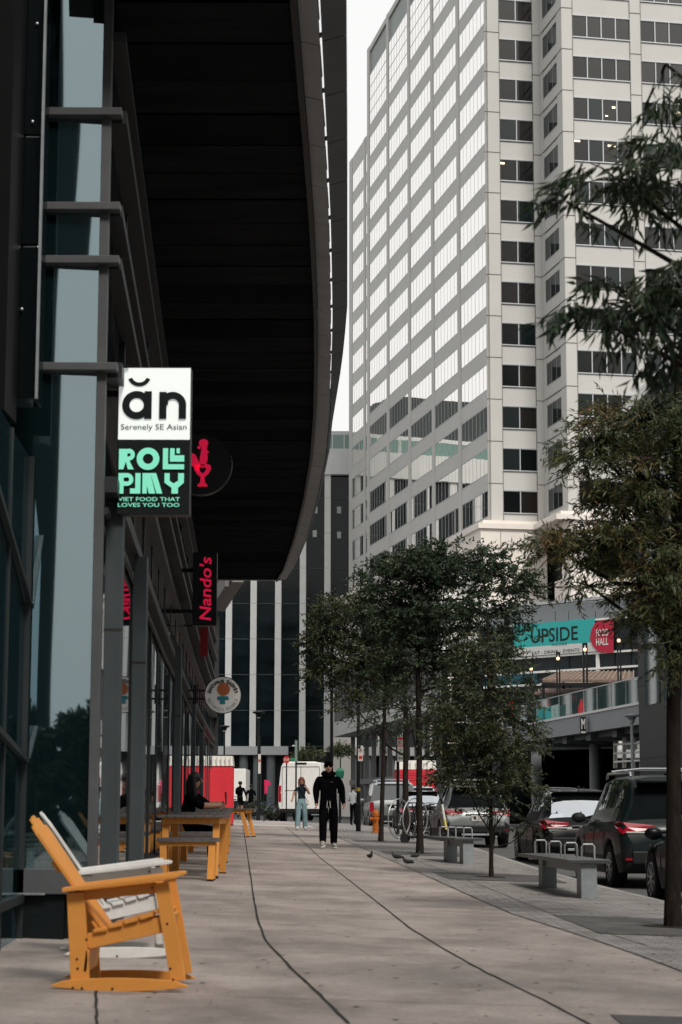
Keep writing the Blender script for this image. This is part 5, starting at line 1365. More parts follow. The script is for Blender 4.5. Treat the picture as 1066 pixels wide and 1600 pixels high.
# black pole with a no parking plate
g=gnd(560,1299); t=thing('sign_pole','thick black lamp standard with a white no parking plate beside the hydrant','pole',g)
q=MB(); q.tube([(0,0,0),(0,0,.9),(0,0,.92),(0,0,5.6)],[.085,.08,.06,.05],10); q.build('pole',M['blackm'],t,smooth=True)
c=at(563.5,1177,g.y-.1)-g; k=g.y/FPX; q=MB(); q.b2((c.x-3.8*k,-.10,c.z-12*k),(c.x+3.8*k,-.085,c.z+12*k)); pl_=q.build('plate',M['signw'],t)
q=MB(); q.add([Vector((c.x+x*k,-.105,c.z+4*k+z*k)) for x,z in arcband(1.9,2.7,0,6.28,16)],[tuple(range(len(arcband(1.9,2.7,0,6.28,16))))]); q.build('prohibition_ring',M['signr'],t,fix=False)
text_on(t,'P',2*k,3*k,(c.x,-.106,c.z+4*k),M['ink'],.02); q=MB(); q.b2((c.x-2.6*k,-.104,c.z-9*k),(c.x+2.6*k,-.101,c.z-4*k)); q.build('red_band',M['signr'],t)
q=MB(); q.tube([(0,0,1.30),(0,0,1.42)],.068,10); q.build('pole_band',mat('yellow_band',(.35,.25,.05),.6),t)
# double parking sign post
g=gnd(622,1303); t=thing('parking_sign','black post carrying a tall red and green lettered parking plate behind the hydrant','sign',g)
k=g.y/FPX; top=at(622,1190,g.y).z-g.z
q=MB(); q.tube([(0,0,0),(0,0,at(622,1145,g.y).z-g.z)],.05,8); q.build('pole',M['blackm'],t,smooth=True)
c=at(626,1168,g.y)-g; q=MB(); q.b2((c.x-5*k,-.08,c.z-22*k),(c.x+5*k,-.066,c.z+23*k)); q.build('plate',M['signw'],t)
q=MB(); q.b2((c.x-4.3*k,-.086,c.z+12*k),(c.x+4.3*k,-.081,c.z+15.5*k)); q.b2((c.x-4.3*k,-.086,c.z+1.5*k),(c.x+4.3*k,-.081,c.z+3*k)); q.build('red_band',M['signr'],t)
text_mb('NO\nPARKING',8*k,8*k,bold=.01,M=T((c.x,-.087,c.z+8*k))).build('red_lettering',M['signr'],t,fix=False)
text_mb('2 HR\nPARKING\n8AM-6PM',8*k,17*k,bold=.01,M=T((c.x,-.087,c.z-10*k))).build('green_lettering',M['signg'],t,fix=False)
# no left turn sign on far pole at the left
Y=88; e=at(330,1168,Y); g=ground(e.x,Y,-.1); t=thing('traffic_sign','square white no left turn sign above the red cabin, on a grey post','sign',g); k=Y/FPX
q=MB(); q.tube([(0,0,0),(0,0,e.z-g.z+.5)],.04,8); q.build('pole',M['steel'],t)
zc_=e.z-g.z; q=MB(); q.b2((-8*k,-.08,zc_-8.5*k),(8*k,-.06,zc_+8.5*k)); q.build('plate',M['signw'],t)
q=MB(); P=arcband(5.2,6.8,0,6.28,24)
for i in range(24):
    a0,a1=i*math.pi/12,(i+1)*math.pi/12; q.add([Vector((x*k,-.085,zc_+z*k)) for x,z in arcband(5.2,6.8,a0,a1,2)],[tuple(range(6))])
q.add([Vector((x*k,-.086,zc_+z*k)) for x,z in ((-4.6,3.4),(-3.4,4.6),(4.6,-3.4),(3.4,-4.6))],[(0,1,2,3)]); q.build('prohibition_ring',M['signr'],t,fix=False)
q=MB(); q.add([Vector((x*k,-.083,zc_+z*k)) for x,z in ((2.2,-4),(3.6,-4),(3.6,1.4),(1,2.6),(-1.5,2.6),(-1.5,4.2),(-4.4,1.8),(-1.5,-.4),(-1.5,1.2),(.8,1.2),(2.2,.5))],[tuple(range(11))]); q.build('arrow',M['ink'],t,fix=False)
q=MB(); q.b2((-5*k,-.05,zc_+12*k),(6*k,.05,zc_+18*k)); q.build('signal_box',M['blackm'],t)
# stop sign + street name, with narrow posts
Y=90; e=at(448,1187,Y); g=ground(e.x,Y,-.1); k=Y/FPX
t=thing('stop_sign','small red octagonal stop sign with a green street plate over the white van','sign',g); zc_=e.z-g.z
q=MB(); q.tube([(0,0,0),(0,0,zc_+3*k)],.03,6); q.build('pole',M['blackm'],t)
q=MB(); q.prism([(5.8*k*math.cos(R(22.5+45*i)),zc_+5.8*k*math.sin(R(22.5+45*i))) for i in range(8)],-.06,-.04); q.build('octagon',M['signr'],t)
text_mb('STOP',8*k,3.4*k,bold=.02,M=T((0,-.066,zc_))).build('lettering',M['signw'],t,fix=False)
q=MB(); q.b2((6*k,-.05,zc_-2*k),(17*k,-.03,zc_+2.5*k)); q.build('street_plate',M['signg'],t)
Y=76; e=at(463,1155,Y); g=ground(e.x,Y); k=Y/FPX
t=thing('sign_post','slim grey post with a tall narrow green plate in front of the white van','sign',g); zc_=e.z-g.z
q=MB(); q.tube([(0,0,0),(0,0,zc_)],.033,6); q.build('pole',M['blackm'],t)
q=MB(); q.b2((-2*k,-.06,zc_-36*k),(2*k,-.04,zc_-2*k)); q.build('plate',mat('dull_green',(.16,.22,.20),.5),t)
q=MB(); q.b2((-6*k,-.05,zc_-11*k),(0,-.03,zc_-9*k)); q.build('arm_plate',M['signw'],t)
Y=86; e=at(406,1150,Y); g=ground(e.x,Y); k=Y/FPX
t=thing('sign_post','dark post with a narrow white plate left of the white van','sign',g); zc_=e.z-g.z
q=MB(); q.tube([(0,0,0),(0,0,zc_)],.05,6); q.build('pole',M['blackm'],t)
q=MB(); q.b2((-2*k,-.08,zc_-58*k),(2*k,-.06,zc_-28*k)); q.build('plate',M['signw'],t)
q=MB(); q.b2((-1.6*k,-.086,zc_-40*k),(1.6*k,-.081,zc_-36*k)); q.build('red_mark',M['signr'],t)
# magenta feather flag
Y=84; e=at(418,1222,Y); g=ground(e.x,Y,0); k=Y/FPX
t=thing('feather_flag','small magenta flag on a pole near the cyclists','flag',g); zc_=e.z-g.z
q=MB(); q.prism([(-5*k,zc_+4*k),(3*k,zc_+2*k),(6*k,zc_-3*k),(1*k,zc_-6*k),(0*k,zc_-16*k),(-4*k,zc_-19*k)],-.015,.015); q.build('cloth',mat('magenta_cloth',(.55,.02,.10),.7),t)
q=MB(); q.tube([(-5*k,0,0),(-5*k,0,zc_+4*k)],.02,6); q.build('pole',M['blackm'],t)
# traffic cone / bollard
g=gnd(556,1283); t=thing('bollard','white topped bollard at the kerb behind the man','bollard',g)
q=MB(); q.lathe([(.10,0),(.10,.22),(.08,.26),(0,.27)],n=12); q.build('post',M['signw'],t,smooth=True); q=MB(); q.lathe([(.14,-.02),(.14,.02),(.1,.03)],n=12); q.build('base',M['blackm'],t)

# ---- red portable cabins
def cabin(label,px0,px1,pyt,Y,side=None,vents=False,rz=0):
    a,b=at(px0,pyt,Y),at(px1,pyt,Y); g=ground((a.x+b.x)/2,Y,-.1); w=(b.x-a.x); H=a.z-g.z
    t=thing('portable_toilet',label,'portable toilet',g,rz,'red portable toilets'); D=w
    q=MB(); q.b2((-w/2,0,.12),(w/2,D,H*.86)); q.build('cabin',M['redp'],t,bevel=.02)
    q=MB(); q.b2((-w/2-.02,-.02,0),(w/2+.02,D+.02,.12)); q.build('base',M['blackm'],t)
    q=MB(); q.add([(-w/2-.03,-.03,H*.86),(w/2+.03,-.03,H*.86),(w/2+.03,D+.03,H*.86),(-w/2-.03,D+.03,H*.86),(-w/2+.0,.12,H),(w/2-.0,.12,H),(w/2-.0,D-.1,H),(-w/2+.0,D-.1,H)],[(0,1,2,3),(4,5,6,7),(0,1,5,4),(1,2,6,5),(2,3,7,6),(3,0,4,7)])
    q.build('roof',mat('cabin_roof',(.62,.60,.55),.5) if 'cabin_roof' not in bpy.data.materials else bpy.data.materials['cabin_roof'],t,bevel=.01)
    q=MB(); 
    for i in range(7): x=-w/2+w*(i+.5)/7; q.b2((x-.02,-.05,H*.865),(x+.02,-.015,H*.985))
    q.build('roof_rib',M['signw'],t)
    q=MB(); dx=w/2-.13; q.b2((-dx,-.03,.2),(dx,-.004,H*.82)); d_=q.build('door',M['redp'],t,bevel=.012)
    q=MB(); q.b2((-dx+.12,-.045,H*.30),(dx-.12,-.031,H*.74)); q.build('door_panel',M['redp'],t,bevel=.01)
    q=MB(); q.b2((-dx+.12,-.045,.28),(dx-.12,-.031,H*.26)); q.build('door_panel',M['redp'],t,bevel=.01)
    q=MB(); q.b2((dx-.1,-.06,H*.44),(dx-.05,-.03,H*.50)); q.build('latch',M['blackm'],t)
    q=MB()
    for sx in (-1,1):
        for i in range(4): y=D*(i+.7)/4.6; q.b2((sx*(w/2),y-.04,.2),(sx*(w/2+.025),y+.04,H*.84))
    q.build('side_rib',M['redp'],t)
    if vents:
        q=MB()
        for i in range(6): z=H*.86-.08-.075*i; q.b2((-w/2+.06,-.07,z-.022),(w/2-.06,-.046,z+.022))
        q.build('vent_slat',mat('red_light',(.75,.06,.09),.4),t)
    return t
cabin('white roofed red portable toilet at the end of the walk, left of the cyclists',315,363,1181,70)
cabin('second red portable toilet, mostly hidden by the first at the glass front',283,322,1182,73)
e=at(617,1187,62)
cabin('red portable toilet with a white roof and vent slats behind the parked cars',619,681,1188,92,vents=True)

# ---- pigeons
def pigeon(label,px,py,rz):
    g=gnd(px,py); t=thing('pigeon',label,'bird',g,rz,'pigeons on the walk',.72)
    q=MB(); q.tube([(-.17,0,.075),(-.10,0,.085),(-.03,0,.10),(.04,0,.12),(.075,0,.155),(.085,0,.19),(.10,0,.205),(.125,0,.20)],[.012,.03,.052,.05,.028,.022,.024,.006],10)
    q.build('body',mat('pigeon_grey',(.03,.032,.037),.6,noise=.5,nscale=40) if 'pigeon_grey' not in bpy.data.materials else bpy.data.materials['pigeon_grey'],t,smooth=True)
    for s_ in (-1,1):
        q=MB(); q.sphere((-.05,s_*.045,.11),(.10,.012,.035),10,6); q.build('wing',bpy.data.materials['pigeon_grey'],t,smooth=True)
        q=MB(); q.tube([(0,s_*.02,.07),(.005,s_*.02,.01),(.03,s_*.02,.003)],.005,5); q.build('leg',M['skin'],t)
    q=MB(); q.tube([(.12,0,.20),(.15,0,.193)],[.006,.002],5); q.build('beak',M['blackm'],t)
pigeon('single pigeon standing apart on the left of the small flock',579,1344,R(-70))
pigeon('pigeon beside the wavy joint, left of the other two',619,1345,R(165)); pigeon('pigeon in the middle of the flock, lowest in the picture',636,1353,R(190)); pigeon('pigeon on the right, nearest the tree trunk',651,1343,R(20))
# fallen leaves
lf=MB(); rl=random.Random(77)
for i in range(260):
    y=rl.uniform(9,45); x=rl.uniform(xw(y)+.3,curb(y)); a=rl.uniform(0,6.28); s_=rl.uniform(.015,.035); z=gz(x,y)+.012
    if rl.random()<.45: x=rl.uniform(pav(y),curb(y))
    z=gz(x,y)+.013
    lf.quad((x+s_*math.cos(a),y+s_*math.sin(a),z),(x-s_*.4*math.sin(a),y+s_*.4*math.cos(a),z+.004),(x-s_*math.cos(a),y-s_*math.sin(a),z),(x+s_*.4*math.sin(a),y-s_*.4*math.cos(a),z+.003))
tag(lf.build('fallen_leaves',mat('dry_leaf',(.06,.035,.015),.8)),'small dry leaves scattered over the walk','leaves',kind='stuff')
# ================================================================== CARS
M['cgl']=glass('car_glass',(.008,.010,.011),.10,1.0,see=.25,rough=.015)
M['cgl_sky']=glass('rear_window_glass',(.008,.010,.011),.0,2.0,see=.1,rough=.02)
M['cgl_half']=glass('rear_window_dim',(.008,.010,.011),-.1,.22,see=.1,rough=.14)
M['tyre']=mat('tyre',(.010,.010,.011),.8,noise=.3,nscale=30)
M['rim']=mat('alloy_rim',(.32,.33,.34),.3,metal=.8)
M['trim']=mat('black_trim',(.010,.011,.012),.55)
M['chrome']=mat('chrome',(.6,.6,.6),.12,metal=1)
M['tail']=mat('tail_lamp_red',(.30,.004,.016),.2,spec=.7,coat=.6,emit=None)
def paint(name,c,metal=.3): return mat(name,c,.32,metal=metal,spec=.12,coat=.12,noise=.05,nscale=3)
def sm(a,b,x): x=max(0,min(1,(x-a)/(b-a))); return x*x*(3-2*x)
def car(label,x,y,head,W=1.85,L=4.6,H=1.68,m=None,kind='suv',plate='',rack=False,z0=None,name='parked_car',rearglass=None,wiper=True,roofm=None,tail='wide'):
    """x,y: centre of the rear bumper on the road; local y runs forward"""
    t=thing(name,label,'car',(x,y,(gz(x,y)-.15) if z0 is None else z0),head,'cars parked along the kerb')
    rearglass=rearglass or M['cgl_sky']
    belt=H*.60; gc=.22
    # stations: y, z_bottom, z_belt, z_top, half width, half width top
    if kind=='suv':
        st=[(0.00,.42,belt*.66,belt*.68,.80,.78),(.03,.36,belt*.78,belt*.80,.90,.86),(.10,.30,belt*.95,belt*.97,.955,.86),(.16,.28,belt,belt+.02,.965,.83),(.34,.26,belt+.01,H*.90,.98,.72),(.50,.25,belt,H*.975,.985,.70),(.95,.24,belt-.01,H*.998,1,.70),(1.9,.24,belt-.03,H,1,.70),(2.45,.24,belt-.05,H*.975,1,.70),(2.85,.24,belt-.065,H*.90,1,.69),(3.45,.24,belt-.09,belt-.05,.99,.76),(3.75,.25,belt-.12,belt-.09,.98,.80),(4.25,.26,belt-.22,belt-.18,.95,.78),(4.5,.32,belt*.60,belt*.66,.86,.72),(4.6,.40,belt*.46,belt*.48,.74,.66)]
    elif kind=='box':
        st=[(0.00,.45,belt*.70,belt*.72,.85,.83),(.03,.38,belt*.92,belt*.95,.95,.90),(.08,.32,belt,belt+.03,.97,.88),(.22,.28,belt+.01,H*.95,.985,.80),(.34,.26,belt,H*.99,.99,.79),(.95,.25,belt-.01,H,1,.79),(1.9,.24,belt-.02,H,1,.79),(2.6,.24,belt-.03,H*.985,1,.78),(2.85,.24,belt-.04,H*.93,1,.76),(3.3,.24,belt-.06,belt-.02,.99,.82),(3.75,.25,belt-.08,belt-.04,.98,.84),(4.25,.26,belt-.14,belt-.10,.95,.83),(4.5,.32,belt*.66,belt*.74,.88,.78),(4.6,.40,belt*.5,belt*.52,.80,.72)]
    else: # hatch / crossover with a long slanting rear window
        st=[(0.00,.42,belt*.60,belt*.62,.78,.74),(.04,.34,belt*.76,belt*.79,.90,.84),(.12,.30,belt*.92,belt*.95,.955,.84),(.26,.27,belt*.99,belt+.03,.965,.80),(.75,.25,belt+.01,H*.91,.985,.70),(1.0,.25,belt,H*.965,.99,.69),(1.35,.24,belt-.01,H*.995,1,.69),(2.0,.24,belt-.03,H,1,.69),(2.5,.24,belt-.05,H*.97,1,.69),(2.9,.24,belt-.07,H*.88,1,.68),(3.45,.24,belt-.09,belt-.05,.99,.75),(3.75,.25,belt-.12,belt-.09,.98,.79),(4.25,.26,belt-.22,belt-.18,.95,.78),(4.5,.32,belt*.58,belt*.64,.86,.72),(4.6,.40,belt*.44,belt*.46,.74,.66)]
    k=L/4.6; hw=W/2; wr=.345; wy=[.90*k,3.68*k]
    # resample finely
    S_=[]; 
    for a,b in zip(st,st[1:]):
        n=max(1,int((b[0]-a[0])*k/.09))
        for i in range(n): S_.append(tuple(a[j]+(b[j]-a[j])*i/n for j in range(6)))
    S_.append(st[-1])
    secs=[]
    for (yy,zb,zbelt,zt,w,wt) in S_:
        Y=yy*k; ww=hw*w; wtt=hw*wt
        arch=0
        for c in wy:
            d=abs(Y-c); R_=wr+.075
            if d<R_: arch=max(arch,math.sqrt(R_*R_-d*d)+wr)
        zb_=max(zb,arch)
        z1=max(zb+.10,zb_+.012); z2=max(zb+.28,zb_+.03)
        g=zt-zbelt
        crown=.0 if g<.1 else .03
        prof=[(0,zb),(ww*.80,zb),(ww*.80,zb_),(ww*.965,zb_),(ww*.985,z1),(ww*.995,z2),(ww,max(z2+.01,zbelt*.72)),(ww*.995,max(z2+.02,zbelt*.84)),(ww*.965,zbelt-.02),(ww*.945,zbelt)]
        if g>.1:
            f=[(ww*.945+(wtt-ww*.945)*q_**.9, zbelt+(g-.05)*q_) for q_ in (.33,.66,1.0)]
            prof+=f+[(wtt-.05,zt-.015),(wtt*.6,zt+crown*.6),(0,zt+crown)]
        else:
            prof+=[(ww*.93,zbelt+g*.3),(ww*.91,zbelt+g*.6),(wtt+ (ww*.88-wtt)*.5,zbelt+g*.85),(wtt,zt),(wtt*.6,zt+.02),(0,zt+.03)]
        secs.append((Y,prof,g,zbelt))
    n=len(secs[0][1]); body=MB(); 
    vs=[]
    for Y,prof,g,_ in secs:
        vs+= [Vector((px_,Y,pz)) for px_,pz in prof]
        vs+= [Vector((-px_,Y,pz)) for px_,pz in prof]
    fs=[]; ms=[]
    gl=[]; 
    for i in range(len(secs)-1):
        for s_ in (0,1):
            for j in range(n-1):
                a=i*2*n+s_*n+j; b=a+2*n; fs.append((a,a+1,b+1,b) if s_ else (a,b,b+1,a+1))
                low = secs[i][1][j+1][1] if j<6 else 9
                ms.append(1 if j<=4 else 0)
    for i in (0,len(secs)-1):
        o=i*2*n; fs.append(tuple([o+j for j in range(n)]+[o+n+j for j in range(n-1,-1,-1)])); ms.append(0)
    body.v=vs; body.f=fs; body.m=ms
    lowm=M['trim']
    body.build('body',[m,lowm],t,smooth=True)
    # glass: offset skins. side glass rows 9..12, rear/wind screen rows 12..15
    idx={'rear':None}
    def zone(cond,rows,name_,mm,off,raw=False):
        q=MB()
        for i in range(len(secs)-1):
            Y0_,P0,g0,_=secs[i]; Y1_,P1,g1,_=secs[i+1]
            if not cond((Y0_/k+Y1_/k)/2,g0,g1): continue
            for s_ in (1,-1):
                for j in rows:
                    q.add([Vector((s_*P0[j][0],Y0_,P0[j][1])),Vector((s_*P0[j+1][0],Y0_,P0[j+1][1])),Vector((s_*P1[j+1][0],Y1_,P1[j+1][1])),Vector((s_*P1[j][0],Y1_,P1[j][1]))],[(0,1,2,3)])
        # offset
        cen=Vector((0,L*.5,H*.45))
        q.v=[v+Vector((math.copysign(off,v.x) if abs(v.x)>.5*hw else 0, -off*1.2 if name_=='rear_window' else (off if name_=='windscreen' else 0), off*.9)) for v in q.v]
        if raw:
            w=MB()
            for s_ in (1,-1):
                mpv={}; ff=[]
                for f in q.f:
                    if q.v[f[0]].x*s_>0: ff.append(f)
                vs_=[]; 
                for f in ff:
                    nf=[]
                    for i_ in f:
                        ky=tuple(round(c_,5) for c_ in q.v[i_])
                        if ky not in mpv: mpv[ky]=len(w.v); w.v.append(q.v[i_])
                        nf.append(mpv[ky])
                    w.f.append(tuple(nf)); w.m.append(0)
            return w
        return q.build(name_,mm,t,smooth=True)
    y_r0={'suv':.17,'box':.09,'hatch':.27}[kind]; y_r1={'suv':.47,'box':.30,'hatch':.95}[kind]; y_s0={'suv':.62,'box':.50,'hatch':1.0}[kind]
    zone(lambda y,a,b: y_r0<y<y_r1,(13,14),'rear_window',rearglass,.008)
    zone(lambda y,a,b: 2.5<y<3.38,(13,14),'windscreen',M['cgl'],.008)
    for (a_,b_) in ((y_s0,1.25 if kind!='hatch' else 1.45),(1.32 if kind!='hatch' else 1.52,2.12),(2.19,2.95)):
        w_=zone(lambda y,a,b: a_<y<b_ and a>.25,(10,11),'side_window',M['cgl'],.006,True); build_each(w_,'side_window',M['cgl'],t,smooth=True)
    build_each(zone(lambda y,a,b: y_s0-.05<y<3.0 and a>.2,(9,),'window_trim',M['chrome'] if kind=='suv' else M['trim'],.004,True),'window_trim',M['chrome'] if kind=='suv' else M['trim'],t)
    # wheels
    for c in wy:
        for s_ in (-1,1):
            MY=Matrix.Rotation(R(90)*s_,4,'Y'); cx=s_*(hw-.12)
            q=MB(); q.lathe([(wr*.62,-.11),(wr*.93,-.115),(wr,-.085),(wr,.085),(wr*.93,.115),(wr*.64,.11)],(cx,c,wr),28,M=MY); w_=q.build('wheel',M['tyre'],t,smooth=True)
            q=MB(); q.lathe([(wr*.66,.095),(wr*.63,.118),(wr*.60,.10),(wr*.55,.05),(.03,.04)],(cx,c,wr),24,M=MY,cap=False)
            for i in range(10):
                a=i*2*math.pi/10; p=Vector((.03*math.cos(a),.03*math.sin(a),.10)); e=Vector((wr*.60*math.cos(a+.08),wr*.60*math.sin(a+.08),.112))
                q.bar(MY@p+Vector((cx,c,wr)),MY@e+Vector((cx,c,wr)),.028,.02,up=(s_,0,0))
            q.lathe([(.045,.09),(.04,.118),(0,.12)],(cx,c,wr),12,M=MY); r_=q.build('rim',M['rim'],None,smooth=True); r_.parent=w_
    # tail lamps
    zl=belt*.92 if kind!='box' else belt*.78
    for s_ in (-1,1):
        q=MB()
        if kind=='box': 
            q.add([(s_*hw*.80,-.005,zl-.17),(s_*hw*.97,.03,zl-.17),(s_*hw*.97,.03,zl+.22),(s_*hw*.82,.0,zl+.22),(s_*hw*.99,.16,zl-.15),(s_*hw*.985,.16,zl+.20)],[(0,1,2,3),(1,4,5,2)])
            q.v=[v+Vector((s_*.012,-.014 if abs(v.y)<.05 else 0,0)) for v in q.v]
        else:
            # sharp wedge wrapping from the tailgate round the flank
            A=[(hw*.40,.075,zl+.03),(hw*.40,.075,zl-.03),(hw*.70,.065,zl-.06),(hw*.93,.10,zl-.10),(hw*.985,.22,zl-.02),(hw*.985,.42,zl+.03),(hw*.985,.42,zl+.07),(hw*.96,.20,zl+.09),(hw*.90,.12,zl+.075)]
            A=[(a*s_,b-.045,c_) for a,b,c_ in A]
            A=[(a+s_*.014,b if i<4 else b+.03,c_) for i,(a,b,c_) in enumerate(A)]
            cen=Vector((s_*hw*.86,.055,zl))
            q.add([cen]+A,[(0,i+1,(i+1)%9+1) for i in range(9)])
            B=[(a-s_*.03,b+.09,c_) for a,b,c_ in A]; q.add(A+B,[(i,(i+1)%9,(i+1)%9+9,i+9) for i in range(9)])
        q.build('tail_lamp',M['tail'],t)
        if kind!='box':
            q=MB(); q.b2((s_*hw*.44,.015,zl-.085),(s_*hw*.88,.05,zl-.062)); q.build('reverse_lamp',M['signw'],t)
    # bumper, tailgate crease, plate, badge bar, handle
    q=MB(); q.b2((-hw*.80,-.035,.40),(hw*.80,.10,.60)); q.build('bumper',M['trim'],t,bevel=.03)
    q=MB(); q.b2((-hw*.45,-.045,.33),(hw*.45,.0,.38)); q.build('skid_plate',M['steel'],t,bevel=.01)
    q=MB(); q.b2((-.30,.0,belt*.86),(.30,.05,belt*.885)); q.build('tailgate_bar',M['chrome'] if kind!='box' else M['trim'],t,bevel=.005)
    q=MB(); q.b2((-.155,-.012,belt*.70),(.155,.03,belt*.70+.155)); q.build('number_plate',M['signw'],t,bevel=.004)
    if plate: text_mb(plate,.25,.085,bold=.02,M=T((0,-.015,belt*.70+.075))).build('plate_number',M['ink'],t,fix=False)
    for s_ in (-1,1):
        q=MB(); q.b2((s_*hw*.72,-.01,.46),(s_*hw*.90,.02,.49)); q.build('reflector',M['tail'],t)
        # mirror
        ym=2.95*k; q=MB(); q.sphere((s_*(hw+.10),ym,belt+.05),(.12,.07,.085),12,8); q.bar((s_*(hw-.05),ym,belt-.02),(s_*(hw+.05),ym,belt+.02),.05,.05); q.build('mirror',m if kind!='suv' else M['trim'],t,smooth=True)
        for yd in (1.42,2.28):
            q=MB(); q.tube([(s_*(hw+.012),yd*k,belt*.86),(s_*(hw+.03),yd*k+.05,belt*.865),(s_*(hw+.03),yd*k+.17,belt*.865),(s_*(hw+.012),yd*k+.22,belt*.86)],.014,6); q.build('door_handle',m,t,smooth=True)
    q=MB()
    for s_ in (-1,1):
        for yd in (1.28,2.16,3.02): q.b2((s_*(hw*1.0-.004),yd*k-.004,.36),(s_*(hw*1.0+.003),yd*k+.004,belt-.06))
    q.build('door_gap',M['trim'],t)
    q=MB(); q.b2((-hw*.62,.10,H*.94),(hw*.62,.42 if kind!='hatch' else .75,H*.965)) if kind=='suv' else q.b2((-hw*.66,.13 if kind=='box' else .62,H*.955),(hw*.66,.40 if kind=='box' else .95,H*.975))
    q.build('roof_spoiler',m,t,bevel=.01)
    if rack:
        for s_ in (-1,1):
            q=MB(); q.tube([(s_*hw*.66,.65,H-.01),(s_*hw*.66,.72,H+.055),(s_*hw*.66,2.5,H+.06),(s_*hw*.66,2.6,H-.02)],.02,6); q.build('roof_rail',M['galv'],t,smooth=True)
        for yc_ in (1.0,2.0):
            q=MB(); q.tube([(-hw*.70,yc_,H+.09),(-hw*.4,yc_,H+.12),(hw*.4,yc_,H+.12),(hw*.70,yc_,H+.09)],.016,6); q.build('cross_bar',M['galv'],t,smooth=True)
    q=MB(); q.tube([(0,.35,H*.955 if kind!='hatch' else H),(0,.40,H+.03)],.012,6); q.sphere((0,1.0,H+.035),(.03,.07,.035),8,6); q.build('antenna_fin',m,t)
    if wiper:
        yw,zw=(.16,belt+.04) if kind!='hatch' else (.25,belt+.06)
        q=MB(); q.tube([(0,yw-.02,zw),(.30,yw+.03,zw+.07),(.42,yw+.04,zw+.05)],.014,5); q.build('wiper',M['trim'],t)
    q=MB(); q.tube([(hw*.55,-.02,.30),(hw*.55,.15,.30)],.03,10); q.build('exhaust',M['steel'],t)
    return t
M['p_black']=paint('paint_black',(.004,.005,.006),0); M['p_green']=paint('paint_dark_green',(.008,.015,.015),0); M['p_silver']=paint('paint_silver',(.17,.18,.18),.3)
M['p_grey']=paint('paint_grey',(.07,.075,.08),.5); M['p_white']=paint('paint_white',(.70,.69,.66),0)
def carpos(px,py,Wd_=1.85):
    g=gnd(px,py,-.15); return g.x+Wd_/2, g.y
HD=R(3.2)
# rear-left wheel contact given in the photo -> rear bumper centre
def place(px,py,label,**k):
    g=gnd(px,py,-.15); W_=k.get('W',1.85); L_=k.get('L',4.6)
    y=g.y-.90*L_/4.6; return car(label, g.x+W_/2-.02, y, HD, **k)
place(958,1386,'dark green suv with roof bars, its tail nearest, half behind the oak trunk',W=1.87,L=4.6,H=1.72,m=M['p_green'],kind='suv',rack=True,rearglass=M['cgl_half'])
place(842,1351,'black hatchback with a bright slanting rear window, between the two suvs',W=1.85,L=4.6,H=1.56,m=M['p_black'],kind='hatch')
place(690,1322,'silver suv with dark lower panels and number plate, behind the slim young oak',W=1.88,L=4.6,H=1.72,m=M['p_silver'],kind='suv',plate='7BK 214',rack=True,rearglass=M['cgl_half'])
place(625,1301,'small black suv behind the round bike hoops',W=1.8,L=4.4,H=1.60,m=M['p_black'],kind='hatch')
place(578,1296,'boxy silver suv with tinted rear glass behind the hydrant',W=1.95,L=4.9,H=1.90,m=M['p_silver'],kind='box',rack=True,rearglass=M['cgl'])
# nearest car at the right border: only its front flank shows
g=gnd(1033,1408,-.15); Wn=1.85
t_=car('black car at the right border, only its front wheel and mirror in view',g.x+Wn/2+.06,g.y-3.68,HD,W=Wn,L=4.6,H=1.5,m=M['p_black'],kind='hatch')
# second row: cars in the lane beyond
def lane(px,py,label,**k):
    g=gnd(px,py,-.15); return car(label,g.x,g.y,k.pop('head',HD),**k)
lane(656,1297,'dark grey suv in the lane in front of the vented red toilet',H=1.8,W=1.95,m=M['p_grey'],kind='suv')
lane(497,1283,'black car standing beyond the man in black',H=1.45,m=M['p_black'],kind='hatch',head=R(20))
lane(722,1292,'white suv in the far lane behind the silver one',H=1.75,m=M['p_white'],kind='suv')
lane(884,1300,'silver estate in the far lane, its roof showing above the black hatchback',H=1.72,m=M['p_silver'],kind='suv',rack=True)
# ---- white van
Yv=100; a=at(434,1280,Yv); b=at(506,1280,Yv); vx=(a.x+b.x)/2; Wv=b.x-a.x; zt_=at(470,1190,Yv).z
g=ground(vx,Yv,-.1); t=thing('delivery_van','white high roof delivery van seen from behind at the end of the walk','van',g,R(-8)); Hv=zt_-g.z; hw=Wv/2
prof=[(-.82,.45),(-.96,.55),(-1,.9),(-1,1.3),(-.98,1.6),(-.93,2.2),(-.88,Hv-.25),(-.80,Hv-.08),(-.6,Hv)]
poly=[(x*hw,z) for x,z in prof]+[(-x*hw,z) for x,z in reversed(prof)]
q=MB(); n=len(poly); ys_=[0,.05,.6,4.2,5.0,5.9]; 
vs=[]
for i,y in enumerate(ys_):
    for x,z in poly:
        if y==0: x*=.97; z=min(z,Hv-.05)
        if y==5.0: z=min(z,Hv*.85)
        if y==5.9: z=min(z,1.25)
        vs.append((x,y,z))
q.add(vs,[(i*n+j,i*n+(j+1)%n,(i+1)*n+(j+1)%n,(i+1)*n+j) for i in range(len(ys_)-1) for j in range(n)]+[tuple(range(n)),tuple((len(ys_)-1)*n+j for j in range(n))]); q.build('body',M['p_white'],t,smooth=True)
q=MB(); q.b2((-.012,-.02,.6),(.012,.01,Hv-.22)); q.b2((-hw*.8,-.02,Hv-.26),(hw*.8,.01,Hv-.235)); q.b2((-hw*.83,-.02,.7),(-hw*.81,.01,Hv-.24)); q.b2((hw*.81,-.02,.7),(hw*.83,.01,Hv-.24)); q.b2((-hw*.7,-.02,1.5),(hw*.3,.01,1.52)); q.build('door_gap',mat('panel_gap',(.2,.2,.2),.7),t)
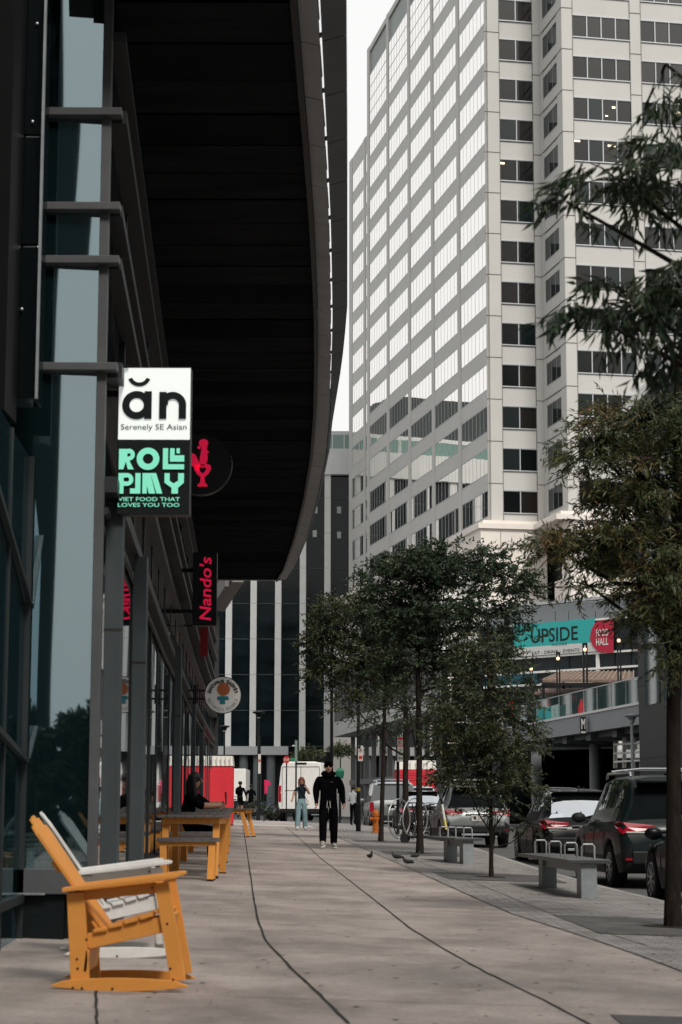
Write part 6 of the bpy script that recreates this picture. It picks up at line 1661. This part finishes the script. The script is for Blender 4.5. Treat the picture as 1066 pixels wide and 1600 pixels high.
q=MB(); q.b2((-hw*.25,-.05,Hv-.12),(hw*.25,.05,Hv-.04)); q.build('brake_light',M['trim'],t,bevel=.02)
for s_ in (-1,1):
    q=MB(); q.b2((s_*hw*.86,-.03,.95),(s_*hw*.99,.08,1.75)); q.build('tail_lamp',M['tail'],t,bevel=.02)
    for y in (1.0,4.7):
        q=MB(); q.lathe([(.2,-.1),(.33,-.11),(.35,-.08),(.35,.08),(.33,.11),(.2,.1)],(s_*(hw-.12),y,.35),20,M=Matrix.Rotation(R(90),4,'Y')); q.build('wheel',M['tyre'],t,smooth=True)
    q=MB(); q.b2((s_*hw*1.03,4.6,1.4),(s_*hw*1.22,4.7,1.75)); q.build('mirror',M['trim'],t,bevel=.02)
q=MB(); q.b2((-hw*.92,-.12,.42),(hw*.92,.06,.62)); q.build('bumper',M['trim'],t,bevel=.03)
q=MB(); q.b2((hw*.05,-.05,.85),(hw*.35,-.02,1.02)); q.build('number_plate',M['signw'],t)
# white work truck far left behind the cyclists
Yt=112; e=at(356,1215,Yt); g=ground(e.x,Yt,-.1); k=Yt/FPX
t=thing('box_truck','white box truck far off behind the cyclists, beside the red toilet','truck',g); 
H_=at(372,1201,Yt).z-g.z
q=MB(); q.b2((-1.2,0,.9),(1.0,5,H_)); q.build('box',M['p_white'],t,bevel=.04)
q=MB(); q.b2((-1.1,.1,.55),(.9,6.5,.9)); q.build('chassis',M['trim'],t)
for s_ in (-1,1):
    for y in (1.0,5.6):
        q=MB(); q.lathe([(.2,-.12),(.42,-.13),(.45,-.09),(.45,.09),(.42,.13),(.2,.12)],(-.1+s_*.95,y,.45),18,M=Matrix.Rotation(R(90),4,'Y')); q.build('wheel',M['tyre'],t,smooth=True)
q=MB(); q.b2((-1.0,5.1,.9),(.8,6.9,2.3)); q.build('cab',M['p_white'],t,bevel=.1)
# green domed tank
Yd=96; e=at(531,1208,Yd); g=ground(e.x,Yd,-.1); k=Yd/FPX; t=thing('green_canopy','small green domed awning beyond the shoulder of the man in black','awning',g); H_=e.z-g.z
q=MB(); q.lathe([(5*k,H_-8*k),(6.5*k,H_-4*k),(7*k,H_+3*k),(3.5*k,H_+7*k),(0,H_+8*k)],n=16); q.build('dome',mat('green_fabric',(.02,.13,.08),.5),t,smooth=True)
q=MB(); q.tube([(0,0,0),(0,0,H_-13*k)],.05,8); q.build('pole',M['blackm'],t)
# ================================================================== PEOPLE
def person(label, loc, rz, H, J, mats, region, group=None, hair=None, cloth_puff=1.0, extras=None, hands=True, shoes=True, sitting=False):
    """J: joint positions for a 1.8 m figure, facing -y.  region(p, bone) -> material slot"""
    t = thing('person', label, 'person', loc, rz, group, H/1.8)
    R_ = dict(pelvis=.135,waist=.125,chest=.155,neckb=.075,neck=.055,chin=.062,face=.088,crown=.075,
              shL=.075,shR=.075,elL=.052,elR=.052,wrL=.034,wrR=.034,hipL=.10,hipR=.10,knL=.068,knR=.068,anL=.048,anR=.048,hlL=.042,hlR=.042,toL=.032,toR=.032,haL=.03,haR=.03)
    E_ = [('pelvis','waist'),('waist','chest'),('chest','neckb'),('neckb','neck'),('neck','chin'),('chin','face'),('face','crown'),
          ('chest','shL'),('shL','elL'),('elL','wrL'),('wrL','haL'),('chest','shR'),('shR','elR'),('elR','wrR'),('wrR','haR'),
          ('pelvis','hipL'),('hipL','knL'),('knL','anL'),('anL','toL'),('pelvis','hipR'),('hipR','knR'),('knR','anR'),('anR','toR')]
    R_.update(J.get('_r',{}))
    pos = {k:Vector(v) for k,v in J.items() if k!='_r'}
    for s_ in 'LR':
        wr,el=pos['wr'+s_],pos['el'+s_]; d=(wr-el).normalized(); pos.setdefault('ha'+s_, wr+d*.085)
    names=[n for n in R_ if n in pos]
    me=bpy.data.meshes.new('body'); idx={n:i for i,n in enumerate(names)}
    me.from_pydata([pos[n] for n in names],[(idx[a],idx[b]) for a,b in E_ if a in idx and b in idx],[])
    o=bpy.data.objects.new('body',me); C.objects.link(o)
    sk=o.modifiers.new('s','SKIN'); sk.use_smooth_shade=True; sk.branch_smoothing=.6
    for n in names:
        v=me.skin_vertices[0].data[idx[n]]; r=R_[n]*(cloth_puff if n not in ('neck','chin','face','crown','wrL','wrR','haL','haR','toL','toR') else 1)
        if n in ('chest','waist','pelvis'): v.radius=(r*1.18,r*.82)
        elif n in ('haL','haR'): v.radius=(r*.6,r*1.1)
        else: v.radius=(r,r)
        v.use_root = (n=='pelvis')
    ss=o.modifiers.new('b','SUBSURF'); ss.levels=2; ss.render_levels=2
    dg=bpy.context.evaluated_depsgraph_get(); m2=bpy.data.meshes.new_from_object(o.evaluated_get(dg)); m2.name='body'
    o.modifiers.clear(); o.data=m2; bpy.data.meshes.remove(me)
    # fingers
    fb=MB(); 
    if hands:
        for s_ in 'LR':
            wr,ha=pos['wr'+s_],pos['ha'+s_]; d=(ha-wr).normalized(); sx=d.cross(Vector((1,0,0)) if abs(d.x)<.8 else Vector((0,1,0))).normalized(); up_=d.cross(sx)
            for i,(off,L_) in enumerate(((-.028,.060),(-.010,.072),(.009,.068),(.027,.054))):
                b=ha+sx*off-d*.01; c1=b+d*L_*.5+up_*.008; c2=b+d*L_*.85+up_*.026; fb.tube([b,c1,c2,c2+up_*.014],[.010,.0095,.008,.006],6)
            b=wr+d*.03-sx*.02; fb.tube([b,b-sx*.028+d*.025,b-sx*.034+d*.058+up_*.01],[.012,.011,.008],6)
    # nose, ears, eyes, mouth
    hd=pos['face']; up_=(pos['crown']-pos['chin']).normalized(); fw=J.get('_f'); fw=Vector((0,-1,0)) if fw is None else fw
    nose=MB(); 
    for m_ in mats: m2.materials.append(m_)
    segs=[(a,b) for a,b in E_ if a in idx and b in idx]
    def near(p):
        best=None
        for a,b in segs:
            A,B=pos[a],pos[b]; ab=B-A; u=max(0,min(1,(p-A).dot(ab)/max(ab.length_squared,1e-9))); dd=(p-(A+ab*u)).length/(R_[a]+R_[b])
            if best is None or dd<best[0]: best=(dd,a,b,u)
        return best
    for f in m2.polygons:
        _,a,b,u=near(f.center); f.material_index=region(f.center,a,b,u); f.use_smooth=True
    o.parent=t
    if hands: h=fb.build('fingers',mats[1],t,smooth=True)
    sd=up_.cross(fw).normalized()
    q=MB(); n0=hd+fw*.082-up_*.01; q.tube([n0+up_*.03,n0+fw*.012,n0+fw*.024-up_*.022,n0-up_*.03],[.008,.010,.014,.008],6); 
    q.build('nose',mats[1],t,smooth=True)
    for s_ in (-1,1):
        q=MB(); q.sphere(hd+sd*s_*.086-up_*.005,(.012,.02,.03),8,6); q.build('ear',mats[1],t,smooth=True)
        q=MB(); q.sphere(hd+sd*s_*.032+fw*.080+up_*.018,(.009,.006,.004),8,6); q.build('eye',M['hair_dk'],t,smooth=True)
        q=MB(); q.tube([hd+sd*s_*.016+fw*.086+up_*.036,hd+sd*s_*.05+fw*.078+up_*.036],.0035,5); q.build('eyebrow',hair or M['hair_dk'],t)
    q=MB(); q.tube([hd-sd*.022+fw*.078-up_*.05,hd+fw*.086-up_*.052,hd+sd*.022+fw*.078-up_*.05],.005,5); q.build('mouth',mat('lips',(.2,.06,.05),.5) if 'lips' not in bpy.data.materials else bpy.data.materials['lips'],t,smooth=True)
    if extras: extras(t,pos,hd,up_,fw,sd)
    return t
def std(**k):
    J=dict(pelvis=(0,0,.98),waist=(0,0,1.12),chest=(0,0,1.34),neckb=(0,0,1.50),neck=(0,-.005,1.555),chin=(0,-.025,1.60),face=(0,-.02,1.68),crown=(0,-.005,1.755),
      shL=(.185,0,1.45),shR=(-.185,0,1.45),elL=(.25,.02,1.17),elR=(-.25,.02,1.17),wrL=(.27,-.03,.93),wrR=(-.27,-.03,.93),
      hipL=(.095,0,.92),hipR=(-.095,0,.92),knL=(.10,-.02,.51),knR=(-.10,-.02,.51),anL=(.105,.02,.09),anR=(-.105,.02,.09),toL=(.12,-.13,.035),toR=(-.12,-.13,.035))
    J.update(k); return J
# man in black
def reg_man(p,a,b,u):
    if b in('haL','haR'): return 1
    if b in ('toL','toR') : return 2
    if b in('anL','anR') and u>.97: return 2
    if b in('chin','face','crown') or (b=='neck' and u>.3): return 1
    return 0
def ex_man(t,pos,hd,up_,fw,sd):
    q=MB(); 
    q.sphere(hd+up_*.035-fw*.012,(.098,.108,.085),14,10); hq=q
    h=hq.build('cap',M['blackcloth'],t,smooth=True)
    q=MB(); q.sphere(hd+up_*.06+fw*.085,(.07,.055,.012),12,6); q.build('cap_brim',M['blackcloth'],t,smooth=True)
    q=MB(); n=18
    q.tube([(pos['neckb']+Vector((.115*math.cos(2*math.pi*i/n),.10*math.sin(2*math.pi*i/n)-.0,.035+.035*math.sin(2*math.pi*i/n)))) for i in range(n+1)],.042,8,cap=False); q.sphere(pos['neckb']+Vector((0,.11,.0)),(.12,.07,.11),12,8); q.build('hood',M['blackcloth'],t,smooth=True)
    for s_ in(-1,1):
        q=MB(); q.tube([(s_*.02,-.125,1.0),(s_*.03,-.145,.93),(s_*.035,-.14,.83)],.006,5); q.build('drawstring',M['signw'],t,smooth=True)
    q=MB(); q.lathe([(.155,.0),(.165,.02),(.16,.07),(.15,.08)],(0,0,.93),20,cap=False); q.v=[Vector((v.x*1.1,v.y*.86,v.z)) for v in q.v]; q.build('hem',M['blackcloth'],t,smooth=True)
    q=MB(); q.b2((.03,-.150,1.36),(.10,-.142,1.375)); q.build('chest_logo',mat('dull_print',(.06,.05,.05),.8),t)
    for s_,n_ in ((1,'L'),(-1,'R')):
        a=pos['an'+n_]; c=pos['to'+n_]; m_=a.lerp(c,.55); d=(c-a); d.z=0; d.normalize()
        q=MB(); ang=math.atan2(d.x,-d.y)
        q.sphere(m_+Vector((0,0,-.005)),(.052,.135,.045),12,8,M=Matrix.Rotation(-ang*-1,4,'Z')@Matrix.Rotation(R(16 if n_=='R' else 4),4,'X')); q.build('shoe',M['shoe'],t,smooth=True)
        q=MB(); q.sphere(m_+Vector((0,0,-.038)),(.056,.142,.018),12,6,M=Matrix.Rotation(-ang*-1,4,'Z')@Matrix.Rotation(R(16 if n_=='R' else 4),4,'X')); q.build('sole',M['signw'],t,smooth=True)
M['shoe']=mat('grey_shoe',(.26,.25,.23),.7,noise=.3,nscale=30)
g=gnd(513,1326)
person('tall man in a black hoodie, cap and black trousers walking towards the viewer',g,R(3),1.84,
  std(shR=(-.20,0,1.44),shL=(.20,0,1.44),elR=(-.255,.03,1.20),elL=(.275,.05,1.21),wrR=(-.25,-.07,.95),wrL=(.315,-.02,.95),chest=(0,0,1.33),waist=(0,0,1.13),
      hipR=(-.09,0,.93),hipL=(.10,0,.93),knR=(-.115,-.13,.53),knL=(.12,.02,.51),anR=(-.12,-.20,.12),anL=(.12,.14,.10),toR=(-.135,-.34,.10),toL=(.14,-.0,.035),
      _r=dict(chest=.20,waist=.185,pelvis=.165,shL=.10,shR=.10,elL=.085,elR=.085,wrL=.045,wrR=.045,hipL=.118,hipR=.118,knL=.092,knR=.092,anL=.078,anR=.078,neckb=.09,haL=.034,haR=.034)),
  [M['blackcloth'],M['skin'],M['shoe']],reg_man,extras=ex_man,hands=True)
# woman on the phone
M['teal_top']=mat('dark_teal_top',(.008,.018,.025),.85,noise=.2,nscale=20)
M['jean']=mat('light_denim',(.20,.30,.33),.85,noise=.22,nscale=9,stretch=(1,1,.4),bump=.3,bscale=60)
def reg_w(p,a,b,u):
    if b in('haL','haR'): return 1
    if b in('wrL','wrR') : return 1
    if b in('elL','elR') : return 1 if u>.5 else 2
    if b in('toL','toR') or (b in('anL','anR') and u>.97): return 3
    if b in('chin','face','crown') or (b=='neck'): return 1
    if b in('hipL','hipR','knL','knR','anL','anR'): return 0
    if a=='pelvis' and p.z<1.06: return 0
    return 2
def ex_w(t,pos,hd,up_,fw,sd):
    q=MB(); q.sphere(hd+up_*.02-fw*.018,(.098,.100,.105),14,10); 
    for s_ in(-1,1): q.tube([hd+sd*s_*.07+up_*.03,hd+sd*s_*.092-up_*.06-fw*.0,hd+sd*s_*.085-up_*.17+fw*.02,hd+sd*s_*.07-up_*.24+fw*.03],[.04,.035,.03,.012],8)
    q.tube([hd-fw*.06,hd-fw*.07-up_*.12,hd-fw*.07-up_*.22],[.08,.08,.05],10); q.build('hair',M['hair_rd'],t,smooth=True)
    q=MB(); q.box(pos['haL']+Vector((-.01,0,.03)),(.02,.06,.13)); q.build('phone',M['blackm'],t,bevel=.004)
    q=MB(); q.tube([pos['shR']+Vector((.05,-.05,.05)),pos['waist']+Vector((.1,-.15,.05)),pos['pelvis']+Vector((.2,-.05,.0))],.012,5); q.build('bag_strap',M['blackm'],t,smooth=True)
    for n_ in 'LR':
        a=pos['an'+n_]; c=pos['to'+n_]; q=MB(); q.sphere(a.lerp(c,.6)+Vector((0,0,-.01)),(.045,.12,.038),12,8); q.build('shoe',M['signw'],t,smooth=True)
g=gnd(471,1297)
person('red haired woman in dark top and wide light jeans, holding a phone to her ear',g,R(0),1.70,
  std(elL=(.27,-.06,1.22),wrL=(.155,-.17,1.45),haL=(.115,-.13,1.55),elR=(-.27,.02,1.20),wrR=(-.30,-.12,1.06),knR=(-.11,-.05,.51),knL=(.12,.03,.51),anR=(-.13,-.06,.09),anL=(.13,.12,.09),toR=(-.14,-.2,.035),toL=(.14,.0,.035),shL=(.16,0,1.43),shR=(-.16,0,1.43),
      _r=dict(chest=.13,waist=.11,pelvis=.15,hipL=.115,hipR=.115,knL=.09,knR=.09,anL=.095,anR=.095,shL=.06,shR=.06,elL=.045,elR=.045,wrL=.03,wrR=.03)),
  [M['jean'],M['skin'],M['teal_top'],M['signw']],reg_w,extras=ex_w,hair=M['hair_rd'])
# seated woman at the second table, facing right, arms on the table
def reg_s(p,a,b,u):
    if b in('haL','haR','wrL','wrR'): return 1
    if b in('chin','face','crown','neck'): return 1
    return 0
def ex_s(t,pos,hd,up_,fw,sd):
    q=MB(); q.sphere(hd+up_*.025-fw*.03,(.105,.115,.11),14,10); q.tube([hd-fw*.07+up_*.02,hd-fw*.10-up_*.12,hd-fw*.11-up_*.30,hd-fw*.10-up_*.42],[.09,.10,.09,.04],10)
    for s_ in(-1,1): q.tube([hd+sd*s_*.07+up_*.03-fw*.02,hd+sd*s_*.09-up_*.08-fw*.03,hd+sd*s_*.085-up_*.22-fw*.04],[.045,.045,.02],8)
    q.build('hair',M['hair_dk'],t,smooth=True)
    q=MB(); q.box(pos['haL']+Vector((.0,-.05,.05)),(.07,.01,.14)); q.build('phone',M['blackm'],t,bevel=.004)
c=at(298,1224,31.0); sb_=ground(c.x+.0,31.0,0)
person('woman with long dark hair sitting at an orange legged table, forearms on it',(sb_.x-.02,31.0,sb_.z),R(78),1.66,
  dict(pelvis=(0,.05,.60),waist=(0,.04,.78),chest=(0,-.02,1.03),neckb=(0,-.06,1.20),neck=(0,-.08,1.26),chin=(0,-.12,1.30),face=(0,-.12,1.38),crown=(0,-.10,1.455),
       shL=(.17,-.04,1.14),shR=(-.17,-.04,1.14),elL=(.22,-.26,.96),elR=(-.22,-.26,.95),wrL=(.12,-.48,.99),wrR=(-.08,-.50,.96),
       hipL=(.10,-.02,.56),hipR=(-.10,-.02,.56),knL=(.14,-.42,.56),knR=(-.14,-.42,.56),anL=(.14,-.44,.12),anR=(-.14,-.40,.12),toL=(.15,-.60,.04),toR=(-.15,-.56,.04),
       _r=dict(chest=.17,waist=.16,pelvis=.18,shL=.09,shR=.09,elL=.07,elR=.07,wrL=.045,wrR=.045,hipL=.13,hipR=.13)),
  [M['blackcloth'],M['skin2']],reg_s,extras=ex_s)
# cyclist standing with back turned, shorts
def reg_c(p,a,b,u):
    if b in('haL','haR','wrL','wrR'): return 1
    if b in('chin','face','crown','neck'): return 1
    if b in('anL','anR') and u<.92: return 1
    if b in('knL','knR') and u>.75: return 1
    return 0
def ex_c(t,pos,hd,up_,fw,sd):
    q=MB(); q.sphere(hd+up_*.04-fw*.01,(.105,.12,.09),14,10); q.build('helmet',M['blackm'],t,smooth=True)
    q=MB(); q.sphere(pos['chest']-fw*.16,(.13,.07,.2),12,8); q.b2((-.03,.21,1.25),(.03,.235,1.42)); q.build('backpack',M['blackcloth'],t,smooth=True)
g=gnd(375,1277)
person('cyclist in black shirt and shorts standing with bare legs and a small backpack',g,R(160),1.78,std(elL=(.25,-.08,1.2),wrL=(.2,-.25,1.1),elR=(-.25,-.08,1.2),wrR=(-.2,-.25,1.1)),[M['blackcloth'],M['skin2']],reg_c,extras=ex_c)
g=gnd(388,1277)
person('second person in dark clothes standing right of the bare legged cyclist',(g.x,g.y+3,g.z),R(190),1.70,std(elL=(.26,-.02,1.2),wrL=(.24,-.2,1.05),elR=(-.25,-.05,1.2)),[M['blackcloth'],M['skin2']],lambda p,a,b,u: 1 if b in('haL','haR','wrL','wrR','chin','face','crown','neck') else 0,extras=lambda t,pos,hd,up_,fw,sd: [(lambda q:(q.sphere(hd+up_*.03-fw*.01,(.10,.11,.09),12,8),q.build('hair',M['hair_dk'],t,smooth=True)))(MB())])
g=gnd(552,1290)
def reg_g(p,a,b,u):
    if b in('haL','haR','chin','face','crown','neck'): return 1
    if b in('pelvis','hipL','hipR','knL','knR','anL','anR','toL','toR'): return 2
    return 0
person('person in dark cap and pale grey shirt behind the man in black',g,R(150),1.55,std(wrL=(.2,-.2,1.1)),[mat('grey_shirt',(.33,.35,.36),.8),M['skin2'],M['blackcloth']],reg_g,extras=lambda t,pos,hd,up_,fw,sd: [(lambda q:(q.sphere(hd+up_*.04-fw*.01,(.105,.12,.09),12,8),q.sphere(hd+up_*.05+fw*.1,(.06,.06,.012),10,6),q.build('cap',M['hair_dk'],t,smooth=True)))(MB())])
g=gnd(412,1279); bicycle('blue bicycle standing by the second person in dark clothes',(g.x,g.y+1,g.z),R(30),(.02,.06,.10))
g=gnd(366,1278); bicycle('dark bicycle beside the bare legged cyclist',(g.x,g.y+1.5,g.z),R(80),(.02,.02,.025))
bpy.context.view_layer.update()
